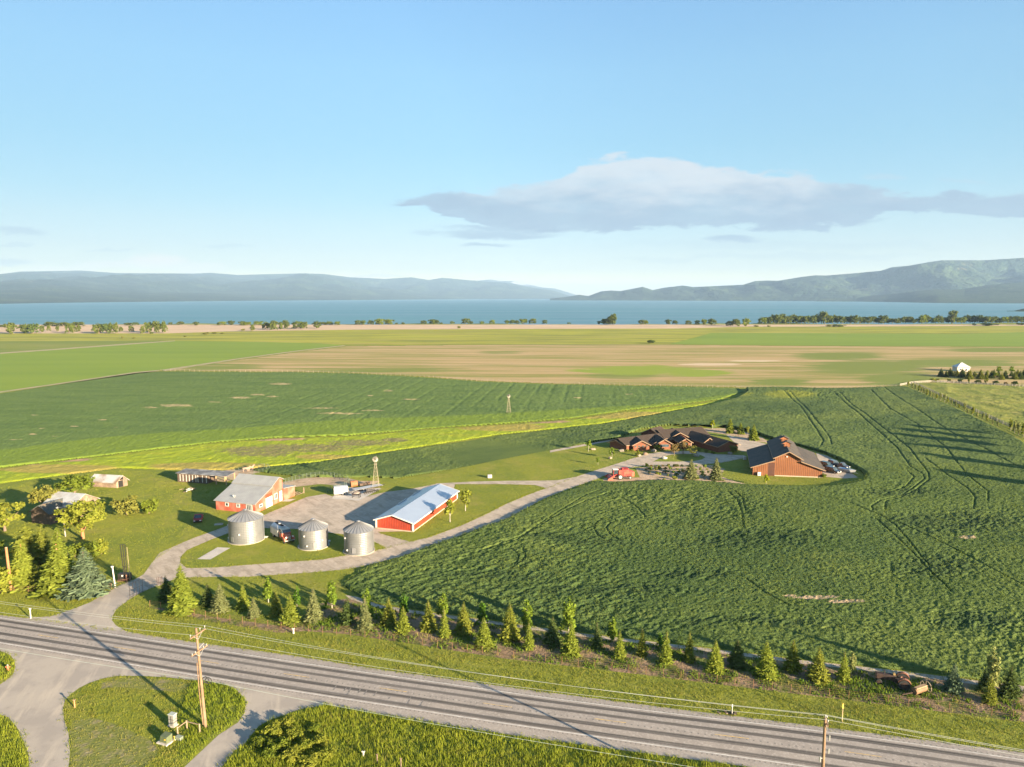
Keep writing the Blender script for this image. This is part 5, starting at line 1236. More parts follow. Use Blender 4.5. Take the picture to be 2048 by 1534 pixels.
# rocks
def rock(px, py, s_, label, col=(.42, .36, .29)):
    s_ *= .8; col = tuple(c * .62 for c in col)
    r = random.Random(int(px)); g = G(px, py)
    bm = bmesh.new(); bmesh.ops.create_icosphere(bm, subdivisions=2, radius=1)
    for v in bm.verts:
        n = v.co.normalized(); k = 1 + .28 * (math.sin(n.x * 3.1 + px) + math.sin(n.y * 4.3 + py) + math.sin(n.z * 3.7)) / 2
        v.co = Vector((n.x * k * s_ * .65, n.y * k * s_ * .5, max(n.z * k, -.25) * s_ * .5 + s_ * .12))
    me = bpy.data.meshes.new('rock'); bm.to_mesh(me); bm.free()
    o = add('rock', me, mat('rock_%d' % int(col[0] * 100), col, tuple(c * .7 for c in col), 3, .9, bump=.05, bsc=4)); o.location = g
    tag(o, label, 'rock', 'landscape boulders around the lodge')
rock(1186, 900, 1.5, 'pale boulder on the lawn beside the leftmost young tree', (.50, .40, .30))
rock(1220, 917.5, 1.4, 'boulder at the foot of the second young lawn tree', (.50, .40, .30))
rock(1243, 903, 2.0, 'grey boulder by the left end of the lodge'); rock(1278, 912.5, 1.5, 'pale boulder in front of the small spruce by the lodge', (.50, .42, .33)); rock(1291, 909.5, 1.8, 'tan boulder right of the small lodge spruce', (.36, .25, .17))
rock(1307, 903.5, 2.0, 'large grey white boulder under the lodge front gables'); rock(1329, 918, 1.9, 'white boulder at the left tip of the turning circle', (.58, .55, .5)); rock(1393, 913, 1.7, 'upright boulder on the turning circle lawn', (.46, .42, .34)); rock(1460, 908.5, 1.8, 'grey boulder under the right end of the lodge')

# horses in the paddock
def horse(px, py, rot, label, col):
    g = G(px, py); me = bpy.data.meshes.new('horse')
    pts = {'pel': (-.75, 0, 1.25, .30), 'bel': (-.1, 0, 1.15, .33), 'che': (.55, 0, 1.2, .31), 'nk': (.95, 0, 1.45, .17), 'pol': (1.3, 0, 1.75, .13), 'mz': (1.65, 0, 1.42, .085), 'tl': (-1.05, 0, 1.25, .06), 'te': (-1.2, 0, .75, .04)}
    ed = [('pel', 'bel'), ('bel', 'che'), ('che', 'nk'), ('nk', 'pol'), ('pol', 'mz'), ('pel', 'tl'), ('tl', 'te')]
    for s_, y in (('l', .2), ('r', -.2)):
        pts['h1' + s_] = (-.72, y, .95, .19); pts['h2' + s_] = (-.6, y, .72, .11); pts['h3' + s_] = (-.85, y, .5, .07); pts['h4' + s_] = (-.8, y, .05, .07)
        pts['f1' + s_] = (.6, y, .88, .13); pts['f2' + s_] = (.62, y, .5, .075); pts['f3' + s_] = (.6, y, .05, .07)
        ed += [('pel', 'h1' + s_), ('h1' + s_, 'h2' + s_), ('h2' + s_, 'h3' + s_), ('h3' + s_, 'h4' + s_), ('che', 'f1' + s_), ('f1' + s_, 'f2' + s_), ('f2' + s_, 'f3' + s_)]
        pts['e' + s_] = (1.27, y * .4, 1.95, .035); ed.append(('pol', 'e' + s_))
    ks = list(pts); me.from_pydata([pts[k][:3] for k in ks], [(ks.index(a), ks.index(b)) for a, b in ed], [])
    o = add('horse', me, mat('horse_' + label[:5].strip(), col, (.36, .27, .21), 2.2, .8)); o.location = g; o.rotation_euler = (0, 0, rot)
    o.modifiers.new('skin', 'SKIN'); sk = me.skin_vertices[0].data
    for i, k in enumerate(ks): sk[i].radius = (pts[k][3],) * 2; sk[i].use_root = (k == 'pel')
    ss = o.modifiers.new('ss', 'SUBSURF'); ss.levels = ss.render_levels = 1
    tag(o, label, 'horse', 'horses in the bare paddock')
horse(492, 943.5, R(10), 'pale horse standing on the bare track behind the barn', (.30, .17, .11))
horse(502, 941.5, R(60), 'brown and white horse just behind the pale horse', (.24, .11, .065))

# rubbish by the shed
for k, (px, py, s_, lb) in enumerate(((371, 983, 1.4, 'larger pale heap of scrap boards on the shaded grass'), (382, 980, 1.0, 'smaller heap of scrap left of the faded barn'))):
    p = G(px, py); t_ = thing('scrap_heap', lb, 'scrap', p)
    for i in range(6): b = MB(); a = rng.random() * 3; b.box((rng.uniform(-.8, .8) * s_, rng.uniform(-.5, .5) * s_, .08 + .12 * i), (rng.uniform(.8, 1.8) * s_, .3, .1), a); b.build('board', WOODG if i % 2 else WHITE, t_)
p = G(437.5, 1049.5); t_ = thing('slab_stone', 'pale flat slab lying on shaded grass right of the red pickup', 'slab', p, R(12))
b = MB(); b.box((0, 0, .12), (2.0, .9, .24)); b.build('body', CONC, t_, .06); b = MB(); b.box((.2, .1, .3), (1.2, .5, .12)); b.build('top_piece', FOUND, t_, .03)
for k, (px, py, lb) in enumerate(((530, 1075, 'white pallet lying just right of the largest grain bin'), (655, 1083, 'pale scrap pipe beside the middle grain bin'))):
    p = G(px, py); t_ = thing('pallet', lb, 'scrap', p, R(20 * k))
    for i in range(4): b = MB(); b.box((0, -.4 + i * .26, .14), (1.3, .16, .05)); b.build('board', WHITE, t_)
    b = MB(); b.box((-.5, 0, .06), (.1, 1.0, .1)); b.box((.5, 0, .06), (.1, 1.0, .1)); b.build('bearer', WOODG, t_)
# ---------------------------------------------------------------- trees
nr = np.random.default_rng(5)
def quadcloud(P, A, B_):
    """quads centred on P with half axes A, B"""
    V = np.stack([P - A - B_, P + A - B_ * .6, P + A * 1.15 + B_ * .6, P - A * .9 + B_], 1).reshape(-1, 3)
    return V, np.arange(len(V)).reshape(-1, 4)
def unit(v): return v / (np.linalg.norm(v, axis=-1, keepdims=True) + 1e-9)
def conifer_crown(seed, wd=.40, lev=20, nb=9, per=6, lo_=.06, droop=.25, gap=0.0, power=.9):
    """unit height spruce: whorls of drooping sprays"""
    r = np.random.default_rng(seed); P, A, B_ = [], [], []
    for i in range(lev):
        t = i / (lev - 1); z0 = lo_ + (1 - lo_) * t ** .95 * .975
        R0 = wd / 2 * (1 - t) ** power * (1 + .12 * math.sin(i * 2.1 + seed)) + .012
        n = max(4, int(nb * (.45 + .75 * (1 - t))))
        ph = r.random() * 6.28
        for k in range(n):
            if r.random() < gap: continue
            a = ph + 6.283 * k / n + r.normal(0, .22); L = R0 * r.uniform(.68, 1.12)
            d = np.array([math.cos(a), math.sin(a), 0]); s_ = np.array([-d[1], d[0], 0])
            m = max(2, int(per * (.5 + .6 * (1 - t))))
            for j in range(m):
                f = (j + .7) / m
                c = d * L * f + np.array([0, 0, z0 - droop * L * f + .16 * L * f * f * f])
                wl = L * (.42 - .22 * f) * r.uniform(.7, 1.3) + .008
                for q in (-1, 1):
                    ax = unit(d * .65 + s_ * q * .75 + np.array([0, 0, r.normal(-.12, .22)])); nn_ = unit(d * .85 + s_ * q * .35 + np.array([0, 0, .45]) + r.normal(0, .32, 3)); bx = np.cross(nn_, ax)
                    P.append(c + ax * wl * .5); A.append(ax * wl * .62); B_.append(unit(bx) * wl * .30)
                if j == m - 1:
                    P.append(c + d * .02); A.append(unit(d + np.array([0, 0, .25])) * wl * .6); B_.append(s_ * wl * .3)
    V, f = quadcloud(np.array(P), np.array(A), np.array(B_))
    return V, f
def leafy_crown(seed, blobs, n=900, size=.05, flat=1.0):
    """blobs: (x, y, z, rx, rz); leaves in clumps inside their shells"""
    r = np.random.default_rng(seed); P = []; O = []
    vol = np.array([b[3] ** 2 * b[4] for b in blobs]) ** .67; vol = vol / vol.sum()
    for b, q in zip(blobs, vol):
        m = max(8, int(n * q)); k = max(3, m // 14)
        d = unit(r.normal(0, 1, (k, 3))); d[:, 2] = np.where(d[:, 2] < -.55, -d[:, 2], d[:, 2])
        rad = r.uniform(.62, 1.02, (k, 1))
        cc = d * rad * np.array([b[3], b[3], b[4]]) + np.array(b[:3])
        idx = r.integers(0, k, m)
        O.append(unit((cc[idx] - np.array(b[:3])) + np.array([0, 0, .05]) * b[4]))
        P.append(cc[idx] + r.normal(0, 1, (m, 3)) * np.array([b[3], b[3], b[4]]) * .20)
    P = np.concatenate(P); m = len(P); O = unit(np.concatenate(O) * .9 + r.normal(0, .55, (m, 3)))
    A = unit(np.cross(O, r.normal(0, 1, (m, 3)))); B_ = np.cross(O, A)
    s_ = size * r.uniform(.6, 1.4, (m, 1))
    return quadcloud(P, A * s_, B_ * s_ * .75)
def trunk_mesh(name, h, r0, r1, limbs=(), lean_=0.0):
    b = MB(); b.tube([(0, 0, -.02), (lean_ * .3 * h, 0, h * .4), (lean_ * h, .01 * h, h)], [r0, (r0 + r1) / 2 * .9, r1], 7)
    for (z, x, y, zz) in limbs: b.tube([(lean_ * z, 0, z), ((x + lean_ * z) * .5, y * .5, (z + zz) / 2 - .01), (x, y, zz)], [r1 * 1.1, r1 * .7, r1 * .3], 5)
    return b.mesh(name)
BARK = mat('bark', (.20, .14, .095), (.13, .09, .06), 6, .95); BARKO = mat('orange_bark', (.36, .17, .075), (.27, .12, .055), 5, .95); BARKP = mat('pale_bark', (.38, .34, .28), (.28, .25, .2), 5, .9)
LM = {
    'yellow': leafmat('spruce_yellow', (.135, .178, .026), (.225, .258, .038)),
    'olive': leafmat('spruce_olive', (.12, .145, .024), (.21, .225, .036)),
    'dark': leafmat('spruce_dark', (.050, .080, .024), (.095, .125, .034), .2),
    'blue': leafmat('spruce_blue', (.075, .115, .062), (.135, .175, .10), .2),
    'greyish': leafmat('spruce_greyish', (.14, .165, .065), (.215, .225, .088)),
    'poplar': leafmat('poplar_leaf', (.115, .190, .022), (.195, .255, .034), .4),
    'poplar_dark': leafmat('poplar_leaf_dark', (.065, .150, .018), (.11, .20, .025), .4),
    'silver': leafmat('poplar_leaf_silver', (.19, .22, .075), (.28, .29, .10), .35),
    'leaf': leafmat('broad_leaf', (.095, .140, .018), (.175, .205, .028), .35),
    'leaf_light': leafmat('broad_leaf_light', (.165, .205, .026), (.26, .265, .04), .4),
    'leaf_olive': leafmat('broad_leaf_olive', (.11, .125, .028), (.185, .18, .038), .3),
    'leaf_brown': leafmat('broad_leaf_brown', (.15, .11, .045), (.22, .16, .06), .3),
    'shore': leafmat('shore_leaf', (.062, .092, .022), (.120, .138, .030), .3),
    'lime': leafmat('lime_leaf', (.21, .265, .014), (.33, .34, .02), .45),
}
PROTO = {}
def cmesh(kind):
    if kind in PROTO: return PROTO[kind]
    k = kind.split('/')[0]; s_ = int(kind.split('/')[1])
    tr = trunk_mesh('trunk', .9, .022, .006)
    if k == 'spruce': V, f = conifer_crown(s_, .46, 22, 11, 6)
    elif k == 'slim': V, f = conifer_crown(s_ + 20, .34, 22, 10, 5, droop=.3)
    elif k == 'big': V, f = conifer_crown(s_ + 40, .40, 30, 12, 8, .05, .42, .08); 
    elif k == 'open': V, f = conifer_crown(s_ + 60, .46, 22, 7, 7, .30, .30, .30, .7)
    elif k == 'blueb': V, f = conifer_crown(s_ + 80, .52, 24, 12, 7, .05, .22)
    elif k == 'poplar':
        r = random.Random(s_); bl = [(0, 0, .58, .085, .42), (0, 0, .30, .13, .20)]
        for i in range(12):
            a = i * 2.4; zz = .16 + .052 * i; rr = r.uniform(.07, .15) * (1.25 - zz)
            bl.append((rr * math.cos(a), rr * math.sin(a), zz, .055, .15))
        V, f = leafy_crown(s_, bl, 900, .027); tr = trunk_mesh('trunk', .8, .016, .005)
    elif k == 'column':
        r = random.Random(s_ + 7); bl = [(0, 0, .55, .085, .42)] + [(.05 * math.cos(i * 2.2), .05 * math.sin(i * 2.2), .2 + .07 * i, .05, .13) for i in range(9)]
        V, f = leafy_crown(s_ + 7, bl, 520, .032); tr = trunk_mesh('trunk', .8, .014, .005)
    elif k == 'young':
        r = random.Random(s_ + 3); bl = [(0, 0, .62, .17, .34)] + [(r.uniform(-.17, .17), r.uniform(-.17, .17), r.uniform(.36, .8), .09, .13) for i in range(9)]
        V, f = leafy_crown(s_ + 3, bl, 520, .036); tr = trunk_mesh('trunk', .7, .016, .008, [(.3, .12, .05, .55), (.34, -.13, .04, .6), (.4, .02, -.12, .66)])
    elif k == 'broad':
        r = random.Random(s_ + 13); bl = [(0, 0, .6, .30, .28)] + [(.34 * math.cos(i * .9) * r.uniform(.6, 1.1), .34 * math.sin(i * .9) * r.uniform(.6, 1.1), r.uniform(.4, .78), r.uniform(.14, .2), r.uniform(.12, .17)) for i in range(14)]
        V, f = leafy_crown(s_ + 13, bl, 2300, .030); tr = trunk_mesh('trunk', .6, .035, .018, [(.22, .25, .1, .6), (.25, -.28, .06, .58), (.28, .05, -.26, .62), (.3, -.06, .25, .66)])
    elif k == 'airy':
        r = random.Random(s_ + 23); bl = [(.36 * math.cos(i * 1.1) * r.uniform(.2, 1.1), .36 * math.sin(i * 1.1) * r.uniform(.2, 1.1), r.uniform(.38, .9), r.uniform(.10, .17), r.uniform(.08, .13)) for i in range(17)]
        V, f = leafy_crown(s_ + 23, bl, 2600, .024); tr = trunk_mesh('trunk', .55, .038, .02, [(.2, .28, .1, .6), (.22, -.3, .06, .62), (.28, .05, -.3, .6), (.3, -.06, .28, .7)])
    elif k == 'bush':
        r = random.Random(s_ + 33); bl = [(0, 0, .38, .36, .40)] + [(.4 * math.cos(i * 1.05) * r.uniform(.5, 1.05), .4 * math.sin(i * 1.05) * r.uniform(.5, 1.05), r.uniform(.2, .72), r.uniform(.15, .22), r.uniform(.14, .22)) for i in range(11)]
        V, f = leafy_crown(s_ + 33, bl, 1500, .040); tr = trunk_mesh('trunk', .4, .03, .015, [(.05, .2, .1, .4), (.06, -.2, .06, .42)])
    elif k == 'shrub':
        r = random.Random(s_ + 53); bl = [(0, 0, .4, .32, .38)] + [(.3 * math.cos(i * 1.3), .3 * math.sin(i * 1.3), r.uniform(.25, .6), .18, .2) for i in range(5)]
        V, f = leafy_crown(s_ + 53, bl, 220, .085); tr = trunk_mesh('trunk', .4, .03, .015)
    elif k == 'far':
        r = random.Random(s_ + 43); bl = [(0, 0, .60, .34, .34)] + [(.3 * math.cos(i * 1.3), .3 * math.sin(i * 1.3), r.uniform(.35, .8), .2, .2) for i in range(6)]
        bl += [(.2, .1, .22, .22, .2), (-.2, -.1, .2, .22, .2)]; V, f = leafy_crown(s_ + 43, bl, 1100, .042); tr = trunk_mesh('trunk', .6, .035, .02)
    # lattices are unit height; centre spread normalised
    cr = npmesh('crown', V, f)
    PROTO[kind] = (tr, cr); return PROTO[kind]
def tree(name, label, cat, g, h, kind, leaf, wk=1.0, bark=None, group=None, rot=None, single=False):
    tr, cr = cmesh(kind)
    key = (kind, leaf)
    if key not in PROTO:
        c2 = cr.copy(); c2.materials.clear(); c2.materials.append(LM[leaf]); PROTO[key] = c2
    bk = bark or BARK; tk = (kind, bk.name)
    if tk not in PROTO:
        t2 = tr.copy(); t2.materials.clear(); t2.materials.append(bk); PROTO[tk] = t2
    t_ = thing(name, label, cat, g, rng.random() * 6.28 if rot is None else rot, group)
    t_.scale = (h * wk, h * wk, h)
    for n_, me in (('trunk', PROTO[tk]), ('crown', PROTO[key])):
        o = bpy.data.objects.new(n_, me); C.objects.link(o); o.parent = t_
    return t_
ORD = ['first', 'second', 'third', 'fourth', 'fifth', 'sixth', 'seventh', 'eighth', 'ninth', 'tenth', 'eleventh', 'twelfth', 'thirteenth', 'fourteenth', 'fifteenth', 'sixteenth', 'seventeenth', 'eighteenth', 'nineteenth', 'twentieth', 'twenty-first', 'twenty-second', 'twenty-third', 'twenty-fourth', 'twenty-fifth', 'twenty-sixth', 'twenty-seventh', 'twenty-eighth', 'twenty-ninth', 'thirtieth', 'thirty-first', 'thirty-second', 'thirty-third', 'thirty-fourth', 'thirty-fifth', 'thirty-sixth', 'thirty-seventh', 'thirty-eighth', 'thirty-ninth', 'fortieth', 'forty-first', 'forty-second', 'forty-third', 'forty-fourth', 'forty-fifth']
def hgt(px, pb, pt): return max(.4, Zh(G(px, pb).y, pt))
LOOK = {'yellow': 'yellow green', 'olive': 'olive green', 'dark': 'dark green', 'blue': 'blue grey', 'greyish': 'pale grey green', 'poplar': 'bright green', 'poplar_dark': 'deep green', 'silver': 'silvery'}
# the roadside row: spruces in front, poplars behind; (x, base y, top y, leaf, kind)
ROW = [(333, 1201, 1150, 'dark', 'spruce'), (365, 1223, 1127, 'yellow', 'big'), (416, 1210, 1165, 'dark', 'spruce'), (441, 1222, 1165, 'greyish', 'spruce'), (487, 1218, 1167, 'yellow', 'spruce'), (508, 1234, 1193, 'greyish', 'spruce'), (553, 1230, 1179, 'olive', 'spruce'), (581, 1247, 1187, 'yellow', 'spruce'), (628, 1241, 1174, 'greyish', 'spruce'), (695, 1248, 1193, 'dark', 'spruce'), (731, 1259, 1190, 'greyish', 'slim'), (778, 1249, 1193, 'olive', 'spruce'), (807, 1264, 1211, 'yellow', 'spruce'), (857, 1259, 1198, 'olive', 'spruce'), (889, 1274, 1213, 'yellow', 'slim'), (928, 1264, 1202, 'olive', 'spruce'), (968, 1292, 1233, 'yellow', 'spruce'), (1020, 1279, 1204, 'olive', 'spruce'), (1058, 1298, 1240, 'yellow', 'slim'), (1105, 1289, 1230, 'dark', 'spruce'), (1142, 1308, 1243, 'yellow', 'spruce'), (1194, 1295, 1240, 'dark', 'slim'), (1239, 1315, 1259, 'yellow', 'slim'), (1284, 1310, 1254, 'olive', 'slim'), (1332, 1327, 1256, 'yellow', 'slim'), (1378, 1322, 1260, 'olive', 'slim'), (1430, 1341, 1278, 'yellow', 'spruce'), (1474, 1332, 1275, 'dark', 'spruce'), (1531, 1354, 1279, 'yellow', 'spruce'), (1585, 1341, 1277, 'olive', 'spruce'), (1636, 1361, 1292, 'olive', 'spruce'), (1687, 1361, 1298, 'yellow', 'slim'), (1906, 1383, 1325, 'blue', 'spruce'), (1967, 1382, 1338, 'dark', 'spruce'), (1979, 1406, 1345, 'olive', 'slim'), (2020, 1393, 1328, 'dark', 'spruce')]
for k, (x, pb, pt, leaf, kind) in enumerate(ROW):
    dup_h = hgt(x, pb, pt)
    lb = '%s spruce, %s from the driveway in the roadside spruce row' % (LOOK[leaf], ORD[k])
    wk = {'spruce': 1.14, 'slim': 1.12, 'big': 1.42}[kind] * rng.uniform(.93, 1.08)
    tree('spruce_tree', lb, 'tree', G(x, pb), dup_h, '%s/%d' % (kind, k % 5), leaf, wk, group='roadside spruces')
POP = [(537, 1205, 1154, 'poplar'), (594, 1213, 1174, 'poplar_dark'), (664, 1217, 1162, 'poplar'), (735, 1234, 1181, 'poplar'), (808, 1235, 1187, 'poplar_dark'), (886, 1238, 1184, 'poplar'), (964, 1252, 1206, 'poplar_dark'), (1054, 1264, 1204, 'poplar'), (1137, 1268, 1196, 'poplar'), (1225, 1283, 1233, 'poplar'), (1320, 1298, 1267, 'poplar_dark'), (1703, 1347, 1306, 'silver'), (1983, 1388, 1299, 'silver')]
for k, (x, pb, pt, leaf) in enumerate(POP):
    tree('poplar_tree', '%s young poplar, %s from the driveway, behind the roadside spruces' % (LOOK[leaf], ORD[k]), 'tree', G(x, pb), hgt(x, pb, pt), 'poplar/%d' % (k % 4), leaf, 1.25 if k < 12 else .95, BARKP, 'young poplars behind the roadside spruces')
# farmstead trees, left
def T(name, lb, x, pb, pt, kind, leaf, wk=1.0, bark=None, group='trees of the old farmstead', cat='tree'):
    return tree(name, lb, cat, G(x, pb), hgt(x, pb, pt), kind, leaf, wk, bark, group)
T('pine_tree', 'tall thin open pine with bare lower trunk at the photo left', 55, 1137, 1047, 'open/1', 'olive', 1.52, BARKP)
T('spruce_tree', 'tall yellow green spruce directly right of the brown bare pole', 48, 1174, 1078, 'big/2', 'yellow', 1.40, BARKO)
T('spruce_tree', 'broad drooping yellow spruce in the middle of the left clump', 121, 1183, 1077, 'big/3', 'yellow', 1.71, BARKO)
T('spruce_tree', 'brightest green spruce standing behind the broad yellow spruce', 120, 1152, 1053, 'big/4', 'yellow', 1.28)
T('spruce_tree', 'brown topped spruce behind the left clump', 88, 1142, 1046, 'big/1', 'olive', 1.28)
T('spruce_tree', 'short dark spruce under the left clump', 79, 1177, 1128, 'spruce/2', 'olive', 1.59)
T('blue_spruce', 'pale blue spruce with full skirt beside the driveway', 173, 1187, 1093, 'blueb/1', 'blue', 1.52)
T('spruce_tree', 'dark spruce squeezed between yellow spruce and blue spruce', 141, 1172, 1100, 'big/0', 'dark', .95)
T('leafy_bush', 'bright green bush cut by the left photo edge', 0, 1187, 1130, 'bush/1', 'leaf_light', .95, cat='bush')
T('leafy_bush', 'olive bush behind the blue spruce', 183, 1116, 1083, 'bush/2', 'leaf', 1.1, cat='bush'); T('leafy_bush', 'thin yellowish bush right of the olive bush', 203, 1108, 1076, 'bush/3', 'leaf_light', .9, cat='bush'); T('leafy_bush', 'small dark bush behind the dark spruce', 150, 1113, 1084, 'bush/4', 'leaf', 1, cat='bush')
T('old_tree', 'airy old tree with orange trunk in front of the farmhouse', 166, 1077, 1003, 'airy/1', 'leaf_light', 1.25, BARKO)
T('old_tree', 'slender pale tree behind the airy old tree', 200, 1031, 999, 'airy/2', 'leaf_light', .75)
T('old_tree', 'dark bodied tree hiding the left end of the farmhouse', 92, 1027, 968, 'broad/1', 'leaf_olive', 1.05)
T('old_tree', 'dense leafy tree behind the farmhouse roof', 150, 994, 948, 'broad/2', 'leaf', 1.5)
T('old_tree', 'pale spreading tree at the left edge below the cabin', 10, 1062, 1008, 'airy/3', 'leaf_light', 1.45)
T('old_tree', 'thin green tree at the left edge above the brown pole', -6, 1128, 1085, 'airy/4', 'leaf', 1.1)
T('lilac_bush', 'large rounded bush in the open grass right of the farmhouse', 254, 1029, 990, 'bush/5', 'leaf_olive', 1.3, cat='bush'); T('lilac_bush', 'smaller bush joined to the large rounded bush', 298, 1027, 994, 'bush/6', 'leaf', 1.05, cat='bush')
# shed and lawn trees
SG = 'young trees around the red shed and lawns'
T('young_tree', 'young green tree near the middle of the red shed wall', 900, 1044, 1002, 'young/1', 'leaf_light', 1.25, BARKP, SG); T('young_tree', 'young green tree right of the red shed far end', 931, 1022, 978, 'young/2', 'leaf_light', 1.25, BARKP, SG)
T('young_tree', 'leftmost young tree on the lodge lawn', 1177, 903, 880, 'young/3', 'poplar', 1.1, BARKP, SG); T('young_tree', 'young lawn tree standing over a pale boulder', 1224, 917, 895, 'young/4', 'poplar', 1.1, BARKP, SG); T('young_tree', 'smallest lawn tree close to the drive', 1196, 930, 914, 'young/5', 'poplar', 1.0, BARKP, SG)
T('young_tree', 'small lime tree on the lawn before the brown barn', 1532, 972, 948, 'young/6', 'lime', .85, BARKP, SG)
LG = 'trees planted around the lodge'
T('lime_tree', 'bright yellow green tree behind the lodge', 1425, 858, 841, 'young/1', 'lime', 1.5, BARKP, LG)
T('spruce_tree', 'golden spruce behind the lodge, left of the pair', 1460, 866, 835, 'big/2', 'yellow', 1.4, None, LG); T('spruce_tree', 'shorter golden spruce in the soil bed behind the lodge', 1481, 868, 844, 'big/3', 'yellow', 1.5, None, LG); T('spruce_tree', 'fullest golden spruce nearest the brown barn roof', 1507, 880, 847, 'big/4', 'yellow', 1.5, None, LG); T('young_tree', 'slim young tree between two golden spruces', 1495.5, 870, 852, 'young/2', 'leaf_light', .8, BARKP, LG)
T('spruce_tree', 'left spruce of the two in front of the turning circle', 1382, 957.5, 917, 'big/1', 'greyish', 1.6, None, LG); T('spruce_tree', 'right spruce of the two, nearest the shaded lawn', 1432, 959, 914, 'big/3', 'greyish', 1.4, None, LG); T('spruce_tree', 'tiny spruce among boulders before the lodge', 1276, 912, 897, 'spruce/3', 'olive', 1.5, None, LG)
T('ornamental_tree', 'brownish ornamental tree left of the lodge entrance', 1348, 912, 888, 'airy/1', 'leaf_brown', .8, None, LG); T('ornamental_tree', 'largest brownish ornamental tree before the lodge entrance', 1366, 908, 881, 'airy/2', 'leaf_brown', 1.0, None, LG); T('ornamental_tree', 'greenish ornamental tree right of the lodge entrance', 1384, 913, 892, 'airy/3', 'leaf_olive', .95, None, LG)
T('round_bush', 'dark round bush at the right end of the lodge', 1467, 906, 889, 'bush/1', 'leaf_olive', .9, None, LG, 'bush'); T('round_bush', 'low green bush between the lodge front gables', 1314, 900, 888, 'bush/2', 'leaf', 1.2, None, LG, 'bush'); T('round_bush', 'small dark bush at the right corner of the brown barn', 1648, 956, 946, 'bush/3', 'leaf', .9, None, LG, 'bush')
for k, (x, y, lf) in enumerate(((1255, 904, 'leaf'), (1265, 904.5, 'leaf_light'), (1325, 901, 'leaf'), (1398, 903, 'leaf'), (1412, 905.5, 'leaf_olive'), (1426, 908, 'leaf'))):
    T('foundation_shrub', '%s low shrub from the left along the lodge front' % ORD[k], x, y, y - 6.5, 'shrub/%d' % k, lf, 1.5, None, 'low shrubs along the lodge front', 'shrub')
# garden rows
n = 0
for row, (y0, x0, x1, st) in enumerate(((934.5, 1285, 1420, 9), (940.5, 1292, 1422, 10), (947, 1300, 1425, 12), (953, 1318, 1428, 16), (960, 1330, 1450, 22))):
    i = 0; x = x0
    while x < x1:
        lf = rng.choice(['leaf', 'leaf_olive', 'leaf_light', 'leaf_brown', 'dark', 'poplar'])
        hh = rng.uniform(.5, 1.5)
        tree('garden_shrub', '%s %s shrub, %s in garden row %s from the lodge' % ({'leaf': 'green', 'leaf_olive': 'olive', 'leaf_light': 'pale green', 'leaf_brown': 'brown', 'dark': 'dark', 'poplar': 'bright green'}[lf], 'taller' if hh > 1.0 else 'low', ORD[i], ORD[row]), 'shrub', G(x + rng.uniform(-2, 2), y0 + rng.uniform(-1.2, 1.2) + (x - 1350) * .01), hh, 'shrub/%d' % (n % 5), lf, rng.uniform(.8, 1.5), group='shrubs in the garden bed rows')
        x += st * rng.uniform(.8, 1.25); n += 1; i += 1
# weeds in the roadside verge
# shelter belt at the right edge
BELT = [(1882, 753.5, 735, 'dark', 'big', 1.0), (1892, 754, 740, 'olive', 'spruce', .9), (1899.5, 752.5, 735, 'dark', 'big', 1.1), (1909, 756, 743, 'olive', 'young', 1.1), (1924, 755, 735.5, 'dark', 'big', 1.15), (1939, 758, 737, 'olive', 'big', 1.1), (1950, 757, 745, 'olive', 'young', 1.1), (1961, 758.5, 738, 'olive', 'big', 1.2), (1972, 768.5, 742, 'olive', 'column', 1.0), (1983, 756.5, 739.5, 'dark', 'big', 1.1), (1990, 757, 744, 'leaf', 'broad', .8), (1999.5, 748, 732.5, 'poplar', 'young', 1.5), (2003, 759.5, 744, 'olive', 'spruce', 1.1), (2011, 757.5, 740, 'dark', 'big', .9), (2021, 748, 732.5, 'poplar', 'young', 1.4), (2029, 758.5, 741.5, 'olive', 'big', 1.2), (2040, 758.5, 740.5, 'dark', 'big', 1.15), (2050, 757, 735, 'dark', 'big', 1.0), (1865.5, 764.5, 754.5, 'leaf_light', 'bush', .9), (1873, 764.5, 756, 'leaf_olive', 'bush', .8), (1897.5, 764.5, 756.5, 'olive', 'bush', .7), (1920, 766, 756.5, 'dark', 'bush', .75), (1937, 767.5, 754, 'olive', 'column', 1.1), (1956, 767.5, 758.5, 'dark', 'bush', 1.1), (1991, 769.5, 760, 'dark', 'bush', .95), (2011, 770.5, 763, 'leaf_brown', 'bush', .8), (2029, 771.5, 761, 'dark', 'bush', .85)]
x = 1878
while x < 2056:
    BELT.append((x + rng.uniform(-2, 2), 753 + rng.uniform(-1.5, 2), 739 + rng.uniform(-2, 3), rng.choice(['dark', 'olive', 'dark']), 'big', rng.uniform(.9, 1.1))); x += 12
for k, (x, pb, pt, lf, kd, wk) in enumerate(sorted(BELT)):
    kdn = {'big': 'conifer', 'spruce': 'small conifer', 'young': 'leafy tree', 'column': 'narrow tree', 'bush': 'round bush', 'broad': 'leafy tree'}[kd]
    tree('shelter_tree', '%s %s, %s from the left around the white house' % ({'dark': 'dark', 'olive': 'olive', 'poplar': 'bright green', 'leaf': 'green', 'leaf_light': 'pale green', 'leaf_olive': 'olive brown', 'leaf_brown': 'brown'}[lf], kdn, ORD[k]), 'tree', G(x, pb), hgt(x, pb, pt), '%s/%d' % (kd, k % 5), lf, wk * {'big': 1.6, 'spruce': 1.4}.get(kd, 1.25), group='shelter belt by the white house')
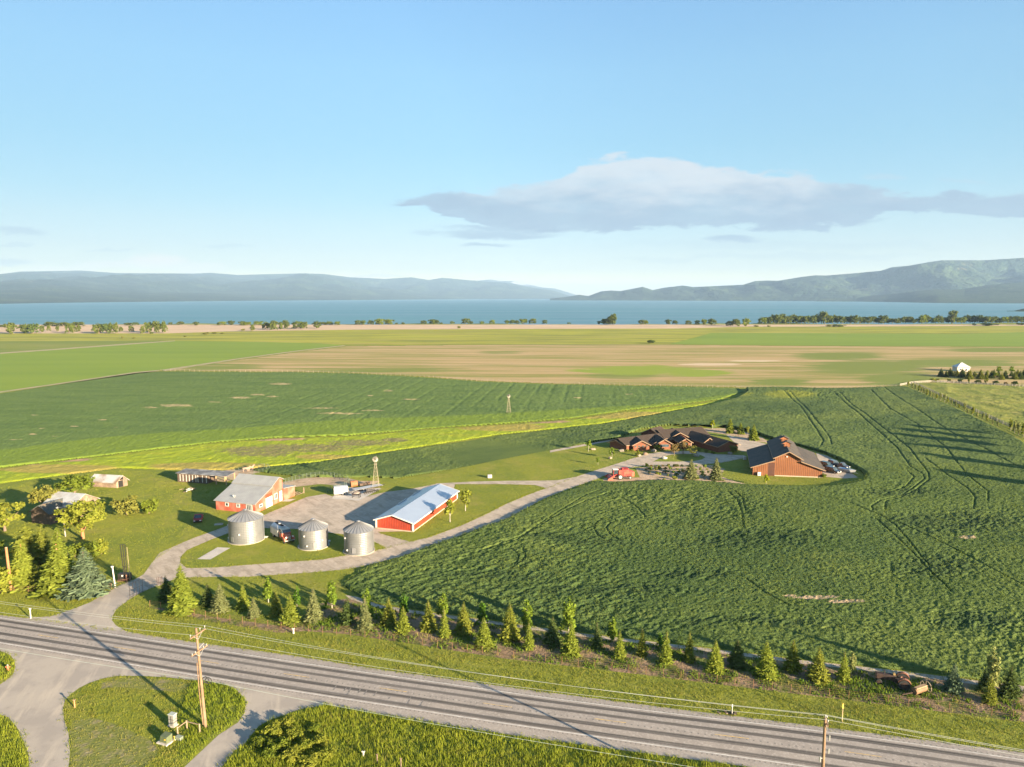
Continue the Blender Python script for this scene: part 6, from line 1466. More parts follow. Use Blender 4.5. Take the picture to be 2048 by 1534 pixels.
HEDGE = [(1816, 773.5, 12), (1825, 778, 12), (1831, 780, 11), (1838, 783.5, 14), (1843, 786, 14), (1848, 789, 15), (1854, 792, 14), (1860.5, 794.5, 13), (1867, 797, 13), (1873, 799.5, 13), (1881, 801, 16), (1889, 804, 18), (1895, 806, 12), (1903, 810, 12), (1911, 813.5, 12), (1918, 818, 10), (1929, 822, 17), (1935, 828, 12), (1945, 831, 18), (1954, 836, 13), (1965.5, 840, 15), (1974, 844, 16), (1985, 849, 10), (1995, 854.5, 13), (2021, 861, 24), (2029, 866, 26), (2037, 870, 26), (2046, 874, 28)]
for k, (x, pb, hh) in enumerate(HEDGE):
    tree('hedge_poplar', '%s slim young poplar, %s from the far corner of the grey fence' % ('tall' if hh > 20 else 'small', ORD[k]), 'tree', G(x, pb), hgt(x, pb, pb - hh), 'column/%d' % (k % 5), 'silver' if k % 3 else 'leaf_light', 1.5 if hh < 20 else 1.35, BARKP, 'young poplars along the grey paddock fence')
# trees off the right edge of the frame that shade the crop
for k, (x, pb, hm) in enumerate(((2070, 880, 11), (2100, 893, 13), (2135, 908, 14), (2180, 931, 13), (2236, 960, 13), (2310, 1005, 13))):
    tree('hedge_poplar', 'tall poplar past the right end of the grey paddock fence', 'tree', G(x, pb), hm, 'broad/%d' % (k % 3), 'silver', .55, BARKP, 'young poplars along the grey paddock fence')
# lake shore trees; (x, base, top, width)
SHORE = '22,668,647,18 50,667,650,20 66,667,648,22 84,665,652,9 5,654,650,14 102,653,644,22 127,653,645,20 138,667,648,12 155,653,644,24 148,665,652,9 158,664,651,8 98,663,651,6 115,663,653,6 198,667,649,22 213,667,648,14 222,667,647,10 232,667,647,10 242,664,654,7 256,651,646,14 271,651,645,12 263,664,652,8 285,668,652,8 298,666,646,14 314,666,643,15 328,666,644,11 341,650,645,8 361,650,643.5,12 392,651,644,10 443,651,643.5,14 462,650,642,13 485,651,643,13 495,651,644,14 505,662,649.5,8 518,651,643,16 533,659,645,14 548,660,643,14 562,659,645,9 572,658,641,12 594,658,643.5,18 608,658,644,14 634,657,643.5,15 647,650,644,10 659,650,643,14 675,650.5,643.5,11 715,650,641,10 726,650,641,10 741.6,649.5,641,11 758.6,649.5,638.5,18 777,649,639.5,18 793,649,645.5,6 806,649,645,7 848,648.5,641.5,11 866,648,639.5,15 873,648,640,10 882,648,645,6 904.6,648,643,8 931,648,637.5,15 942,648,642.5,8 964,648.5,643,9 984,648.5,640.5,9 1014,648,641,9 1025,648,640,10 1034,648,641,8 1046,648,638.5,14 1065,648,638,12 1089,648,640.5,9 1138,648,645,7 1198,648.5,642.5,7 1210,649,637.5,16 1226,650,629.5,15 1218,649.5,635,14 1285,649,640.5,15 1292,649,640.5,8 1336,649,639.5,11 1350,649,641,9 1377,649.5,641.5,10 1394,649.5,641,9 1408,650,639,10 1423,650,638.5,18 1458,652.5,642.5,11 1472,653,638.5,14 1492,653,638,14 302.5,668,664,6'.split()
SHORE = [tuple(float(v) for v in s_.split(',')) for s_ in SHORE]
x = 1524
while x < 2012:
    tp = 634 - 3.5 * math.sin((x - 1500) * .012) + rng.uniform(-2.5, 3) - (4 if 1840 < x < 1960 else 0)
    if abs(x - 1646) < 5: tp = 625
    if abs(x - 1907) < 5: tp = 623.5
    SHORE.append((x, 647.6 - (x - 1520) * .004 + rng.uniform(-.6, .8), tp, rng.uniform(11, 16))); x += rng.uniform(7.2, 10)
x = 2016
while x < 2060: SHORE.append((x, 645.5, 633.5 + rng.uniform(-1, 2), 12)); x += 9
SHORE.sort(); clump = [[SHORE[0]]]
for s_ in SHORE[1:]:
    (clump[-1].append(s_) if s_[0] - clump[-1][-1][0] < 17 and len(clump[-1]) < 10 else clump.append([s_]))
for ci, cl in enumerate(clump):
    for k, (x, pb, pt, wd) in enumerate(cl):
        h_ = hgt(x, pb, pt); g = G(x, pb); wpx = wd / F * g.y
        lf = rng.choice(['shore', 'shore', 'shore', 'leaf', 'dark' if k % 3 == 1 else 'shore'])
        lb = ('%s tree of the %s lake shore clump counted from the left' % (ORD[k], ORD[ci])) if len(cl) > 1 else 'lone tree forming the %s lake shore clump counted from the left' % ORD[ci]
        tree('shore_tree', lb, 'tree', g, h_ * 1.12, 'far/%d' % (k % 6), lf, wpx / h_ * 1.15, group='trees along the lake shore')
for k, (x, pb, pt, wd, lb) in enumerate(((1302, 687, 678, 15, 'dark lone bush between the pasture and the stubble'), (918, 657.5, 651, 7, 'small dark bush alone on the reed strip'), (1658, 653.5, 649, 12, 'left dark bush on the right part of the reed strip'), (1676, 653.5, 648.5, 26, 'wide dark bush before the right shore trees'), (411, 669, 664, 13, 'low bush on the pasture below the reed strip'), (429, 668, 663.5, 9, 'second low bush on the pasture edge'), (444, 668, 664.5, 7, 'third low bush on the pasture edge'), (370, 674, 671, 6, 'tiny bush in the left pasture'), (245, 677, 671.5, 6, 'tiny dark bush in the far left pasture'), (268, 677.5, 673.5, 5, 'very small bush right of the far left pasture bush'), (486, 662, 657, 8, 'rounded bush on the reed edge'), (1948, 651, 645.5, 8, 'dark bush left of the long shore thicket'), (1978, 651.5, 645, 30, 'long dark thicket under the right shore trees'), (2042, 650.5, 645, 16, 'dark thicket at the right photo edge'), (1512, 653.5, 650, 10, 'low bush at the foot of the shore thicket'), (1537, 653.5, 650.5, 8, 'low bush next along the reed edge'))):
    g = G(x, pb); h_ = hgt(x, pb, pt)
    tree('field_bush', lb, 'bush', g, h_, 'bush/%d' % (k % 6), 'dark' if k in (0, 3, 11, 12, 13) else 'leaf_olive', wd / F * g.y / h_ / 1.0, group='bushes scattered on the far pasture')
# ---------------------------------------------------------------- poles, wires, fences and small things
def Pt(px, py, y): z = Zh(y, py); return Vector((XW(px, y, z), y, z))
POLEW = mat('pole_wood', (.205, .13, .075), (.16, .10, .058), 3, .9, ribs=0, c3=(.24, .165, .10), lowsc=.6)
INS = mat('insulator', (.26, .26, .245), rough=.35)
WIREM = mat('aluminium_wire', (.36, .38, .35), rough=.5)
P1, P2 = G(411, 1454), G(1638, 1692)
T1, T2 = Pt(392, 1256, P1.y), Pt(1650.5, 1436, P2.y)
rdir = (G(560, 1385) - G(340, 1349)).normalized(); perp = Vector((-rdir.y, rdir.x, 0))
def on(P, T, z): return P + (T - P) * (z / T.z)
def upole(P, T, label, arms, pins, extra=True):
    t_ = thing('utility_pole', label, 'utility pole', P, 0, 'wooden utility poles along the highway')
    b = MB(P); b.tube([P - Vector((0, 0, .1)), P + (T - P) * .5, T], [.21, .175, .13], 12); b.build('pole', POLEW, t_)
    for dz, L in arms:
        c = on(P, T, T.z - dz) + rdir * .2
        b = MB(P); b.bar(c - perp * L / 2, c + perp * L / 2, .14, .16); b.build('crossarm', POLEW, t_)
        b = MB(P); b.bar(c - perp * L * .28 + Vector((0, 0, -.03)), c + Vector((0, 0, -.75)), .05); b.bar(c + perp * L * .28 + Vector((0, 0, -.03)), c + Vector((0, 0, -.75)), .05); b.build('arm_brace', INS, t_)
    for p in pins:
        b = MB(P); b.tube([p - Vector((0, 0, .38)), p - Vector((0, 0, .16))], .03, 6); b.tube([p - Vector((0, 0, .18)), p - Vector((0, 0, .12)), p - Vector((0, 0, .04)), p], [.05, .10, .07, .04], 8); b.build('insulator', INS, t_)
    return t_
c1 = on(P1, T1, T1.z - .75) + rdir * .2; L1 = 2.9
w1 = [c1 - perp * L1 * .47 + Vector((0, 0, .5)), c1 + perp * L1 * .06 + Vector((0, 0, .62)) + perp * .25, c1 + perp * L1 * .45 + Vector((0, 0, .5))]
up1 = upole(P1, T1, 'leaning wooden utility pole with two crossarms beside the highway', [(.75, L1), (3.05, 3.0)], w1)
c3 = on(P1, T1, T1.z - 3.05) + rdir * .2
for s_ in (-1.35, -.75, .75, 1.35):
    p = c3 + perp * s_; b = MB(P1); b.tube([p + Vector((0, 0, .08)), p + Vector((0, 0, .32))], [.07, .04], 8); b.build('cutout', INS, up1)
b = MB(P1)
pp_ = on(P1, T1, T1.z * .66) - Vector((.26, .1, 0)); pq = on(P1, T1, .4) - Vector((.25, .1, 0)); b.tube([pp_, (pp_ + pq) / 2 - Vector((.08, 0, 0)), pq], .06, 8); b.build('conduit', POLEW, up1)
b = MB(P1); q = on(P1, T1, T1.z * .79); b.bar(q, q + perp * 1.1 + Vector((0, 0, .3)), .08); b.build('side_bracket', INS, up1)
w2 = [on(P2, T2, T2.z - .55) + rdir * .2 - perp * .35 + Vector((0, 0, .6)), on(P2, T2, T2.z - .2) + Vector((0, 0, .55)), on(P2, T2, T2.z - .55) + rdir * .2 + perp * .38 + Vector((0, 0, .6))]
up2 = upole(P2, T2, 'upright wooden utility pole cut by the bottom photo edge', [(.55, .95)], w2)
for dz, s_ in ((2.0, .3), (3.4, .28), (4.3, -.3)):
    q = on(P2, T2, T2.z - dz); b = MB(P2); b.bar(q, q + Vector((s_ * 1.4, -.2, .08)), .07); b.tube([q + Vector((s_ * 1.4, -.2, -.28)), q + Vector((s_ * 1.4, -.2, .28))], .08, 8); b.build('bracket', INS, up2)
step = P2 - P1; step.z = 0
def wire(label, a0, a1, a2, a3, sag, r, m):
    pts = []
    for a, c, s_ in ((a0, a1, sag), (a1, a2, sag), (a2, a3, sag)):
        for i in range(0 if not pts else 1, 25):
            f = i / 24; p = a + (c - a) * f; p = Vector((p.x, p.y, p.z - 4 * s_ * f * (1 - f))); pts.append(p)
    b = MB(); b.tube(pts, r, 5, False)
    return tag(b.build('power_line', m, smooth=True), label, 'power line', 'lines strung between the highway poles')
wire('upper power line strung nearest the highway side of the poles', w1[0] - step, w1[0], w2[0], w2[0] + step, 1.0, .016, WIREM)
wire('upper power line strung over the middle of the poles', w1[1] - step, w1[1], w2[1], w2[1] + step, .85, .016, WIREM)
wire('upper power line strung on the field side of the poles', w1[2] - step, w1[2], w2[2], w2[2] + step, .95, .016, WIREM)
cz = Zh(P1.y, 1361)
q1, q2 = on(P1, T1, cz) + perp * .2, on(P2, T2, cz) + perp * .2
wire('single low cable strung below the power lines', q1 - step, q1, q2, q2 + step, .55, .014, mat('pale_cable', (.42, .50, .44), rough=.5))
# two rings of spare cable
t_ = thing('cable_coil', 'two black rings of spare cable hanging right of the leaning pole', 'cable coil', q1 + rdir * .45)
for dx, dz in ((.05, .05), (.42, -.05)):
    b = MB(); b.tube([Vector((dx + .40 * math.cos(a), 0, dz + .40 * math.sin(a))) for a in [i * math.pi / 12 for i in range(25)]], .06, 6, False); b.build('ring', mat('black_cable', (.012, .012, .012), rough=.6), t_)

def simple_post(name, label, cat, px, pb, pt, r, m, cap=None, capm=None, square=False, lean_=0.0, group=None):
    g = G(px, pb); h_ = Zh(g.y, pt); t_ = thing(name, label, cat, g, 0, group)
    b = MB(); (b.box((lean_ / 2, 0, h_ / 2), (r * 2, r * 2, h_)) if square else b.tube([(0, 0, -.03), (lean_, 0, h_)], [r, r * .85], 10)); b.build('post', m, t_)
    if cap: b = MB(); b.box((lean_, 0, h_ - cap / 2), (r * 3.2, r * 1.4, cap)); b.build('reflector', capm or WHITE, t_)
    return t_
g = G(23, 1183); h_ = Zh(g.y, 1095); t_ = thing('bare_pole', 'thick bare brown pole leaning at the left edge', 'pole', g)
tx = Pt(12, 1095, g.y) - g; b = MB(); b.tube([(0, 0, -.1), tx * .5, tx], [.26, .24, .21], 12); b.build('pole', mat('brown_pole', (.34, .155, .065), (.27, .12, .05), 3, .85), t_); b = MB(); b.tube([tx - Vector((0, 0, .02)), tx + Vector((0, 0, .05))], .2, 12); b.build('cap', mat('pale_end', (.45, .33, .2)), t_)
simple_post('white_post', 'slim white post beside the driveway, left of the black gate frame', 'post', 230.5, 1175, 1132, .13, WHITE, .25, WHITE, lean_=-.3)
g = G(131, 1073); h_ = Zh(g.y, 1013.5); t_ = thing('yard_light', 'pale yard light pole rising through the airy old tree', 'light pole', g)
b = MB(); b.tube([(0, 0, 0), (-.3, 0, h_)], [.14, .1], 10); b.build('pole', BARKP, t_); b = MB(); b.tube([(-.3, 0, h_ - .3), (-1.3, -.2, h_ + .05)], .05, 6); b.build('arm', INS, t_); b = MB(); b.lathe((-1.35, -.2, h_ - .2), [(.02, .2), (.28, .1), (.25, -.08), (.02, -.1)], 12); b.build('lamp_shade', INS, t_)
PG = 'small marker posts along the highway'
simple_post('marker_post', 'short white marker post on the grass left of the driveway mouth', 'post', 61.5, 1236.5, 1216.5, .10, WHITE, .2, WHITE, group=PG)
simple_post('marker_post', 'thin white delineator post on the far road edge, right half', 'post', 1464, 1429, 1408.5, .05, WHITE, .35, WHITE, group=PG)
simple_post('marker_post', 'yellow marker post on the bank near the right pole', 'post', 1684, 1443, 1407, .06, mat('pale_wood_post', (.5, .38, .2)), .7, mat('yellow_sign', (.52, .36, .03), rough=.5), group=PG)
simple_post('marker_post', 'short thick white stub by the roadside fence', 'post', 587, 1267, 1256.5, .14, WHITE, .1, WHITE, group=PG)
simple_post('marker_post', 'orange wooden post at the gravel side road corner', 'post', 149.5, 1415, 1399, .10, mat('orange_post', (.42, .20, .08), (.3, .15, .07), 3), .12, WOODG, group=PG)
simple_post('marker_post', 'white rounded stub standing in the tall foreground grass', 'post', 727, 1514, 1502, .12, WHITE, .1, WHITE, group=PG)
simple_post('marker_post', 'left wooden post of the two in the tall foreground grass', 'post', 754.5, 1528, 1508, .08, WOODG, .08, WOODG, group=PG); simple_post('marker_post', 'right wooden post of the two in the tall foreground grass', 'post', 802, 1537, 1516, .08, WOODG, .08, WOODG, group=PG)
g = G(16, 1341); t_ = thing('standpipe', 'small orange red standpipe on the grass corner at the left edge', 'standpipe', g)
OR_ = mat('orange_red', (.42, .15, .07), (.35, .11, .05), 4, .5)
b = MB(); b.tube([(0, 0, 0), (0, 0, .75), (0, 0, .85)], [.17, .16, .08], 12); b.build('barrel', OR_, t_)
for s_ in (-1, 1): b = MB(); b.tube([(0, 0, .58), (.34 * s_, 0, .58)], .1, 8); b.build('outlet', OR_, t_)
b = MB(); b.tube([(0, 0, .84), (0, 0, .98)], [.14, .05], 8); b.build('cap', INS, t_)
# cabinets and corner rail by the leaning pole
g = G(346, 1451); h_ = Zh(g.y, 1428); t_ = thing('cabinet', 'tall white utility cabinet on the grass left of the leaning pole', 'utility cabinet', g, R(-18))
CAB = mat('cabinet_cream', (.25, .24, .21), (.21, .20, .18), 2, .5)
b = MB(); b.box((0, 0, h_ * .53), (.85, .62, h_ * .94)); b.build('body', CAB, t_, .03); b = MB(); b.box((0, 0, h_ + .02), (.95, .72, .1)); b.build('lid', mat('cabinet_grey_green', (.34, .37, .33)), t_, .02)
b = MB(); b.box((0, 0, .06), (1.1, .85, .12)); b.build('plinth', CONC, t_); b = MB(); b.box((0, 0, h_ * .62), (.88, .65, .05)); b.build('seam_band', DARK, t_)
b = MB(); b.box((.02, -.32, h_ * .5), (.05, .03, h_ * .8)); b.build('door_seam', DARK, t_)
g = G(332, 1484); t_ = thing('transformer_box', 'green transformer box on a pale concrete pad', 'transformer', g, R(-22))
GB = mat('utility_green', (.105, .125, .060), (.08, .10, .05), 3, .5)
b = MB(); b.solid([Vector(q) for q in ((-.6, -.45, .18), (.6, -.45, .18), (.6, .5, .18), (-.6, .5, .18))], [Vector(q) for q in ((-.55, -.35, .9), (.55, -.35, .9), (.6, .5, 1.05), (-.6, .5, 1.05))]); b.build('body', GB, t_, .03)
b = MB(); b.box((0, 0, .08), (1.7, 1.4, .18)); b.build('pad', CONC, t_); b = MB(); b.box((.28, -.43, .62), (.22, .05, .16)); b.build('warning_plate', mat('yellow_plate', (.5, .36, .03)), t_)
g = G(358.5, 1479); t_ = thing('pedestal_box', 'small flat green box right of the transformer', 'utility box', g, R(-22)); b = MB(); b.box((0, 0, .2), (.85, .5, .4)); b.build('body', mat('grey_green', (.17, .20, .15)), t_, .04); b = MB(); b.box((0, 0, .42), (.9, .55, .05)); b.build('lid', mat('grey_green_lid', (.22, .25, .19)), t_)
simple_post('marker_post', 'stubby orange yellow stake right of the transformer', 'post', 349, 1482, 1472, .06, mat('yellow_stake', (.5, .32, .05)), .05, mat('yellow_stake', (.5, .32, .05)), group=PG)
ga, gb_, gc = G(355.5, 1470), G(374, 1457), G(399.5, 1464); t_ = thing('corner_rail', 'three post wooden corner rail at the foot of the leaning pole', 'fence', ga)
RW = mat('rail_wood', (.30, .22, .14), (.22, .16, .1), 3, .9)
for p in (ga, gb_, gc): b = MB(ga); b.tube([p, p + Vector((0, 0, 1.15))], .10, 8); b.build('post', RW, t_)
for p, q in ((ga, gb_), (gb_, gc)): b = MB(ga); b.bar(p + Vector((0, 0, .98)), q + Vector((0, 0, 1.02)), .09); b.build('rail', RW, t_)

# ranch gate: black lattice pillar with box, open leaf, posts and rails
g = G(252, 1162); h_ = Zh(g.y, 1089); t_ = thing('gate_pillar', 'tall black openwork gate frame over a black box beside the drive', 'gate', g)
BS = mat('black_iron', (.016, .015, .015), (.03, .024, .02), 3, .6)
b = MB(); tops = []
for x in (-.62, -.15, .32): b.bar((x * .55 + .1, 0, .6), (x - .05, 0, h_), .12)
for f in (.34, .66, .995): b.bar((-.62 * (.55 + .45 * f), 0, .6 + (h_ - .6) * f), (.36 * (.7 + .3 * f), 0, .6 + (h_ - .6) * f), .085)
b.build('lattice', BS, t_)
b = MB(); b.tube([(.95, -.2, 0), (.62, 0, h_ * .93)], [.11, .07], 8); b.build('wooden_post', mat('olive_post', (.20, .17, .08), (.14, .12, .06), 3), t_)
b = MB(); b.box((-.35, .3, .75), (2.3, 1.0, 1.5)); b.build('box', BS, t_, .03); b = MB(); b.box((-.55, -.22, 1.15), (.3, .04, .3)); b.build('plate', WHITE, t_)
b = MB(); b.bar((-1.2, -.9, .5), (.9, -.7, .75), .06); b.bar((-1.2, -.9, .25), (.9, -.7, .45), .06); b.bar((.55, -.8, 0), (.55, -.75, 1.6), .14); b.build('rail', mat('rust_rail', (.20, .10, .06)), t_)
a0, a1 = G(260, 1198), G(286, 1186); t_ = thing('iron_gate', 'open iron gate leaf of thin bars standing at the drive edge', 'gate', a0)
b = MB(a0)
for k in range(5):
    p = a0 + (a1 - a0) * k / 4; b.bar(p, p + Vector((0, 0, 2.9)), .05)
b.build('bars', BS, t_); b = MB(a0)
for z in (.35, 1.6, 2.85): b.bar(a0 + Vector((0, 0, z)), a1 + Vector((0, 0, z)), .04)
b.build('crossbar', BS, t_)
a0 = G(318, 1170); t_ = thing('iron_gate', 'short group of black iron bars by the leftmost dark spruce', 'gate', a0)
b = MB(a0)
for k in range(4):
    p = a0 + Vector((-.35 + k * .26, k * .12, 0)); b.bar(p, p + Vector((0, 0, 1.5 + .12 * (k % 2))), .06)
b.build('bars', mat('rust_iron', (.07, .035, .025)), t_); b = MB(a0); b.bar(a0 + Vector((-.4, 0, .5)), a0 + Vector((.5, .35, .5)), .05); b.build('crossbar', BS, t_)

def fence(name, label, path, n, h_, pr, pm, rails=(), rm=None, rr=.02, group=None, jitter=0.0, board=False):
    gp_ = [G(*p) for p in path]; L = [0]
    for a, c in zip(gp_[:-1], gp_[1:]): L.append(L[-1] + (c - a).length)
    def at(d):
        for i in range(len(L) - 1):
            if d <= L[i + 1] or i == len(L) - 2: return gp_[i] + (gp_[i + 1] - gp_[i]) * ((d - L[i]) / (L[i + 1] - L[i]))
    t_ = thing(name, label, 'fence', gp_[0], 0, group)
    ps = [at(L[-1] * k / (n - 1)) for k in range(n)]
    me = MB(); me.box((0, 0, h_ / 2), (pr * 2, pr * 2, h_)) if board else me.tube([(0, 0, -.02), (0, 0, h_)], pr, 6); me = me.mesh('post'); me.materials.append(pm)
    for p in ps:
        o = bpy.data.objects.new('post', me); C.objects.link(o); o.parent = t_; o.location = p - gp_[0]; o.rotation_euler = (rng.uniform(-.04, .04), rng.uniform(-.04, .04), rng.random())
    for z in rails:
        b = MB(gp_[0])
        if board:
            for a, c in zip(ps[:-1], ps[1:]): b.bar(a + Vector((0, 0, z)), c + Vector((0, 0, z)), rr, .16)
        else: b.tube([p + Vector((0, 0, z)) for p in ps], rr, 4, False)
        b.build('rail' if board else 'wire', rm or pm, t_)
    return t_
RP = mat('rusty_post', (.17, .09, .045), (.12, .06, .03), 3, .9); RWI = mat('rusty_wire', (.20, .115, .06), rough=.8)
fence('roadside_fence', 'long rusty post and wire fence between tree row and road bank', [(300, 1214), (420, 1237), (555, 1257), (787, 1282), (1001, 1313), (1280, 1347), (1481, 1372), (1695, 1398), (1865, 1417), (2070, 1443)], 56, 1.25, .042, RP, (.35, .65, .95, 1.22), RWI, .009)
fence('roadside_fence', 'short wire fence below the left clump of spruces', [(0, 1186), (80, 1184), (160, 1188), (223, 1178)], 9, 1.2, .06, RP, (.4, .8, 1.1), RWI, .014)
FP = mat('bleached_post', (.30, .25, .17), (.22, .18, .12), 2, .9)
fence('field_fence', 'far pale post fence along the left half of the stubble edge', [(322, 741.8), (420, 743.8), (600, 744.8), (700, 746.8), (840, 754), (960, 763), (1080, 767.5)], 76, 1.4, .085, FP, (.9, 1.5), WIREM, .012)
fence('field_fence', 'far pale post fence along the right half of the stubble edge', [(1090, 767.7), (1290, 772), (1480, 776), (1600, 778), (1700, 777), (1800, 773)], 72, 1.4, .085, FP, (.9, 1.5), WIREM, .012)
GW = mat('grey_board', (.30, .27, .24), (.23, .205, .18), 1.5, .85)
fence('board_fence', 'grey board fence slanting along the paddock behind the young poplars', [(1826, 766.5), (1852, 779), (1900, 800.5), (1960, 827.5), (2016, 853), (2070, 878)], 56, 1.6, .09, GW, (.45, .9, 1.38), GW, .05, None, 0, True)
fence('board_fence', 'pale board fence below the shelter belt of the white house', [(1800, 772), (1826, 767), (1862, 764.8), (1900, 766), (1960, 769.3), (2060, 774.8)], 50, 1.5, .09, mat('pale_board', (.38, .34, .28), (.3, .27, .22), 1.5, .85), (.5, .95, 1.35), mat('pale_board', (.38, .34, .28)), .05, None, 0, True)
CG = mat('corral_steel', (.11, .15, .11), (.085, .10, .08), 2, .6)
fence('corral', 'dark green steel corral panels behind the faded barn', [(571, 967), (592, 961), (615, 956), (640, 953), (668, 955), (694, 961), (700, 968), (690, 975), (670, 979), (655, 985)], 30, 1.6, .06, CG, (.3, .6, .9, 1.2, 1.5), CG, .025)
fence('corral', 'thin steel paddock fence around the horses', [(462, 949), (480, 943), (506, 937), (535, 934), (540, 940), (520, 947), (498, 952)], 16, 1.4, .05, CG, (.5, .9, 1.3), CG, .02)

# ---------------------------------------------------------------- standing grass and weeds
BLADE = leafmat('grass_blade', (.135, .185, .018), (.235, .265, .030), .35, .25, .5)
BLADED = leafmat('dry_blade', (.15, .165, .03), (.24, .215, .055), .3, .25, .3)
LAWNB = leafmat('lawn_blade', (.140, .165, .020), (.215, .225, .034), .3, .25, .25)
WEEDB = leafmat('weed_leaf', (.07, .125, .016), (.125, .18, .022), .3)
def scatter(pp, dens, seed, holes=(), clump=0.0):
    gp_ = gpoly(pp); xs = [p[0] for p in gp_]; ys = [p[1] for p in gp_]
    r = np.random.default_rng(seed); n = int((max(xs) - min(xs)) * (max(ys) - min(ys)) * dens)
    x = r.uniform(min(xs), max(xs), n); y = r.uniform(min(ys), max(ys), n)
    k = inside(x, y, gp_)
    for hp in holes: k &= ~inside(x, y, gpoly(hp))
    if clump: k &= fbm(x * .35, y * .35, 3, seed) > (.5 - .0) * clump + r.uniform(-.12, .12, n)
    return x[k], y[k], r
def tufts(name, x, y, r, mt, h_, wd, nb=5, spread=.12, hmul=None, lean_=.35, label=None, z0=None):
    n = len(x); N = n * nb
    hh = np.repeat(h_ * r.uniform(.6, 1.35, n) * (1 if hmul is None else hmul), nb) * r.uniform(.6, 1.1, N)
    bx = np.repeat(x, nb) + r.normal(0, spread, N); by = np.repeat(y, nb) + r.normal(0, spread, N)
    a = r.uniform(0, 6.283, N); l = r.uniform(0, lean_, N) * hh; aa = r.uniform(0, 6.283, N)
    w2 = wd * r.uniform(.6, 1.4, N) / 2
    dx, dy = np.cos(a) * w2, np.sin(a) * w2
    zz = np.zeros(N) if z0 is None else np.repeat(z0, nb)
    V = np.stack([np.stack([bx - dx, by - dy, zz], -1), np.stack([bx + dx, by + dy, zz], -1), np.stack([bx + l * np.cos(aa), by + l * np.sin(aa), zz + hh], -1)], 1).reshape(-1, 3)
    o = add(name, npmesh(name, V, np.arange(N * 3).reshape(-1, 3)), mt)
    return tag(o, label or {'grass': 'short green grass on the lawns, banks and drive edges', 'tall_grass': 'long bright green grass growing along the highway', 'weeds': 'leafy green weeds among the soil of the roadside tree row', 'crop_leaves': 'dense green crop leaves covering the large field'}[name], None, None, 'stuff')
FG = [(566, 1433), (650, 1411.5), (741, 1427), (940, 1461), (1070, 1480), (1240, 1503), (1346, 1518), (1510, 1540), (1510, 1580), (420, 1580), (446, 1535), (471, 1503), (498, 1480), (520, 1454), (542, 1441)]
x, y, r = scatter(FG, 9, 1)
nz = fbm(x * .3, y * .3, 3, 4)
tufts('tall_grass', x, y, r, BLADE, .50, .075, 8, .2, .5 + nz * 1.0)
x, y, r = scatter(FG, 2.2, 2, (), 1.0); tufts('tall_grass', x, y, r, BLADED, .62, .055, 5, .18)
IS = [(384, 1362), (420, 1366), (451, 1371), (467, 1378), (478, 1387), (487, 1398), (490, 1408), (486, 1426), (474, 1443), (437, 1467), (400, 1500), (372, 1528), (352, 1500), (372, 1470), (352, 1440), (370, 1400)]
x, y, r = scatter(IS, 8, 3); tufts('tall_grass', x, y, r, BLADE, .42, .07, 7, .18)
IL = [(232, 1354), (287, 1354), (383, 1362), (370, 1400), (352, 1440), (372, 1470), (352, 1500), (366, 1534), (330, 1570), (142, 1570), (139, 1534), (142, 1508), (139, 1467), (130, 1440), (128, 1416), (132, 1401), (144, 1390), (180, 1368), (207, 1359)]
WORNP = ([(139, 1452), (150, 1440), (185, 1436), (230, 1448), (262, 1462), (300, 1480), (318, 1500), (306, 1520), (288, 1534), (270, 1575), (142, 1575)], [(232, 1356), (287, 1355), (360, 1362), (380, 1372), (350, 1384), (290, 1378), (240, 1374), (200, 1378), (205, 1366)])
x, y, r = scatter(WORNP[0], 2.2, 71); tufts('grass', x, y, r, BLADED, .18, .08, 4, .2)
x, y, r = scatter(WORNP[1], 4, 72); tufts('grass', x, y, r, BLADED, .16, .08, 4, .2)
x, y, r = scatter(IL, 8, 5, WORNP); tufts('grass', x, y, r, LAWNB, .15, .065, 6, .2)
x, y, r = scatter(IL, 3, 6, WORNP, 1.0); tufts('grass', x, y, r, BLADED, .26, .08, 5, .16)
for k, pp in enumerate(([(-20, 1303), (20, 1312), (29, 1333), (14, 1357), (-20, 1374)], [(-20, 1432), (14, 1436), (31, 1455), (55, 1509), (57, 1570), (-20, 1570)])):
    x, y, r = scatter(pp, 9, 7 + k); tufts('tall_grass', x, y, r, BLADE, .42, .07, 7, .18)
BANK = [(228, 1242), (235, 1222), (258, 1204), (300, 1215), (420, 1240), (560, 1260), (800, 1288), (1000, 1319), (1280, 1351), (1480, 1375), (1700, 1403), (1865, 1423), (2070, 1449), (2070, 1510), (2048, 1506), (1700, 1462), (1500, 1437), (1240, 1405), (1066, 1382), (940, 1365), (741, 1338), (600, 1314), (340, 1280), (250, 1263)]
x, y, r = scatter(BANK, 5.5, 9); tufts('grass', x, y, r, LAWNB, .20, .07, 5, .2, .6 + .8 * fbm(x * .15, y * .4, 3, 5))
x, y, r = scatter(BANK, 2.0, 10, (), 1.0); tufts('grass', x, y, r, BLADED, .22, .07, 5, .2)
x, y, r = scatter([(-20, 1230), (-20, 1190), (60, 1183), (150, 1187), (215, 1185), (258, 1164), (205, 1191), (140, 1219), (100, 1231), (50, 1235)], 6, 11); tufts('grass', x, y, r, LAWNB, .20, .07, 5, .2)
STRIP = [(640, 1216), (700, 1202), (770, 1218), (860, 1232), (1000, 1252), (1180, 1277), (1400, 1303), (1600, 1328), (1800, 1351), (2060, 1384), (2060, 1444), (1865, 1420), (1700, 1400), (1480, 1373), (1280, 1348), (1000, 1315), (800, 1283), (690, 1266), (600, 1258)]
x, y, r = scatter(STRIP, 5.0, 12, (), 1.04); tufts('weeds', x, y, r, WEEDB, .42, .16, 6, .25, None, .8)
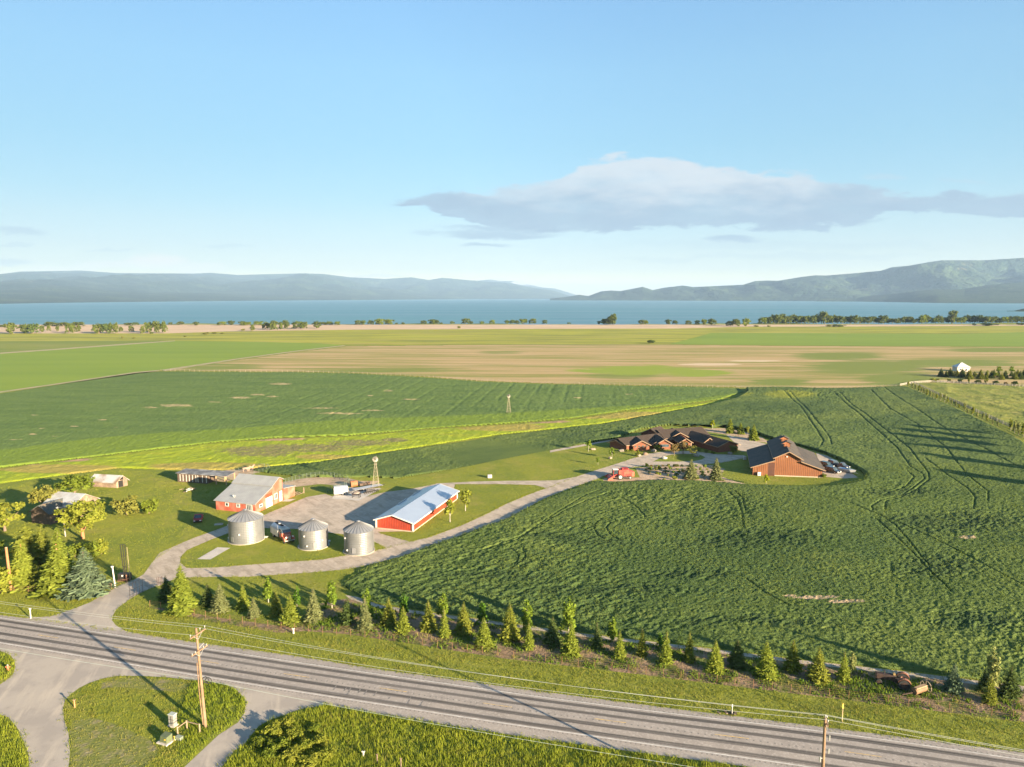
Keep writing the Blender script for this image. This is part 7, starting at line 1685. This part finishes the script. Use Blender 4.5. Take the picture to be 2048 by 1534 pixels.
x, y, r = scatter(STRIP, 1.6, 13, (), .9); tufts('weeds', x, y, r, BLADED, .36, .08, 5, .2)
GR_L = [(262, 1162), (300, 1128), (345, 1093), (418, 1064), (459, 1049), (528, 1029), (614, 993), (600, 985), (560, 968), (450, 955), (330, 945), (240, 940), (120, 955), (-20, 975), (-20, 1180), (60, 1180), (150, 1184), (215, 1182)]
x, y, r = scatter(GR_L, 2.6, 14); tufts('grass', x, y, r, LAWNB, .11, .11, 4, .25)
GR_I = [(373, 1134), (361, 1122), (362, 1114), (376, 1101), (404, 1089), (455, 1068), (528, 1057.5), (594, 1059), (688, 1070), (740, 1080), (775, 1097.5), (700, 1108), (645, 1118), (560, 1124), (482, 1129.5), (430, 1134)]
x, y, r = scatter(GR_I, 3.2, 15, ([(394, 1118.5), (420.7, 1119), (460.6, 1096), (435, 1094.8)],)); tufts('grass', x, y, r, LAWNB, .11, .11, 4, .25)
GR_S = [(756, 1065), (822, 1083), (860, 1073), (923, 1050), (975, 1026), (1012, 1007), (1055, 989), (1090, 976), (1070, 971), (1000, 969.5), (915, 969.5), (905, 992), (832, 1064)]
x, y, r = scatter(GR_S, 2.8, 16); tufts('grass', x, y, r, LAWNB, .11, .11, 4, .25)
GR_T = [(386, 1156), (440, 1155.5), (497, 1155), (560, 1151), (619, 1147), (680, 1142), (719, 1137), (690, 1160), (680, 1172), (700, 1192), (640, 1206), (600, 1255), (420, 1235), (300, 1211), (258, 1200), (283, 1187), (318, 1174)]
x, y, r = scatter(GR_T, 4, 17); tufts('grass', x, y, r, LAWNB, .11, .11, 4, .22)
x, y, r = scatter([(830, 958), (900, 942), (1000, 921), (1100, 904), (1180, 889), (1236, 879), (1260, 905), (1237, 923), (1180, 942), (1116, 959), (1025, 960), (900, 962), (800, 972), (740, 966)], 1.5, 18); tufts('grass', x, y, r, LAWNB, .11, .11, 4, .25)
x, y, r = scatter([(1440, 935), (1500, 930), (1506, 952), (1645, 957), (1716, 958), (1724, 965), (1700, 972), (1650, 978), (1560, 976), (1500, 972), (1450, 955)], 2, 19); tufts('grass', x, y, r, LAWNB, .11, .11, 4, .25)
# crop leaves standing in the near half of the big field
CROPL = leafmat('crop_leaf', (.050, .088, .022), (.145, .180, .038), .25, .25, .055, .38, .62)
NEARC = [(683, 1170), (700, 1157), (735, 1138), (800, 1117), (860, 1094), (960, 1058), (1012, 1041), (1060, 1017), (1100, 997), (1140, 981), (1192, 964), (1230, 966), (1380, 967), (1500, 976), (1650, 981), (1726, 967), (1733, 956), (1800, 930), (2060, 930), (2060, 1371), (1900, 1351), (1800, 1339), (1600, 1317), (1400, 1292), (1180, 1266), (1000, 1241), (850, 1221), (760, 1207), (715, 1191)]
x, y, r = scatter(NEARC, 5.0, 31)
k = r.uniform(0, 1, len(x)) < np.clip(1.25 - (y - 90) / 190, .35, 1); x, y = x[k], y[k]
lg_ = lodgeM(x, y); k = r.uniform(0, 1, len(x)) > .55 * lg_; x, y = x[k], y[k]
zc_ = hM(x, y, None, None); tr_ = _tc['t']; k = tr_ < .3; x, y, zc_ = x[k], y[k], zc_[k]
big = .09 + .0006 * np.maximum(y - 90, 0)
tufts('crop_leaves', x, y, r, CROPL, .34, .13, 4, .2, None, .8, None, zc_ - .12)
# ragged grass along the edges of the drives and roads
def ragged(path, dens, seed, h_=.16, sd=.28, m_=None, wd=.08):
    r = np.random.default_rng(seed); X, Y = [], []
    gp_ = gpoly(path)
    for (ax, ay), (cx_, cy_) in zip(gp_[:-1], gp_[1:]):
        L = math.hypot(cx_ - ax, cy_ - ay); n = int(L * dens); f = r.uniform(0, 1, n)
        X.append(ax + (cx_ - ax) * f); Y.append(ay + (cy_ - ay) * f)
    X = np.concatenate(X); Y = np.concatenate(Y); w_ = (fbm(X * .4, Y * .4, 3, seed) - .5) * 1.2
    tufts('grass', X + r.normal(0, sd, len(X)) + w_, Y + r.normal(0, sd, len(X)) + w_ * .4, r, m_ or LAWNB, h_, wd, 5, .12)
for k, e in enumerate((up_, lo_, NE, [(566, 1432), (600, 1418), (650, 1410), (741, 1425), (940, 1459), (1070, 1478), (1240, 1501), (1346, 1515), (1500, 1535)], IS[:9], IL[6:] + IL[:3], GR_I, GR_S, [(262, 1162), (300, 1128), (345, 1093), (418, 1064), (459, 1049), (528, 1029), (614, 993)], [(224, 1241), (226, 1230), (243, 1210), (268, 1193), (300, 1177), (344, 1160)], [(50, 1235.5), (100, 1233), (140, 1220), (205, 1190), (262, 1159)], [(444, 1533), (469, 1501), (496, 1478), (518, 1452), (566, 1431)], [(0, 1302), (22, 1311), (31, 1333), (16, 1358), (0, 1369)], [(0, 1430), (33, 1453), (57, 1508), (59, 1534)], [(700, 1196), (860, 1226), (1180, 1271), (1600, 1322), (2060, 1376)])):
    ragged(e, 5, 60 + k)
# leafy weeds by the second drive
for k, (px, py, s_) in enumerate(((520, 1492, 1.5), (548, 1470, 1.5), (575, 1452, 1.2), (560, 1500, 1.6), (590, 1478, 1.5), (610, 1500, 1.4), (628, 1462, 1.1), (585, 1520, 1.5), (640, 1488, 1.2), (540, 1515, 1.4), (655, 1515, 1.3), (620, 1530, 1.4))):
    tree('leafy_weed', '%s mound from the drive in the leafy weed thicket by the second drive' % ORD[k], 'weed', G(px, py), s_ * rng.uniform(.85, 1.1), 'bush/%d' % (k % 6), 'leaf_light' if k % 3 else 'leaf', rng.uniform(1.5, 1.9), group='leafy weed mounds by the second drive')
# debris and grass tufts by the delineator
p = G(1455, 1427); t_ = thing('debris_pile', 'dark litter beside the thin delineator post', 'debris', p)
for i in range(7): b = MB(); b.box((rng.uniform(-1.2, 1.2), rng.uniform(-.3, .3), .05 + .03 * i), (rng.uniform(.4, .9), .25, .07), rng.random() * 3); b.build('scrap', DARK if i % 2 else WOODG, t_)
# ---------------------------------------------------------------- the air between here and the far shore
m = bpy.data.materials.new('haze_air'); m.use_nodes = True
t = NT(m.node_tree); t.n.remove(t.n['Principled BSDF'])
pv = t.new('ShaderNodeVolumePrincipled')
pv.inputs['Color'].default_value = (.37, .56, .82, 1)
pv.inputs['Density'].default_value = HAZE
pv.inputs['Anisotropy'].default_value = 0.0
t.l.new(pv.outputs[0], t.n['Material Output'].inputs['Volume'])
b = MB(); b.box((0, 20000, (HTOP - 12) / 2), (110000, 64000, HTOP + 12))
tag(b.build('haze', m), 'pale blue haze over the lake and far mountains', 'haze', kind='stuff')
